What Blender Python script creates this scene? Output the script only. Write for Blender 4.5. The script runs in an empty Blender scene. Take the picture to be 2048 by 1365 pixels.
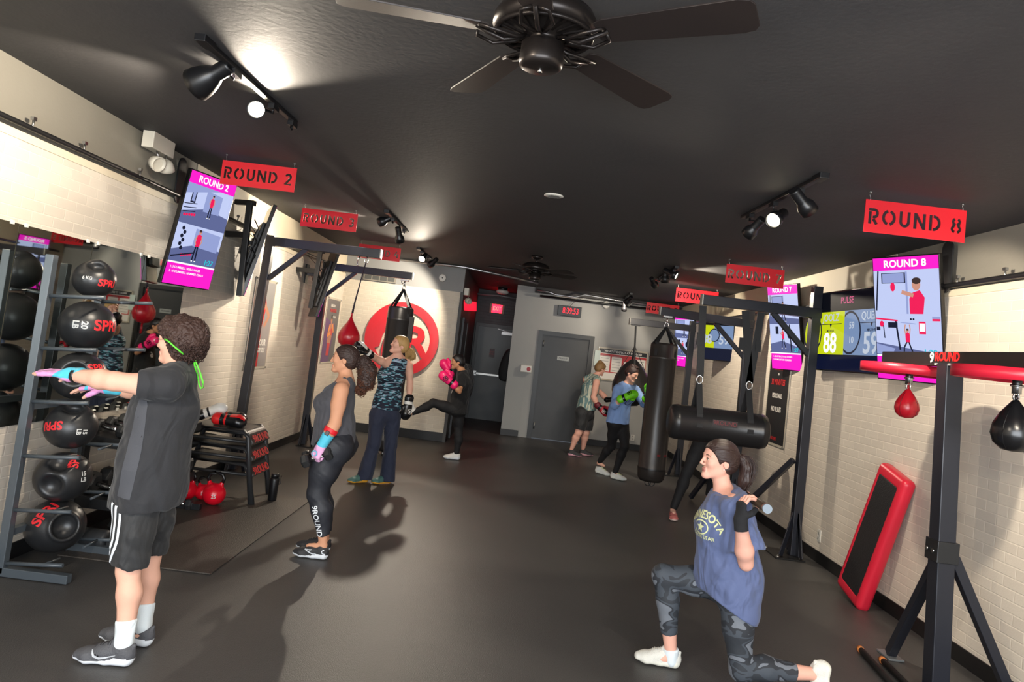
import bpy, bmesh, math, random
import numpy as np
from mathutils import Vector, Matrix, Euler
random.seed(7)
C = bpy.context.scene.collection
V = Vector
PI = math.pi

# ------------------------------------------------------------------ camera
CAM_H = 1.69
F_PX, CX, CY = 1430.0, 1024.0, 601.1
R_ = V((0.99295, 0.00493, 0.11849)); U_ = V((-0.11782, -0.06700, 0.99077)); W_ = V((-0.01289, 0.99774, 0.06594))
W_ = W_.normalized(); R_ = (R_ - W_*R_.dot(W_)).normalized(); U_ = R_.cross(W_).normalized()
cam_d = bpy.data.cameras.new('camera'); cam = bpy.data.objects.new('camera', cam_d); C.objects.link(cam)
cam_d.sensor_fit = 'HORIZONTAL'; cam_d.sensor_width = 36.0
cam_d.lens = F_PX/2048*36.0
cam_d.shift_y = -(682.5-CY)/2048.0
cam_d.clip_start = 0.05; cam_d.clip_end = 100
M = Matrix((R_, U_, -W_)).transposed().to_4x4(); M.translation = V((0, 0, CAM_H))
cam.matrix_world = M
bpy.context.scene.camera = cam

def at(px, py, Y):
    d = R_*((px-CX)/F_PX) - U_*((py-CY)/F_PX) + W_
    return V((0, 0, CAM_H)) + d*(Y/d.y)
def atX(px, py, X):
    d = R_*((px-CX)/F_PX) - U_*((py-CY)/F_PX) + W_
    return V((0, 0, CAM_H)) + d*(X/d.x)
def atZ(px, py, Z):
    d = R_*((px-CX)/F_PX) - U_*((py-CY)/F_PX) + W_
    return V((0, 0, CAM_H)) + d*((Z-CAM_H)/d.z)
def ceil_z(x): return 2.93 - 0.0195*x

# ------------------------------------------------------------------ world, exposure
sc = bpy.context.scene
sc.view_settings.view_transform = 'Standard'; sc.view_settings.look = 'None'
sc.view_settings.exposure = 0.42; sc.view_settings.gamma = 1.0
try: sc.view_settings.use_curve_mapping = False
except Exception: pass
world = bpy.data.worlds.new('world'); sc.world = world; world.use_nodes = True
world.node_tree.nodes['Background'].inputs[0].default_value = (0.75, 0.85, 1.0, 1)
world.node_tree.nodes['Background'].inputs[1].default_value = 0.6

def area_light(name, loc, rot, size, power, col, spread=PI):
    l = bpy.data.lights.new(name, 'AREA'); l.shape = 'RECTANGLE'; l.size, l.size_y = size
    l.energy = power; l.color = col; l.spread = spread
    o = bpy.data.objects.new(name, l); C.objects.link(o); o.location = loc; o.rotation_euler = rot
    return o
# daylight through the shop windows behind the camera
area_light('shop_window_daylight', (0.1, -1.95, 1.55), (PI/2, 0, 0), (5.2, 2.1), 330, (0.90, 0.95, 1.0))

# ------------------------------------------------------------------ materials
def lin(h):
    if isinstance(h, str):
        h = h.lstrip('#'); c = [int(h[i:i+2], 16)/255 for i in (0, 2, 4)]
    else: c = h
    return tuple(x/12.92 if x <= 0.04045 else ((x+0.055)/1.055)**2.4 for x in c)
_mats = {}
def mat(name, col='#808080', rough=0.5, metal=0.0, emit=None, es=1.0, bump=0.0, bscale=60.0, var=0.0, vscale=8.0, spec=None, stretch=None, sheen=0.0, sss=0.0, fold=0.0):
    if name in _mats: return _mats[name]
    m = bpy.data.materials.new(name); m.use_nodes = True; nt = m.node_tree; b = nt.nodes['Principled BSDF']
    c = lin(col); b.inputs['Base Color'].default_value = (*c, 1)
    b.inputs['Roughness'].default_value = rough; b.inputs['Metallic'].default_value = metal
    if spec is not None: b.inputs['Specular IOR Level'].default_value = spec
    if sheen: b.inputs['Sheen Weight'].default_value = sheen
    if sss:
        b.inputs['Subsurface Weight'].default_value = sss; b.inputs['Subsurface Radius'].default_value = (0.02, 0.008, 0.004)
        b.inputs['Subsurface Scale'].default_value = 1.0
    if emit is not None:
        b.inputs['Emission Color'].default_value = (*lin(emit), 1); b.inputs['Emission Strength'].default_value = es
    tc = None
    if bump or var:
        tc = nt.nodes.new('ShaderNodeTexCoord'); mp = nt.nodes.new('ShaderNodeMapping')
        nt.links.new(tc.outputs['Object'], mp.inputs[0])
        if stretch: mp.inputs['Scale'].default_value = stretch
    if var:
        n = nt.nodes.new('ShaderNodeTexNoise'); n.inputs['Scale'].default_value = vscale; n.inputs['Detail'].default_value = 5
        nt.links.new(mp.outputs[0], n.inputs[0])
        mx = nt.nodes.new('ShaderNodeMix'); mx.data_type = 'RGBA'
        mx.inputs[6].default_value = (*[max(0, x*(1-var)) for x in c], 1); mx.inputs[7].default_value = (*[min(1, x*(1+var)) for x in c], 1)
        nt.links.new(n.outputs[0], mx.inputs[0]); nt.links.new(mx.outputs[2], b.inputs['Base Color'])
    if bump:
        n = nt.nodes.new('ShaderNodeTexNoise'); n.inputs['Scale'].default_value = bscale; n.inputs['Detail'].default_value = 4
        nt.links.new(mp.outputs[0], n.inputs[0])
        bp = nt.nodes.new('ShaderNodeBump'); bp.inputs['Strength'].default_value = bump; bp.inputs['Distance'].default_value = 0.01
        nt.links.new(n.outputs[0], bp.inputs['Height']); nt.links.new(bp.outputs[0], b.inputs['Normal'])
        if fold:
            n2 = nt.nodes.new('ShaderNodeTexNoise'); n2.inputs['Scale'].default_value = 5.5; n2.inputs['Detail'].default_value = 1.5; n2.inputs['Distortion'].default_value = 1.6
            m2 = nt.nodes.new('ShaderNodeMapping'); m2.inputs['Scale'].default_value = (1.3, 1.3, 0.7); nt.links.new(tc.outputs['Object'], m2.inputs[0]); nt.links.new(m2.outputs[0], n2.inputs[0])
            b2 = nt.nodes.new('ShaderNodeBump'); b2.inputs['Strength'].default_value = fold; b2.inputs['Distance'].default_value = 0.09; nt.links.new(n2.outputs[0], b2.inputs['Height']); nt.links.new(b2.outputs[0], bp.inputs['Normal'])
    _mats[name] = m; return m

def brick_mat(name, col, col2, axes, bump=0.5, rough=0.55):
    m = bpy.data.materials.new(name); m.use_nodes = True; nt = m.node_tree; b = nt.nodes['Principled BSDF']
    tc = nt.nodes.new('ShaderNodeTexCoord'); sp = nt.nodes.new('ShaderNodeSeparateXYZ'); cb = nt.nodes.new('ShaderNodeCombineXYZ')
    nt.links.new(tc.outputs['Object'], sp.inputs[0])
    nt.links.new(sp.outputs[axes[0]], cb.inputs[0]); nt.links.new(sp.outputs[axes[1]], cb.inputs[1])
    br = nt.nodes.new('ShaderNodeTexBrick'); nt.links.new(cb.outputs[0], br.inputs['Vector'])
    br.inputs['Scale'].default_value = 1.0; br.inputs['Brick Width'].default_value = 0.203; br.inputs['Row Height'].default_value = 0.0677
    br.inputs['Mortar Size'].default_value = 0.0048; br.inputs['Mortar Smooth'].default_value = 0.35
    br.inputs['Color1'].default_value = (*lin(col), 1); br.inputs['Color2'].default_value = (*lin(col2), 1); br.inputs['Mortar'].default_value = (*[min(1, x*1.12) for x in lin(col)], 1)
    nt.links.new(br.outputs['Color'], b.inputs['Base Color'])
    n = nt.nodes.new('ShaderNodeTexNoise'); n.inputs['Scale'].default_value = 90; nt.links.new(tc.outputs['Object'], n.inputs[0])
    ma = nt.nodes.new('ShaderNodeMath'); ma.operation = 'MULTIPLY'; ma.inputs[1].default_value = 0.12; nt.links.new(n.outputs[0], ma.inputs[0])
    su = nt.nodes.new('ShaderNodeMath'); su.operation = 'SUBTRACT'; nt.links.new(ma.outputs[0], su.inputs[0]); nt.links.new(br.outputs['Fac'], su.inputs[1])
    bp = nt.nodes.new('ShaderNodeBump'); bp.inputs['Strength'].default_value = bump; bp.inputs['Distance'].default_value = 0.012
    nt.links.new(su.outputs[0], bp.inputs['Height']); nt.links.new(bp.outputs[0], b.inputs['Normal'])
    b.inputs['Roughness'].default_value = rough
    return m

# ------------------------------------------------------------------ mesh building
class MB:
    def __init__(s): s.v = []; s.f = []; s.m = []; s.sm = []
    def add(s, vs, fs, mi=0, smooth=False):
        k = len(s.v); s.v += [tuple(p) for p in vs]
        for f in fs: s.f.append([k+i for i in f]); s.m.append(mi); s.sm.append(smooth)
        return s
    def box(s, c, size, rot=None, mi=0):
        x, y, z = [a/2 for a in size]; c = V(c)
        vs = [V((i*x, j*y, k*z)) for i in (-1, 1) for j in (-1, 1) for k in (-1, 1)]
        if rot is not None:
            r = rot if isinstance(rot, Matrix) else Euler(rot).to_matrix()
            vs = [r @ p for p in vs]
        return s.add([p+c for p in vs], [(0, 1, 3, 2), (4, 6, 7, 5), (0, 4, 5, 1), (2, 3, 7, 6), (0, 2, 6, 4), (1, 5, 7, 3)], mi)
    def bb(s, a, b, mi=0):
        return s.box([(a[i]+b[i])/2 for i in range(3)], [abs(b[i]-a[i]) for i in range(3)], None, mi)
    def bar(s, p0, p1, w, h, up=(0, 0, 1), mi=0):
        p0 = V(p0); p1 = V(p1); d = (p1-p0); L = d.length; d.normalize(); up = V(up)
        if abs(d.dot(up)) > 0.98: up = V((0, 1, 0)) if abs(d.y) < 0.9 else V((1, 0, 0))
        x = d.cross(up).normalized(); z = x.cross(d).normalized()
        return s.box((p0+p1)/2, (w, L, h), Matrix((x, d, z)).transposed(), mi)
    def ring(s, c, ax, r, n, ref=None):
        ax = V(ax).normalized(); ref = V(ref) if ref is not None else (V((0, 0, 1)) if abs(ax.z) < 0.9 else V((1, 0, 0)))
        u = ax.cross(ref).normalized(); w = ax.cross(u).normalized()
        rr = r if hasattr(r, '__len__') else (r, r)
        return [V(c)+u*(rr[0]*math.cos(2*PI*i/n))+w*(rr[1]*math.sin(2*PI*i/n)) for i in range(n)]
    def loft(s, rings, caps=True, mi=0, smooth=True, closed=False):
        n = len(rings[0]); vs = [p for r in rings for p in r]; fs = []
        R = len(rings)
        for j in range(R if closed else R-1):
            j2 = (j+1) % R
            for i in range(n): fs.append((j*n+i, j*n+(i+1) % n, j2*n+(i+1) % n, j2*n+i))
        s.add(vs, fs, mi, smooth)
        if caps and not closed:
            s.add(rings[0], [tuple(range(n))[::-1]], mi); s.add(rings[-1], [tuple(range(n))], mi)
        return s
    def cyl(s, p0, p1, r0, r1=None, n=16, mi=0, caps=True):
        r1 = r0 if r1 is None else r1; ax = V(p1)-V(p0)
        return s.loft([s.ring(p0, ax, r0, n), s.ring(p1, ax, r1, n)], caps, mi)
    def lathe(s, prof, c, ax=(0, 0, 1), n=24, mi=0, caps=True):
        ax = V(ax).normalized(); return s.loft([s.ring(V(c)+ax*h, ax, max(r, 1e-4), n) for r, h in prof], caps, mi)
    def tube(s, pts, r, n=8, mi=0, closed=False, caps=True):
        pts = [V(p) for p in pts]; rings = []; ref = None; N = len(pts)
        for i, p in enumerate(pts):
            if closed: d = pts[(i+1) % N]-pts[i-1]
            else: d = pts[min(i+1, N-1)]-pts[max(i-1, 0)]
            if d.length < 1e-9: d = V((0, 0, 1))
            d.normalize()
            if ref is None: ref = V((0, 0, 1)) if abs(d.z) < 0.9 else V((1, 0, 0))
            u = d.cross(ref)
            if u.length < 1e-6: u = d.cross(V((0.3, 0.9, 0.2)))
            u.normalize(); w = d.cross(u).normalized(); ref = -w if False else ref
            rr = r[i] if hasattr(r, '__len__') else r
            ra, rb = rr if hasattr(rr, '__len__') else (rr, rr)
            rings.append([p+u*(ra*math.cos(2*PI*k/n))+w*(rb*math.sin(2*PI*k/n)) for k in range(n)])
        return s.loft(rings, caps, mi, True, closed)
    def sph(s, c, r, n=16, mi=0, rot=None):
        r = r if hasattr(r, '__len__') else (r, r, r); m = max(6, n//2+2); rings = []
        for j in range(m+1):
            t = PI*j/m; st = max(math.sin(t), 1e-3)
            rg = [V((r[0]*st*math.cos(2*PI*i/n), r[1]*st*math.sin(2*PI*i/n), -r[2]*math.cos(t))) for i in range(n)]
            if rot is not None: rg = [rot @ p for p in rg]
            rings.append([p+V(c) for p in rg])
        return s.loft(rings, True, mi)
    def prism(s, poly, depth, mtx, mi=0):
        n = len(poly); a = [mtx @ V((x, y, 0)) for x, y in poly]; b = [mtx @ V((x, y, depth)) for x, y in poly]
        return s.add(a+b, [tuple(range(n))[::-1], tuple(range(n, 2*n))]+[(i, (i+1) % n, n+(i+1) % n, n+i) for i in range(n)], mi)
    def build(s, name, mats, parent=None, bevel=0.0, seg=2, sub=0):
        me = bpy.data.meshes.new(name); me.from_pydata(s.v, [], s.f)
        if not isinstance(mats, (list, tuple)): mats = [mats]
        for m in mats: me.materials.append(m)
        me.polygons.foreach_set('material_index', s.m); me.polygons.foreach_set('use_smooth', s.sm); me.update()
        bm = bmesh.new(); bm.from_mesh(me); bmesh.ops.remove_doubles(bm, verts=bm.verts, dist=1e-6); bmesh.ops.recalc_face_normals(bm, faces=bm.faces); bm.to_mesh(me); bm.free()
        o = bpy.data.objects.new(name, me); C.objects.link(o)
        if bevel:
            md = o.modifiers.new('bevel', 'BEVEL'); md.width = bevel; md.segments = seg; md.limit_method = 'ANGLE'; md.angle_limit = 0.6
        if sub:
            md = o.modifiers.new('sub', 'SUBSURF'); md.levels = sub; md.render_levels = sub
        if parent: adopt(o, parent)
        return o
def adopt(o, parent):
    o.parent = parent; o.matrix_parent_inverse = world_of(parent).inverted()
def world_of(o):
    if o.parent is None: return Matrix.LocRotScale(o.location, o.rotation_euler, o.scale)
    return world_of(o.parent) @ o.matrix_parent_inverse @ Matrix.LocRotScale(o.location, o.rotation_euler, o.scale)
def tag(o, label, cat, group=None, kind=None):
    o['label'] = label; o['category'] = cat
    if group: o['group'] = group
    if kind: o['kind'] = kind
    return o
def thing(name, label, cat, loc=(0, 0, 0), group=None):
    o = bpy.data.objects.new(name, None); C.objects.link(o); o.location = loc; o.empty_display_size = 0.1
    return tag(o, label, cat, group)
def struct(o, label=None):
    o['kind'] = 'structure'
    if label: o['label'] = label
    return o
def dup(root, loc, rotz=0, label=None, group=None):
    r = root.copy(); C.objects.link(r); r.location = loc; r.rotation_euler = (0, 0, rotz) if not hasattr(rotz, '__len__') else rotz
    if label: r['label'] = label
    if group: r['group'] = group
    for ch in list(root.children):
        c = ch.copy(); C.objects.link(c); c.parent = r
        for g in list(ch.children):
            d = g.copy(); C.objects.link(d); d.parent = c
    return r
def text_data(s, size, ext=0.002, bold=0.0, align='CENTER', space=1.0):
    cu = bpy.data.curves.new('t', 'FONT'); cu.body = s; cu.size = size; cu.extrude = ext; cu.offset = bold*size
    cu.align_x = align; cu.align_y = 'CENTER'; cu.space_character = space; cu.resolution_u = 3
    o = bpy.data.objects.new('t', cu); C.objects.link(o); dg = bpy.context.evaluated_depsgraph_get(); dg.update()
    me = bpy.data.meshes.new_from_object(o.evaluated_get(dg)); bpy.data.objects.remove(o); bpy.data.curves.remove(cu)
    return me
def text_obj(name, s, size, m, mtx, parent=None, ext=0.0015, bold=0.01, align='CENTER', space=1.0, sx=1.0):
    me = text_data(s, size, ext, bold, align, space); me.transform(mtx @ Matrix.Diagonal((sx, 1, 1, 1))); me.materials.clear(); me.materials.append(m)
    o = bpy.data.objects.new(name, me); C.objects.link(o)
    if parent: adopt(o, parent)
    return o
def frame(o, x, y):   # matrix with local x,y axes given, z = outward normal
    x = V(x).normalized(); y = V(y); y = (y-x*y.dot(x)).normalized(); z = x.cross(y)
    m = Matrix((x, y, z)).transposed().to_4x4(); m.translation = V(o); return m

BLACKM = mat('black_powder_steel', '#1d1e20', 0.38, 0.0, bump=0.03, bscale=300)
BLACKP = mat('black_plastic', '#151517', 0.35)
BLACKR = mat('black_rubber', '#1b1c1d', 0.5, bump=0.05, bscale=200)
CHROME = mat('chrome', '#c8c8c8', 0.2, 1.0)
STEEL = mat('brushed_steel', '#a8a8a6', 0.35, 1.0)
WHITEP = mat('white_plastic', '#dedbd2', 0.4)
REDM = mat('red_sign_acrylic', '#e0242e', 0.35)
# ------------------------------------------------------------------ room shell
WX0, WX1 = -3.0, 3.11
YF = -1.9
floor_m = mat('rubber_floor', '#474645', 0.42, bump=0.25, bscale=160, var=0.22, vscale=1.6, spec=0.4)
ceil_m = mat('black_ceiling_paint', '#414041', 0.7, bump=0.15, bscale=35, var=0.08, spec=0.35)
grey_m = mat('grey_wall_paint', '#807c72', 0.6, bump=0.08, bscale=60)
darkgrey_m = mat('dark_grey_paint', '#434445', 0.6)
cream_side = brick_mat('cream_painted_brick_side', '#d9cfc0', '#d0c6b8', (1, 2))
cream_back = brick_mat('cream_painted_brick_back', '#cfc6b4', '#c9bfad', (0, 2))
grey_block = brick_mat('dark_grey_block', '#464748', '#434546', (0, 2), 0.4)
base_m = mat('black_baseboard_rubber', '#141415', 0.45)

o = MB().bb((WX0-0.2, YF-0.2, -0.1), (WX1+0.2, 17.2, 0)).build('floor', floor_m); struct(o)
# ceiling: gently sloping slab
mb = MB(); ys = (YF-0.1, 17.2)
vs = []
for y in ys:
    for x, dz in ((WX0-0.15, 0), (WX1+0.15, 0), (WX1+0.15, 0.15), (WX0-0.15, 0.15)): vs.append((x, y, ceil_z(x)+dz))
mb.add(vs, [(0, 1, 2, 3), (7, 6, 5, 4), (0, 4, 5, 1), (1, 5, 6, 2), (2, 6, 7, 3), (3, 7, 4, 0)])
struct(mb.build('ceiling', ceil_m))
# left wall: brick to 2.6 m, painted strip over it
def side_wall(name, X, s, zp):
    o = MB().bb((X, YF-0.1, 0), (X-s*0.15, 12.3 if s > 0 else 14.2, zp)).build(name, cream_side); struct(o)
    z1 = ceil_z(X)+0.02
    u = MB().bb((X-s*0.02, YF-0.1, zp), (X-s*0.15, 12.3 if s > 0 else 14.2, z1)).build('upper_paint_band', grey_m if s > 0 else grey_m, o)
    return o
wl = side_wall('wall_left', WX0, 1, 2.60); wr = side_wall('wall_right', WX1, -1, 2.49)
# cream painted stretch of the band further down the left side
def band(parent, X, s, y0, y1, z0, z1, name='cream_painted_band', m=None):
    MB().bb((X-s*0.02, y0, z0), (X-s*0.012, y1, z1)).build(name, m or mat('cream_paint', '#d2c7ae', 0.6, bump=0.05, bscale=50), parent)
band(wl, WX0, 1, 6.3, 12.03, 2.60, ceil_z(WX0))
band(wr, WX1, -1, 6.05, 14.0, 2.49, ceil_z(WX1))
# thin ledge line under the paint break
for X, s, zp, y0, y1, wn in ((WX0, 1, 2.55, YF, 12.0, wl), (WX1, -1, 2.44, YF, 14.0, wr)):
    MB().bb((X, y0, zp), (X+s*0.006, y1, zp+0.05)).build('ledge', mat('cream_ledge', '#d8ccb4', 0.5), wn, 0.002)
# back wall (white brick half) with recess corridor beside it
wb = MB().bb((WX0-0.1, 12.03, 0), (-0.995, 12.2, 2.52)).build('wall_back', cream_back); struct(wb)
MB().bb((WX0-0.1, 12.035, 2.52), (-0.995, 12.2, 3.05)).build('upper_paint_band', mat('grey_back_paint', '#868786', 0.6), wb)
cl = MB().bb((-1.15, 12.2, 0), (-0.995, 16.6, 3.05)).build('wall_corridor_left', darkgrey_m); struct(cl)
cb = MB().bb((-1.15, 16.4, 0), (0.3, 16.6, 3.05)).build('wall_corridor_back', grey_block); struct(cb)
cr = MB().bb((0.20, 14.15, 0), (0.34, 16.6, 3.05)).build('wall_corridor_right', darkgrey_m); struct(cr)
# grey back wall with the second door, and the pier at its corner
g = MB()
g.bb((0.2, 14.0, 0), (0.42, 14.15, 3.0)); g.bb((1.50, 14.0, 0), (WX1+0.1, 14.15, 3.0)); g.bb((0.42, 14.0, 2.08), (1.50, 14.15, 3.0))
gw = g.build('wall_back_right', mat('back_grey_paint', '#a2a29f', 0.6, var=0.05, vscale=2)); struct(gw)
pier = MB().bb((-0.10, 13.97, 0), (0.24, 14.3, 2.98)).build('trim_1', mat('pier_grey_paint', '#a2a3a0', 0.6)); struct(pier, 'grey painted pier between the corridor and the grey back wall')
# front of the shop behind the camera: posts and bulkhead with wide openings
fw = MB(); fw.bb((WX0-0.1, YF-0.25, 0), (WX1+0.1, YF-0.1, 0.45)); fw.bb((WX0-0.1, YF-0.25, 2.65), (WX1+0.1, YF-0.1, 3.05))
fw.bb((WX0-0.1, YF-0.25, 0.45), (-2.6, YF-0.1, 2.65)); fw.bb((2.75, YF-0.25, 0.45), (WX1+0.1, YF-0.1, 2.65)); fw.bb((-0.05, YF-0.25, 0.45), (0.05, YF-0.1, 2.65))
struct(fw.build('wall_front', mat('front_wall_paint', '#6d6c69', 0.6)))
# baseboards
def skirting(name, a, b): struct(MB().bb(a, b).build(name, base_m, None, 0.004))
skirting('baseboard_left', (WX0, YF, 0), (WX0+0.012, 12.03, 0.105))
skirting('baseboard_right', (WX1-0.012, YF, 0), (WX1, 14.0, 0.11))
skirting('baseboard_back', (WX0, 12.015, 0), (-0.995, 12.03, 0.15))
skirting('baseboard_back_right', (1.56, 13.985, 0), (WX1, 14.0, 0.12))
skirting('baseboard_pier', (-0.11, 13.958, 0), (0.24, 13.97, 0.12))
skirting('baseboard_corridor', (-0.995, 12.03, 0), (-0.983, 16.4, 0.12))
struct(MB().bb((-1.03, 11.99, 0), (-0.98, 12.03, 2.52)).build('trim_2', darkgrey_m), 'dark corner guard at the corridor mouth')
# bulkhead beam of the dropped ceiling over the grey wall
struct(MB().bb((0.25, 13.8, 2.82), (WX1, 14.0, 2.95)).build('trim_3', ceil_m))

# ------------------------------------------------------------------ doors
def lever(parent, c, m=STEEL):
    MB().cyl(V(c), V(c)+V((0, -0.05, 0)), 0.025, n=12).bar(V(c)+V((0, -0.05, 0)), V(c)+V((0.12, -0.05, 0)), 0.02, 0.02).build('door_handle', m, parent, 0.003)
dm = mat('charcoal_door_paint', '#272d2f', 0.4, var=0.1, vscale=3)
d1 = MB().bb((-0.93+0.04, 16.34, 0), (0.04, 16.385, 2.1)).build('door_1', dm); struct(d1, 'dark exit door with push bar at the end of the corridor')
MB().bb((-0.96, 16.33, 0), (-0.89, 16.395, 2.18)).bb((0.04, 16.33, 0), (0.11, 16.395, 2.18)).bb((-0.89, 16.33, 2.1), (0.04, 16.395, 2.18)).build('door_frame', mat('door_frame_grey', '#36383a', 0.45), d1, 0.004)
c0 = V((-0.45, 16.3, 1.02))
MB().bb((-0.86, 16.27, 1.0), (0.0, 16.31, 1.05)).bb((-0.89, 16.27, 0.97), (-0.82, 16.34, 1.09)).bb((-0.06, 16.27, 0.97), (0.01, 16.34, 1.09)).build('push_bar', STEEL, d1, 0.005)
MB().bb((-0.36, 16.27, 1.96), (0.0, 16.335, 2.03)).bar((-0.2, 16.30, 2.03), (-0.45, 16.28, 2.08), 0.02, 0.02).build('door_closer', mat('closer_silver', '#c9cbca', 0.35, 0.3), d1, 0.004)
MB().bb((-0.58, 16.333, 1.42), (-0.46, 16.34, 1.62)).build('door_notice', mat('dark_notice', '#4a3a3c', 0.5), d1)
text_obj('notice_text', 'EXIT\nONLY', 0.05, mat('notice_red', '#a03a42', 0.5), frame((-0.52, 16.331, 1.52), (1, 0, 0), (0, 0, 1)), d1)
d2 = MB().bb((0.50, 14.03, 0.01), (1.42, 14.075, 2.02)).build('door_2', mat('scuffed_black_door', '#2b2c2d', 0.45, var=0.35, vscale=4, bump=0.05)); struct(d2, 'scuffed dark door in the grey back wall under the clock')
MB().bb((0.41, 13.975, 0), (0.50, 14.08, 2.10)).bb((1.42, 13.975, 0), (1.51, 14.08, 2.10)).bb((0.50, 13.975, 2.02), (1.42, 14.08, 2.10)).build('door_frame', mat('black_frame', '#161718', 0.4), d2, 0.004)
MB().bb((0.83, 14.022, 1.56), (1.06, 14.03, 1.64)).build('door_plaque', mat('silver_plaque', '#9da09c', 0.4), d2)
text_obj('plaque_text', 'PRIVATE', 0.045, mat('plaque_ink', '#4a4d4c', 0.5), frame((0.945, 14.020, 1.6), (1, 0, 0), (0, 0, 1)), d2)
for i, (x, z) in enumerate(((0.53, 1.85), (0.53, 0.25))):
    MB().cyl((x, 14.0, z-0.06), (x, 14.0, z+0.06), 0.012).build('hinge', STEEL, d2)
d3 = MB().bb((-0.995, 12.7, 0), (-0.965, 13.6, 2.05)).build('door_3', mat('black_side_door', '#1f2021', 0.4)); struct(d3, 'black door seen edge on in the left corridor wall')
MB().bb((-0.99, 12.62, 0), (-0.955, 12.7, 2.12)).bb((-0.99, 13.6, 0), (-0.955, 13.68, 2.12)).bb((-0.99, 12.7, 2.05), (-0.955, 13.6, 2.12)).build('door_frame', mat('door_frame_grey', '#4b4d4f', 0.45), d3, 0.003)

# ------------------------------------------------------------------ conduits along the walls
def conduit(name, pts, r, label, m, clips=()):
    t = thing(name, label, 'pipe', pts[0])
    MB().tube(pts, r, 8).build('pipe', m, t)
    for c, d in clips:
        k = MB(); k.tube([V(c)+V((0, 0, -0.02)), V(c)+V((0, 0, 0.05))], 0.006, 6); k.box(V(c)+V((0, 0, 0.05)), (0.02, 0.03, 0.02)); k.build('pipe_clip', STEEL, t)
    return t
pipe_m = mat('black_pipe', '#1a1a1b', 0.4); galv = mat('galvanised_pipe', '#b4b5b3', 0.3, 0.9)
conduit('wall_conduit', [(WX0+0.03, YF, 2.635), (WX0+0.03, 4.9, 2.632), (WX0+0.03, 11.9, 2.63)], 0.018, 'black conduit with steel clips running along the left wall where brick meets grey paint', pipe_m, [((WX0+0.035, y, 2.64), 0) for y in (4.1, 4.6, 5.3, 6.2, 7.2)])
conduit('wall_conduit', [(WX1-0.03, YF, 2.51), (WX1-0.035, 4.5, 2.515), (WX1-0.03, 7, 2.51), (WX1-0.03, 13.8, 2.51)], 0.02, 'black conduit bundle along the right wall above the cream brick', pipe_m, [((WX1-0.035, y, 2.52), 0) for y in (4.6, 5.1, 5.6)])
conduit('ceiling_pipe', [(WX0+0.1, 11.9, 2.93), (-1.0, 11.85, 2.93), (-0.1, 12.0, 2.86), (0.25, 12.2, 2.84)], 0.022, 'thin pipe crossing under the ceiling above the corridor mouth', galv)
conduit('ceiling_pipe', [at(1074, 580, 13.6), at(1100, 585, 13.6), at(1112, 590, 13.6), at(1150, 595, 13.6), at(1170, 590, 13.6), at(1245, 603, 13.6), at(1258, 612, 13.6), at(1265, 606, 13.6), at(1330, 614, 13.6)], 0.018, 'bent silver conduit running over the grey back wall', galv)
conduit('ceiling_pipe', [at(1080, 592, 13.8), at(1210, 608, 13.8), at(1330, 622, 13.8)], 0.022, 'thick black pipe below the bent silver conduit', pipe_m)
conduit('ceiling_pipe', [at(955, 588, 15.5), at(1000, 592, 15.5), at(1055, 602, 15.5)], 0.02, 'grey pipe crossing above the exit sign', mat('grey_pipe', '#77797a', 0.4))
# ------------------------------------------------------------------ track lights
bulb_m = mat('lit_lamp_glass', '#fff6df', 0.3, emit='#fff1cf', es=14.0)
dull_m = mat('lamp_glass_dim', '#d8d4c8', 0.3)
def head(t, mount, c, d, r=0.052, power=0.0, angle=75, show=True, col=(1.0, 0.87, 0.70), blend=0.35):
    mount, c, d = V(mount), V(c), V(d).normalized()
    h = MB(); k = r/0.052
    if r > 0.06: h.lathe([(0.028*k, -0.175*k), (0.031*k, -0.165*k), (0.031*k, -0.105*k), (0.040*k, -0.09*k), (0.052*k, -0.06*k), (0.061*k, -0.025*k), (0.064*k, 0.0), (0.060*k, 0.0), (0.055*k, -0.03*k), (0.02*k, -0.07*k)], c, d, 28)
    else: h.lathe([(0.030*k, -0.175*k), (0.033*k, -0.165*k), (0.033*k, -0.085*k), (0.036*k, -0.08*k), (0.049*k, -0.055*k), (0.052*k, -0.045*k), (0.052*k, 0.0), (0.047*k, 0.0), (0.046*k, -0.03*k), (0.02*k, -0.05*k)], c, d, 24)
    ho = h.build('lamp_head', BLACKP, t)
    b = MB().lathe([(0.045*k, -0.028*k), (0.043*k, -0.016*k), (0.02*k, -0.010*k), (0.001, -0.009*k)], c, d, 24, caps=False)
    bo = b.build('bulb', bulb_m if power else dull_m, ho)
    n = c-d*0.12*k
    y = MB(); y.tube([mount, mount+V((0, 0, -0.045)), n+V((0, 0, 0.02)), n], 0.007, 8); y.box(mount+V((0, 0, -0.012)), (0.035, 0.09, 0.03)); y.build('swivel_arm', BLACKP, t)
    if power:
        l = bpy.data.lights.new('lamp_light', 'SPOT'); l.energy = power; l.color = col; l.spot_size = math.radians(angle); l.spot_blend = blend; l.shadow_soft_size = 0.035
        lo = bpy.data.objects.new('lamp_light', l); C.objects.link(lo); lo.matrix_world = frame(c+d*0.006, d.cross(V((0, 0, 1))), (d.cross(V((0, 0, 1)))).cross(d)).copy()
        q = (-d).to_track_quat('Z', 'Y'); lo.matrix_world = Matrix.Translation(c+d*0.006) @ q.to_matrix().to_4x4(); adopt_light(lo, t)
def adopt_light(o, t):
    mw = o.matrix_world.copy(); o.parent = t; o.matrix_parent_inverse = world_of(t).inverted(); o.matrix_basis = mw
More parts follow.
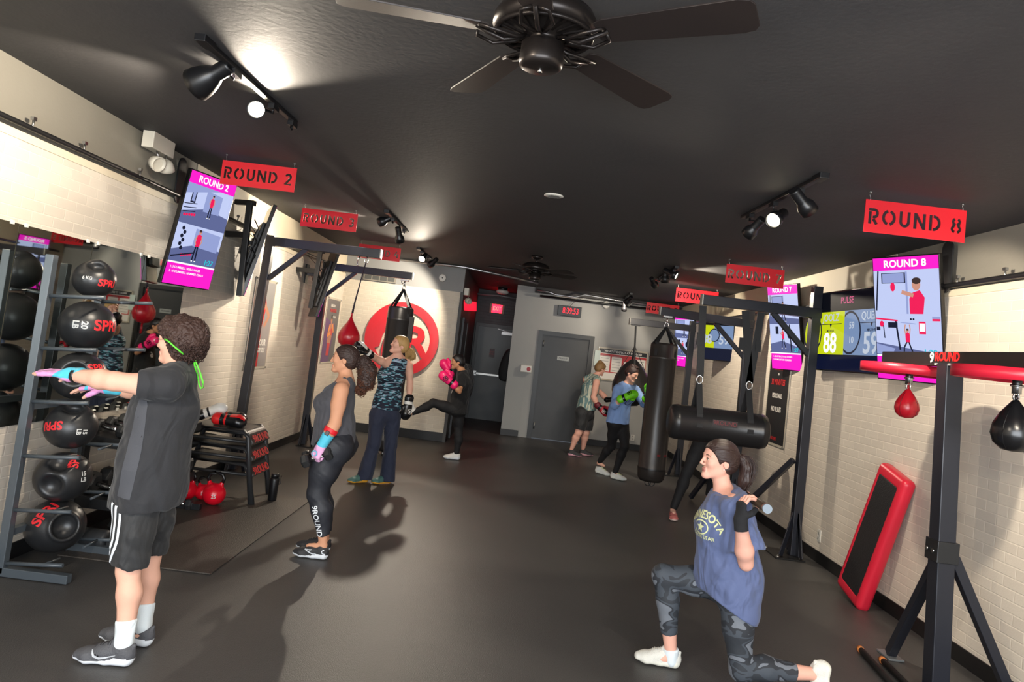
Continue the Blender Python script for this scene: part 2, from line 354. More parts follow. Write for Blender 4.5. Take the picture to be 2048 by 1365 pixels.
def track(p0, p1, label, heads, group='black track lights on the ceiling'):
    p0, p1 = V(p0), V(p1); p0.z = ceil_z(p0.x)-0.014; p1.z = ceil_z(p1.x)-0.014
    t = thing('track_light', label, 'track light', (p0+p1)/2, group)
    MB().bar(p0, p1, 0.035, 0.026).build('track_rail', BLACKP, t, 0.003)
    e = (p1-p0).normalized(); MB().bar(p0-e*0.01, p0+e*0.10, 0.055, 0.04).build('feed_box', BLACKP, t, 0.004)
    for h in heads:
        u = h[0]; m = p0.lerp(p1, u)+V((0, 0, -0.012)); head(t, m, *h[1:])
    return t
P1 = 135
track((-1.62, 3.22, 0), (-1.56, 4.45, 0), 'track light with its bright lamp turned to the room, nearest on the left', [
    (0.30, at(392, 170, 3.62), (-0.80, 0.30, -0.40), 0.070, P1*0.8, 95),
    (0.72, at(512, 219, 4.05), (0.30, -0.93, -0.27), 0.052, P1*0.9, 88),
    (0.97, at(597, 240, 4.55), (0.80, 0.45, -0.45), 0.052, P1, 85)])
track((-1.50, 7.35, 0), (-1.48, 8.65, 0), 'track light with two heads hanging right of the ROUND 3 sign', [
    (0.30, at(758, 446, 7.9), (-0.85, 0.2, -0.42), 0.055, P1*1.1, 90),
    (0.85, at(800, 484, 8.3), (0.15, 0.55, -0.8), 0.055, P1*0.7, 80)])
track((-1.55, 10.15, 0), (-1.5, 11.3, 0), 'far left track light with two glaring lamps near the ROUND 4 sign', [
    (0.25, at(843, 519, 10.3), (-0.15, -0.90, -0.50), 0.055, P1*1.7, 84),
    (0.75, at(860, 531, 10.9), (-0.55, 0.6, -0.5), 0.055, P1*1.1, 95)])
track((1.64, 4.05, 0), (1.60, 5.4, 0), 'track light with three heads, left of the ROUND 8 sign', [
    (0.25, at(1620, 424, 4.35), (0.72, 0.35, -0.55), 0.055, P1*0.8, 80),
    (0.55, at(1545, 442, 4.75), (-0.60, -0.62, -0.48), 0.055, P1*0.45, 80),
    (0.88, at(1495, 470, 5.1), (-0.35, 0.75, -0.62), 0.05, P1*0.4, 80)])
track((1.80, 8.5, 0), (1.84, 9.9, 0), 'track light hanging before the ROUND 6 sign', [
    (0.15, at(1354, 553, 8.7), (0.75, -0.42, -0.35), 0.055, P1*0.9, 95),
    (0.55, at(1330, 565, 9.1), (0.1, 0.3, -0.9), 0.055, 0, 80),
    (0.85, at(1310, 572, 9.5), (0.5, 0.75, -0.5), 0.05, P1*0.9, 95)])
track((1.90, 12.5, 0), (1.94, 13.6, 0), 'farthest track light above the grey back wall clock side', [
    (0.3, at(1252, 606, 12.8), (-0.35, 0.75, -0.55), 0.055, P1*0.35, 110),
    (0.7, at(1248, 622, 13.0), (0.1, 0.4, -0.9), 0.05, 0, 80)])
track((-1.6, -0.3, 0), (-1.6, 1.1, 0), 'unseen added track light left of and behind the viewpoint', [  # assumed fixture out of frame, added to light people from the front
    (0.3, (-1.65, 0.1, 2.80), (-0.5, 0.75, -0.45), 0.055, P1*0.8, 95), (0.8, (-1.55, 0.8, 2.80), (0.55, 0.75, -0.45), 0.055, P1*0.9, 95)])
track((1.6, 0.6, 0), (1.6, 1.9, 0), 'unseen added track light right of and behind the viewpoint', [  # second assumed fixture, never in view, added for its front light
    (0.3, (1.62, 1.0, 2.76), (0.72, 0.62, -0.42), 0.055, P1*1.0, 95), (0.8, (1.6, 1.6, 2.76), (-0.35, 0.75, -0.55), 0.055, P1*0.5, 95)])

# ------------------------------------------------------------------ ceiling fans
fan_dk = mat('oil_rubbed_bronze', '#2b2624', 0.32, 0.6); blade_m = mat('dark_walnut_blade', '#241d1b', 0.5, bump=0.06, bscale=30, stretch=(1, 12, 1))
def fan(loc, zc, R0, a0, label, pitch=0.2):
    x, y = loc; t = thing('ceiling_fan', label, 'ceiling fan', (x, y, zc))
    cz = ceil_z(x)
    MB().lathe([(0.075, cz), (0.07, cz-0.03), (0.03, cz-0.05)], (x, y, 0)).build('canopy', fan_dk, t)
    MB().cyl((x, y, zc+0.08), (x, y, cz-0.03), 0.012).build('downrod', fan_dk, t)
    MB().lathe([(0.03, 0.10), (0.11, 0.095), (0.165, 0.07), (0.185, 0.035), (0.185, 0.012), (0.165, -0.005), (0.05, -0.02), (0.05, -0.04), (0.075, -0.045), (0.078, -0.11), (0.074, -0.125), (0.062, -0.132), (0.001, -0.136)], (x, y, zc), n=40).build('motor_housing', fan_dk, t)
    ring = MB(); ring.tube([(x+0.168*math.cos(a), y+0.168*math.sin(a), zc-0.010) for a in np.linspace(0, 2*PI, 40, endpoint=False)], 0.008, 8, closed=True)
    for i in range(20):
        a = 2*PI*i/20; ring.bar((x+0.08*math.cos(a), y+0.08*math.sin(a), zc-0.020), (x+0.165*math.cos(a+0.12), y+0.165*math.sin(a+0.12), zc-0.012), 0.010, 0.006)
    ring.build('vent_ring', fan_dk, t)
    MB().cyl((x, y, zc-0.130), (x, y, zc-0.146), 0.008).build('switch_button', CHROME, t)
    for i in range(5):
        a = a0+2*PI*i/5; d = V((math.cos(a), math.sin(a), 0)); s = V((-math.sin(a), math.cos(a), 0)); c = V((x, y, zc-0.02))
        br = MB()
        for sg in (-1, 1):
            br.tube([c+d*0.06, c+d*0.10+s*0.02*sg+V((0, 0, -0.02)), c+d*0.17+s*0.055*sg+V((0, 0, -0.026)), c+d*0.23+s*0.045*sg+V((0, 0, -0.012)), c+d*0.23+s*0.012*sg], 0.007, 8)
        br.tube([c+d*0.05, c+d*0.14+V((0, 0, -0.03)), c+d*0.24], 0.009, 8)
        br.build('blade_arm', fan_dk, t)
        up = V((0, 0, 1))*math.cos(pitch)+s*math.sin(pitch); sd = s*math.cos(pitch)-V((0, 0, 1))*math.sin(pitch)
        pts = []
        for u, w in ((0.20, 0.045), (0.23, 0.060), (R0-0.05, 0.080), (R0-0.015, 0.072), (R0, 0.050)): pts.append((u, w))
        poly = [(u, w) for u, w in pts]+[(u, -w) for u, w in pts[::-1]]
        m = Matrix((d, sd, up)).transposed().to_4x4(); m.translation = c
        MB().prism(poly, 0.006, m).build('fan_blade', blade_m, t, 0.001)
    return t
fan((-0.03, 2.44), 2.80, 0.72, math.radians(-27), 'dark bronze five-blade ceiling fan nearest the viewer')
fan((0.14, 9.36), 2.74, 0.62, 0.5, 'small dark ceiling fan far off by the corridor', 0.2)

# ------------------------------------------------------------------ ROUND signs (letters cut right through the panel)
def stroke(path, w):
    L, Rr = [], []
    for i, p in enumerate(path):
        a_ = V(path[max(i-1, 0)]); b_ = V(path[min(i+1, len(path)-1)]); d = (b_-a_).normalized(); nrm = V((-d.y, d.x)); k = 1.0
        if 0 < i < len(path)-1:
            d1 = (V(p)-a_).normalized(); k = 1/max(abs(V((-d1.y, d1.x)).dot(nrm)), 0.6)
        L.append(V(p)+nrm*w/2*k); Rr.append(V(p)-nrm*w/2*k)
    return [(q.x, q.y) for q in L+Rr[::-1]]
def arc_(cx, cy, rx, ry, a0, a1, n=12): return [(cx+rx*math.cos(math.radians(a)), cy+ry*math.sin(math.radians(a))) for a in np.linspace(a0, a1, n)]
SW_ = 0.19
GLYPH = {
 'R': (0.62, [stroke([(0.10, 0.0), (0.10, 0.78)], SW_), stroke([(0.0, 0.91), (0.36, 0.91)]+arc_(0.36, 0.68, 0.18, 0.23, 75, -90, 8)+[(0.26, 0.45)], SW_*0.95), stroke([(0.30, 0.32), (0.53, 0.0)], SW_)]),
 'O': (0.86, [stroke(arc_(0.43, 0.5, 0.33, 0.41, 102, 258), SW_), stroke(arc_(0.43, 0.5, 0.33, 0.41, 78, -78), SW_)]),
 'U': (0.68, [stroke([(0.10, 1.0), (0.10, 0.38)]+arc_(0.34, 0.36, 0.24, 0.27, 180, 360, 10)+[(0.58, 0.38), (0.58, 1.0)], SW_)]),
 'N': (0.74, [[(0.0, 0.0), (0.19, 0.0), (0.19, 0.62), (0.55, 0.0), (0.74, 0.0), (0.74, 1.0), (0.55, 1.0), (0.55, 0.38), (0.19, 1.0), (0.0, 1.0)]]),
 'D': (0.72, [stroke([(0.10, 0.0), (0.10, 1.0)], SW_), stroke([(0.25, 0.91)]+arc_(0.27, 0.5, 0.36, 0.41, 85, -85)+[(0.25, 0.09)], SW_)]),
 '2': (0.6, [stroke(arc_(0.28, 0.70, 0.20, 0.21, 165, -30, 10)+[(0.10, 0.09), (0.56, 0.09)], SW_)]),
 '3': (0.6, [stroke(arc_(0.27, 0.72, 0.20, 0.20, 150, -60, 9), SW_), stroke(arc_(0.27, 0.29, 0.22, 0.21, 80, -150, 10), SW_)]),
 '4': (0.62, [stroke([(0.34, 0.98), (0.06, 0.33), (0.30, 0.33)], SW_*0.9), stroke([(0.46, 0.62), (0.46, 0.0)], SW_)]),
 '5': (0.6, [stroke([(0.52, 0.91), (0.14, 0.91), (0.12, 0.55)]+arc_(0.27, 0.32, 0.22, 0.23, 100, -150, 10), SW_)]),
 '6': (0.6, [stroke([(0.42, 0.94)]+arc_(0.30, 0.34, 0.23, 0.40, 115, 185, 6)+arc_(0.30, 0.31, 0.22, 0.22, 200, 420, 12), SW_)]),
 '7': (0.58, [stroke([(0.02, 0.91), (0.50, 0.91), (0.20, 0.0)], SW_)]),
 '8': (0.66, [stroke(arc_(0.30, 0.74, 0.17, 0.17, 110, 235, 7)+arc_(0.30, 0.28, 0.21, 0.20, 130, 255, 8), SW_*0.9), stroke(arc_(0.36, 0.74, 0.17, 0.17, 70, -55, 7)+arc_(0.36, 0.28, 0.21, 0.20, 50, -75, 8), SW_*0.9)]),
}
def sign_mesh(n, w, h, th):
    cu = bpy.data.curves.new('sign', 'CURVE'); cu.dimensions = '2D'; cu.fill_mode = 'BOTH'; cu.extrude = th/2
    def spl(pts):
        sp = cu.splines.new('POLY'); sp.points.add(len(pts)-1)
        for i, (a, b) in enumerate(pts): sp.points[i].co = (a, b, 0, 1)
        sp.use_cyclic_u = True
    spl([(-w/2, -h/2), (w/2, -h/2), (w/2, h/2), (-w/2, h/2)])
    H_ = 0.097; x = -0.282
    for ch in 'ROUND ' + str(n):
        if ch == ' ': x += H_*0.42; continue
        adv, polys = GLYPH[ch]
        for p in polys: spl([(x+a*H_*1.02, (b-0.5)*H_) for a, b in p])
        x += (adv+0.20)*H_*1.02
    o = bpy.data.objects.new('sign', cu); C.objects.link(o); dg = bpy.context.evaluated_depsgraph_get(); dg.update()
    me = bpy.data.meshes.new_from_object(o.evaluated_get(dg)); bpy.data.objects.remove(o); me.materials.clear(); me.materials.append(REDM); return me
def round_sign(n, x, y, label, rz=0.0):
    w, h, th = 0.61, 0.198, 0.006
    z = ceil_z(x)-0.045-h/2
    me = sign_mesh(n, w, h, th)
    t = thing('hanging_sign', label, 'sign', (x, y, z+h/2), 'red hanging ROUND signs')
    m = Matrix.Translation((x, y, z)) @ Matrix.Rotation(rz, 4, 'Z') @ Matrix.Rotation(PI/2, 4, 'X')
    me.transform(m); so = bpy.data.objects.new('sign_panel', me); C.objects.link(so); adopt(so, t)
    for s in (-1, 1):
        p = m @ V((s*(w/2-0.025), h/2-0.012, 0))
        k = MB(); k.tube([p+V((0, 0, 0)), p+V((0.004, 0, 0.02)), p+V((-0.003, 0, 0.04)), V((p.x, p.y, ceil_z(p.x)))], 0.0022, 6); k.lathe([(0.009, 0), (0.009, -0.006), (0.003, -0.012)], (p.x, p.y, ceil_z(p.x)), n=12); k.build('hook', STEEL, t)
for n, x, y in ((2, -2.24, 5.72), (3, -2.17, 7.66), (4, -2.12, 10.27), (5, 2.63, 13.3), (6, 2.51, 10.3), (7, 2.41, 7.5), (8, 2.31, 4.3)):
    where = {2: 'over the left wall dumbbell area', 3: 'over the left bag stand', 4: 'partly behind the left stand beam', 5: 'farthest on the right', 6: 'half hidden by the black stand beam', 7: 'over the horizontal bag stand', 8: 'over the speed bag stand, nearest on the right'}[n]
    round_sign(n, x, y, 'red cut-out ceiling sign reading ROUND %d, %s' % (n, where))

# ------------------------------------------------------------------ screens
def em(name, col, s=1.0): return mat('screen_'+name, '#030303', 0.5, emit=col, es=s*0.78, spec=0.04)
PINK = em('pink', '#f01ec0', 1.15); SW = em('white', '#ffffff', 1.0); SBL = em('blue', '#c0cbf2', 1.0); SB2 = em('blue2', '#9ba8dc', 0.9); SFL = em('floor', '#6a74a6', 0.8)
SDK = em('dark', '#20253c', 0.7); SRED = em('shirt', '#ef1f58', 1.0); SSK = em('skin', '#d79a86', 0.9); STL = em('teal', '#22c8d8', 1.0); SGR = em('grey', '#6b7186', 0.8); SHR = em('hair', '#4b3a38', 0.7)
TVB = mat('tv_bezel', '#0d0d0f', 0.25); TVK = mat('tv_back', '#1a1b1d', 0.5)
SM = [PINK, SW, SBL, SB2, SFL, SDK, SRED, SSK, STL, SGR, SHR]
def tvframe(c, yaw, tilt):
    s, cc = math.sin(yaw), math.cos(yaw); n = V((s, -cc, 0)); side = V((cc, s, 0)); up = V((0, 0, 1))
    up2 = up*math.cos(tilt)+n*math.sin(tilt); return frame(c, side, up2)
class Flat:
    def __init__(s, m): s.mb = MB(); s.m = m; s.z = 0.001
    def poly(s, pts, mi):
        s.z += 0.00004; s.mb.add([s.m @ V((x, y, s.z)) for x, y in pts], [tuple(range(len(pts)))], mi); return s
    def rect(s, x0, y0, x1, y1, mi): return s.poly([(x0, y0), (x1, y0), (x1, y1), (x0, y1)], mi)
    def disc(s, x, y, r, mi, ry=None):
        ry = ry or r; return s.poly([(x+r*math.cos(a), y+ry*math.sin(a)) for a in np.linspace(0, 2*PI, 14, endpoint=False)], mi)
    def line(s, pts, w, mi):
        for (x0, y0), (x1, y1) in zip(pts, pts[1:]):
            d = V((x1-x0, y1-y0)); L = max(d.length, 1e-6); n = V((-d.y, d.x))/L*w/2; d = d/L*w*0.25
            s.poly([(x0-n.x-d.x, y0-n.y-d.y), (x1-n.x+d.x, y1-n.y+d.y), (x1+n.x+d.x, y1+n.y+d.y), (x0+n.x-d.x, y0+n.y-d.y)], mi)
        return s
    def person(s, x, y, h, pose=0):
        k = h/1.7
        P = lambda a, b: (x+a*k, y+b*k)
        if pose == 0: legs = [[(-.06, .85), (-.10, .45), (-.12, .05)], [(.06, .85), (.08, .45), (.10, .05)]]; arms = [[(-.17, 1.38), (-.24, 1.12), (-.14, .92)], [(.17, 1.38), (.24, 1.12), (.16, .92)]]
        elif pose == 1: legs = [[(-.06, .85), (-.28, .45), (-.30, .05)], [(.06, .85), (.20, .45), (.36, .05)]]; arms = [[(-.15, 1.38), (-.20, 1.7), (-.14, 2.0)], [(.15, 1.38), (.20, 1.7), (.16, 2.0)]]
        else: legs = [[(-.06, .85), (-.16, .45), (-.22, .05)], [(.06, .85), (.16, .45), (.28, .05)]]; arms = [[(-.1, 1.38), (-.34, 1.3), (-.42, 1.45)], [(.1, 1.38), (-.2, 1.2), (-.36, 1.35)]]
        for l in legs: s.line([P(*q) for q in l], 0.10*k, 5); s.disc(*P(l[-1][0], .02), 0.06*k, 1, 0.035*k)
        s.poly([P(-.17, 1.42), P(-.15, .82), P(.15, .82), P(.17, 1.42), P(.06, 1.48), P(-.06, 1.48)][::-1], 6)
        for a in arms: s.line([P(*q) for q in a], 0.07*k, 7)
        s.disc(*P(0, 1.60), 0.10*k, 7, 0.12*k); s.disc(*P(0, 1.67), 0.10*k, 10, 0.07*k)
    def build(s, name, parent, mats=None): return s.mb.build(name, mats or SM, parent)
def tv_body(t, m, w, h, depth=0.04):
    b = MB(); b.prism([(-w/2, -h/2), (w/2, -h/2), (w/2, h/2), (-w/2, h/2)], depth, m @ Matrix.Translation((0, 0, -depth)))
    o = b.build('tv_housing', TVB, t, 0.004)
    bb = MB(); bb.prism([(-w*0.33, -h*0.36), (w*0.33, -h*0.36), (w*0.33, h*0.30), (-w*0.33, h*0.30)], 0.03, m @ Matrix.Translation((0, 0, -depth-0.03)))
    bb.build('tv_back_cover', TVK, t, 0.006); return o
def bracket(t, m, X, s, zoff=0.0):
    c = m @ V((0, 0, -0.07)); w = V((X, c.y+0.25, c.z+zoff)); k = MB()
    e = V(((c.x+w.x)/2, c.y+0.28, c.z+zoff)); 
    k.bar(c, e, 0.035, 0.045); k.bar(e, w, 0.035, 0.045); k.cyl(e+V((0, 0, -0.05)), e+V((0, 0, 0.05)), 0.025); k.box(w-V((s*-0.012, 0, 0)), (0.02, 0.12, 0.26))
    k.prism([(-0.12, -0.2), (-0.08, -0.2), (-0.08, 0.2), (-0.12, 0.2)], 0.02, m @ Matrix.Translation((0, 0, -0.085))); k.prism([(0.08, -0.2), (0.12, -0.2), (0.12, 0.2), (0.08, 0.2)], 0.02, m @ Matrix.Translation((0, 0, -0.085)))
    k.prism([(-0.14, -0.03), (0.14, -0.03), (0.14, 0.03), (-0.14, 0.03)], 0.02, m @ Matrix.Translation((0, 0, -0.10)))
    k.build('wall_bracket', BLACKM, t, 0.002)
    cb = MB(); cb.tube([c+V((0, 0, -0.1)), c+V((0, 0.1, -0.25)), e+V((0, 0, -0.2)), w+V((s*0.01, 0.05, 0.12))], 0.005, 6); cb.tube([c+V((0, 0.02, 0.1)), e+V((0, 0, 0.12)), w+V((s*0.01, -0.06, 0.25))], 0.004, 6); cb.build('cable', BLACKP, t)
def round_tv(n, c, yaw, tilt, label, X, s, lines, timer, scene=0, zoff=0.0):
    w, h = 0.545, 0.965; c = V(c); t = thing('wall_television', label, 'television', c, 'portrait televisions over the workout stations')
    m = tvframe(c, yaw, tilt); o = tv_body(t, m, w, h); bracket(t, m, X, s, zoff)
    W, H = w-0.016, h-0.02; a, b = W/2, H/2; F = Flat(m); T = lambda f: b-f*H
    F.rect(-a, T(.105), a, T(0), 0)
    F.rect(-a, T(.46), a, T(.105), 2)
    if scene == 0:      # weights area, floor and mirror
        F.poly([(-a, T(.46)), (a, T(.46)), (a, T(.33)), (0, T(.29)), (-a, T(.36))], 4); F.poly([(-a*.15, T(.32)), (-a*.15, T(.13)), (a*.55, T(.15)), (a*.55, T(.32))], 3)
        F.rect(-a*.75, T(.27), -a*.55, T(.15), 5); F.rect(-a*.71, T(.255), -a*.59, T(.16), 3)
        for i in range(3): F.line([(-a*.95, T(.29+i*.035)), (-a*.45, T(.27+i*.035))], 0.007, 5)
        for i in range(5): F.disc(-a*.85+i*a*.1, T(.385-.004*i), 0.012, 6)
        F.poly([(-a, T(.2)), (-a, T(.105)), (a*.4, T(.105))], 3)
        F.person(0.04, T(.37), 0.20, 0)
    else:
        F.rect(-a*.75, T(.21), a*.0, T(.125), 5); F.rect(-a*.72, T(.205), -a*.04, T(.13), 3); F.line([(-a*.95, T(.43)), (-a*.85, T(.11))], 0.012, 5)
        F.rect(a*.0, T(.46), a*.06, T(.12), 3)
        if scene == 1:
            F.poly([(a*.10, T(.46)), (a*.10, T(.34)), (a*.2, T(.29)), (a*.42, T(.27)), (a*.56, T(.33)), (a*.5, T(.46))], 6)
            F.line([(a*.2, T(.31)), (-a*.1, T(.285))], 0.03, 7); F.disc(a*.32, T(.225), 0.034, 7, 0.045); F.disc(a*.33, T(.195), 0.036, 10, 0.025); F.disc(-a*.4, T(.24), 0.02, 6, 0.035)
        else: F.poly([(-a, T(.46)), (a, T(.46)), (a, T(.40)), (-a, T(.36))], 4); F.person(0.0, T(.43), 0.22, 2)
    F.rect(-a, T(.80), a, T(.46), 2)
    if scene == 0:
        F.poly([(-a, T(.80)), (a, T(.80)), (a, T(.64)), (0, T(.62)), (-a, T(.70))], 4); F.poly([(-a*.2, T(.64)), (-a*.2, T(.48)), (a*.9, T(.50)), (a*.9, T(.66))], 3)
        for i in range(6): F.disc(-a*.72+(i % 2)*a*.08, T(.50+i*.035), 0.017, 5)
        for i in range(5): F.disc(-a*.55+i*a*.09, T(.735-.005*i), 0.012, 6)
        F.line([(-a*.95, T(.76)), (-a*.1, T(.70))], 0.012, 5); F.person(0.0, T(.775), 0.27, 0)
    elif scene == 1:
        F.poly([(-a, T(.80)), (a, T(.80)), (a, T(.775)), (-a, T(.70))], 4); F.line([(-a*.35, T(.52)), (-a*.25, T(.75))], 0.014, 5); F.rect(-a*.6, T(.575), -a*.3, T(.53), 5); F.rect(a*.35, T(.62), a*.55, T(.52), 6); F.rect(a*.37, T(.60), a*.53, T(.535), 1)
        F.line([(-a*.98, T(.50)), (-a*.3, T(.515))], 0.012, 6); F.disc(-a*.8, T(.545), 0.018, 6, 0.024); F.line([(-a*.75, T(.56)), (-a*.72, T(.66))], 0.008, 5); F.rect(-a*.98, T(.60), -a*.86, T(.57), 5); F.rect(a*.75, T(.515), a*.98, T(.48), 6); F.rect(a*.75, T(.498), a*.98, T(.48), 3); F.disc(a*.12, T(.502), 0.008, 5); F.disc(a*.2, T(.502), 0.008, 5); F.poly([(-a, T(.795)), (-a, T(.71)), (-a*.4, T(.745)), (-a*.5, T(.795))], 3)
        F.person(0.0, T(.785), 0.19, 1); F.line([(-a*.2, T(.53)), (a*.25, T(.54))], 0.006, 3)
    else:
        F.poly([(-a, T(.80)), (a, T(.80)), (a, T(.74)), (-a*.2, T(.66)), (-a, T(.70))], 4); F.rect(-a*.6, T(.58), -a*.4, T(.49), 5); F.line([(a*.35, T(.47)), (a*.4, T(.78))], 0.02, 5); F.disc(a*.3, T(.58), 0.035, 5, 0.05); F.person(-0.03, T(.75), 0.22, 2)
    F.rect(-a, T(.815), a, T(.80), 1); F.rect(-a, T(1), a, T(.815), 0)
    F.build('screen', o)
    text_obj('screen_title', 'ROUND %d' % n, 0.078, SW, m @ Matrix.Translation((0, T(.055), 0.0046)), o, 0.0003, 0.03)
    text_obj('screen_timer', timer, 0.062, STL, m @ Matrix.Translation((a*.66, T(.765), 0.0046)), o, 0.0003, 0.02)
    for i, l in enumerate(lines): text_obj('screen_text', l, 0.026, SW, m @ Matrix.Translation((-a*.86, T(.85+i*.038), 0.0046)), o, 0.0003, 0.01, 'LEFT')
    return t
round_tv(2, (-2.76, 5.98, 2.35), 1.25, 0.15, 'lit television with magenta bars reading ROUND 2 on the left wall', WX0, 1, ['1: 3 DUMBBELL SIDE LUNGES', '2: 10 DUMBBELL HAMMER CURLS'], '1:27', 0)
round_tv(3, at(516, 505, 7.3), 2.02, 0.20, 'television seen edge on beside the first left bag stand', WX0, 1, ['1: JAB CROSS', '2: SQUATS'], '1:27', 2, 0.1)
round_tv(4, at(652, 567, 9.6), 2.02, 0.20, 'smaller television seen edge on beside the second left bag stand', WX0, 1, ['1: HOOKS', '2: KICKS'], '1:27', 2, 0.1)
round_tv(8, (2.93, 5.45, 2.265), -1.10, 0.20, 'lit television reading ROUND 8 with a red-shirted boxer, behind the speed bag beam', WX1, -1, ['1: 30 SEC SPEED BAG', '2: LUNGES'], '1:28', 1)
round_tv(7, (2.97, 8.05, 2.28), -1.30, 0.18, 'lit television reading ROUND 7, behind the brace of the right bag stand', WX1, -1, ['1: 30 UPPERCUTS OR HOOKS', '2: 10 MOUNTAIN CLIMBERS'], '1:27', 2)
round_tv(5, at(1368, 681, 12.9), -1.12, 0.10, 'farthest lit television with magenta bars, past the hanging heavy bag', WX1, -1, ['1: JAB CROSS HOOK', '2: KNEES'], '1:27', 2)
for tvn, (a_, b_, yy) in enumerate(((( 500, 406), (479, 592), 6.95), ((641, 503), (621, 617), 9.3))):
    tt = [o for o in C.objects if o.name.startswith('wall_television') and o.parent is None][1+tvn]
    p0, p1 = at(*a_, yy), at(*b_, yy); k = MB(); k.bar(p0, p1, 0.055, 0.05, (0, 1, 0)); k.bar(p0+V((-0.16, 0.05, 0.0)), p0+V((0.05, 0, 0.0)), 0.05, 0.05); k.bar(p0.lerp(p1, 0.35), V((WX0, p0.y+0.1, p0.lerp(p1, 0.35).z)), 0.05, 0.06); k.build('mount_pole', BLACKM, tt, 0.003)
    for q_ in range(3): z_ = p0.lerp(p1, 0.3+0.15*q_); MB().tube([z_, z_+V((0.06, 0.02, -0.05)), z_+V((0.10, 0.03, 0.04)), z_+V((0.05, 0.03, 0.12))], 0.006, 6).build('cable', BLACKP, tt)
def oblong(parent, y, z, X, s):
    k = MB(); pts = [(0.065*math.cos(a), 0.13+0.065*math.sin(a)) for a in np.linspace(0, PI, 10)]+[(0.065*math.cos(a), -0.13+0.065*math.sin(a)) for a in np.linspace(PI, 2*PI, 10)]
    k.prism(pts, 0.012, frame((X+s*0.012, y, z), (0, -s, 0), (0, 0, 1))); k.build('mount_plate', BLACKM, parent)
tvs = [o for o in C.objects if o.name.startswith('wall_television') and o.parent is None]
oblong(tvs[0], 5.95, 2.76, WX0+0.012, 1); oblong(tvs[3], 5.25, 2.66, WX1-0.024, -1)
# the heart-rate board
YG = em('lime', '#c8d416', 0.95); SLT = em('slate', '#8098c0', 0.85); NAVY = em('navy', '#141c3c', 0.6); LGY = em('lightgrey', '#c5cfdf', 0.9); PNK2 = em('pulse', '#d05a88', 0.9); BLK = em('black', '#10131d', 0.5)
PM = [BLK, NAVY, YG, SLT, LGY, SW, PNK2, SDK]
def pulse_board(c, yaw, tilt, w, h, label, small=False):
    c = V(c); t = thing('scoreboard_television', label, 'television', c, 'heart-rate boards on the right wall'); m = tvframe(c, yaw, tilt)
    b = MB(); b.prism([(-w/2, -h/2), (w/2, -h/2), (w/2, h/2), (-w/2, h/2)], 0.045, m @ Matrix.Translation((0, 0, -0.045))); o = b.build('tv_housing', TVB, t, 0.004)
    F = Flat(m); a, bb = w/2-0.012, h/2-0.012
    F.rect(-a, -bb, a, bb, 0); F.poly([(-a, -bb), (a, -bb), (a, -bb*.62), (-a, -bb*.62)], 1)
    if small:
        F.rect(-a, -bb*.35, -a*.15, bb*.9, 2); F.rect(-a*.15, -bb*.35, a, bb*.9, 3); F.rect(-a, -bb, a, -bb*.35, 7)
        for x, s_ in ((-a*.6, '88'), (a*.45, '59')): text_obj('screen_text', s_, 0.19, LGY, m @ Matrix.Translation((x, bb*.1, 0.003)), o, 0.0003, 0.02)
        F.disc(-a*.15, bb*.35, 0.1, 7); F.disc(-a*.15, bb*.35, 0.085, 3)
    else:
        F.rect(-a, -bb*.60, 0.0, bb*.5, 2); F.rect(0.0, -bb*.60, a, bb*.5, 3)
        for x0, nm, nn, cc_, a1, a2 in ((-a, 'JOOLZ', '88', 2, '98', '82'), (0.0, 'QUEEN', '59', 3, '59', '10')):
            cx = x0+0.10; F.disc(cx, -bb*.05, 0.185, 7, 0.20) if x0 < -0.1 else F.poly([(cx+0.185*math.cos(q), -bb*.05+0.20*math.sin(q)) for q in np.linspace(-2.14, 2.14, 22)], 7)
            F.disc(cx, -bb*.05, 0.165, cc_, 0.18) if x0 < -0.1 else F.poly([(cx+0.165*math.cos(q), -bb*.05+0.18*math.sin(q)) for q in np.linspace(-2.22, 2.22, 22)], cc_)
            mx = x0+0.45; F.line([(mx-.18, bb*.18), (mx+.2, bb*.18)], 0.007, 7); F.poly([(mx-0.02, bb*.18), (mx, bb*.08), (mx+0.02, bb*.18)], 7)
            text_obj('screen_text', nm, 0.10, LGY, m @ Matrix.Translation((mx, bb*.34, 0.003)), o, 0.0003, 0.012)
            text_obj('screen_text', 'MAX HR', 0.036, SDK, m @ Matrix.Translation((mx, bb*.0, 0.003)), o, 0.0003, 0.01)
            text_obj('screen_text', nn, 0.26, SW if cc_ == 2 else LGY, m @ Matrix.Translation((mx, -bb*.33, 0.003)), o, 0.0003, 0.025, sx=0.95)
            text_obj('screen_text', a1, 0.09, SW if cc_ == 2 else LGY, m @ Matrix.Translation((cx+0.03, bb*.12, 0.003)), o, 0.0003, 0.015); text_obj('screen_text', a2, 0.085, SW if cc_ == 2 else LGY, m @ Matrix.Translation((cx+0.03, -bb*.24, 0.003)), o, 0.0003, 0.015)
        text_obj('screen_text', 'PULSE', 0.085, PNK2, m @ Matrix.Translation((a*.05, bb*.76, 0.003)), o, 0.0003, 0.015)
    F.build('screen', o, PM); MB().bb((c.x+0.06, c.y+0.02, c.z-0.12), (WX1, c.y+0.14, c.z+0.12)).build('wall_mount', BLACKM, t)
    return t
pulse_board((3.02, 6.68, 2.215), -1.50, 0.04, 1.42, 0.77, 'wide dark scoreboard television with lime JOOLZ 88 tile and grey QUEEN 59 tile')
pulse_board(at(1433, 684, 10.6), -0.95, 0.08, 0.62, 0.56, 'small scoreboard television with lime and grey tiles, far along the right wall', True)

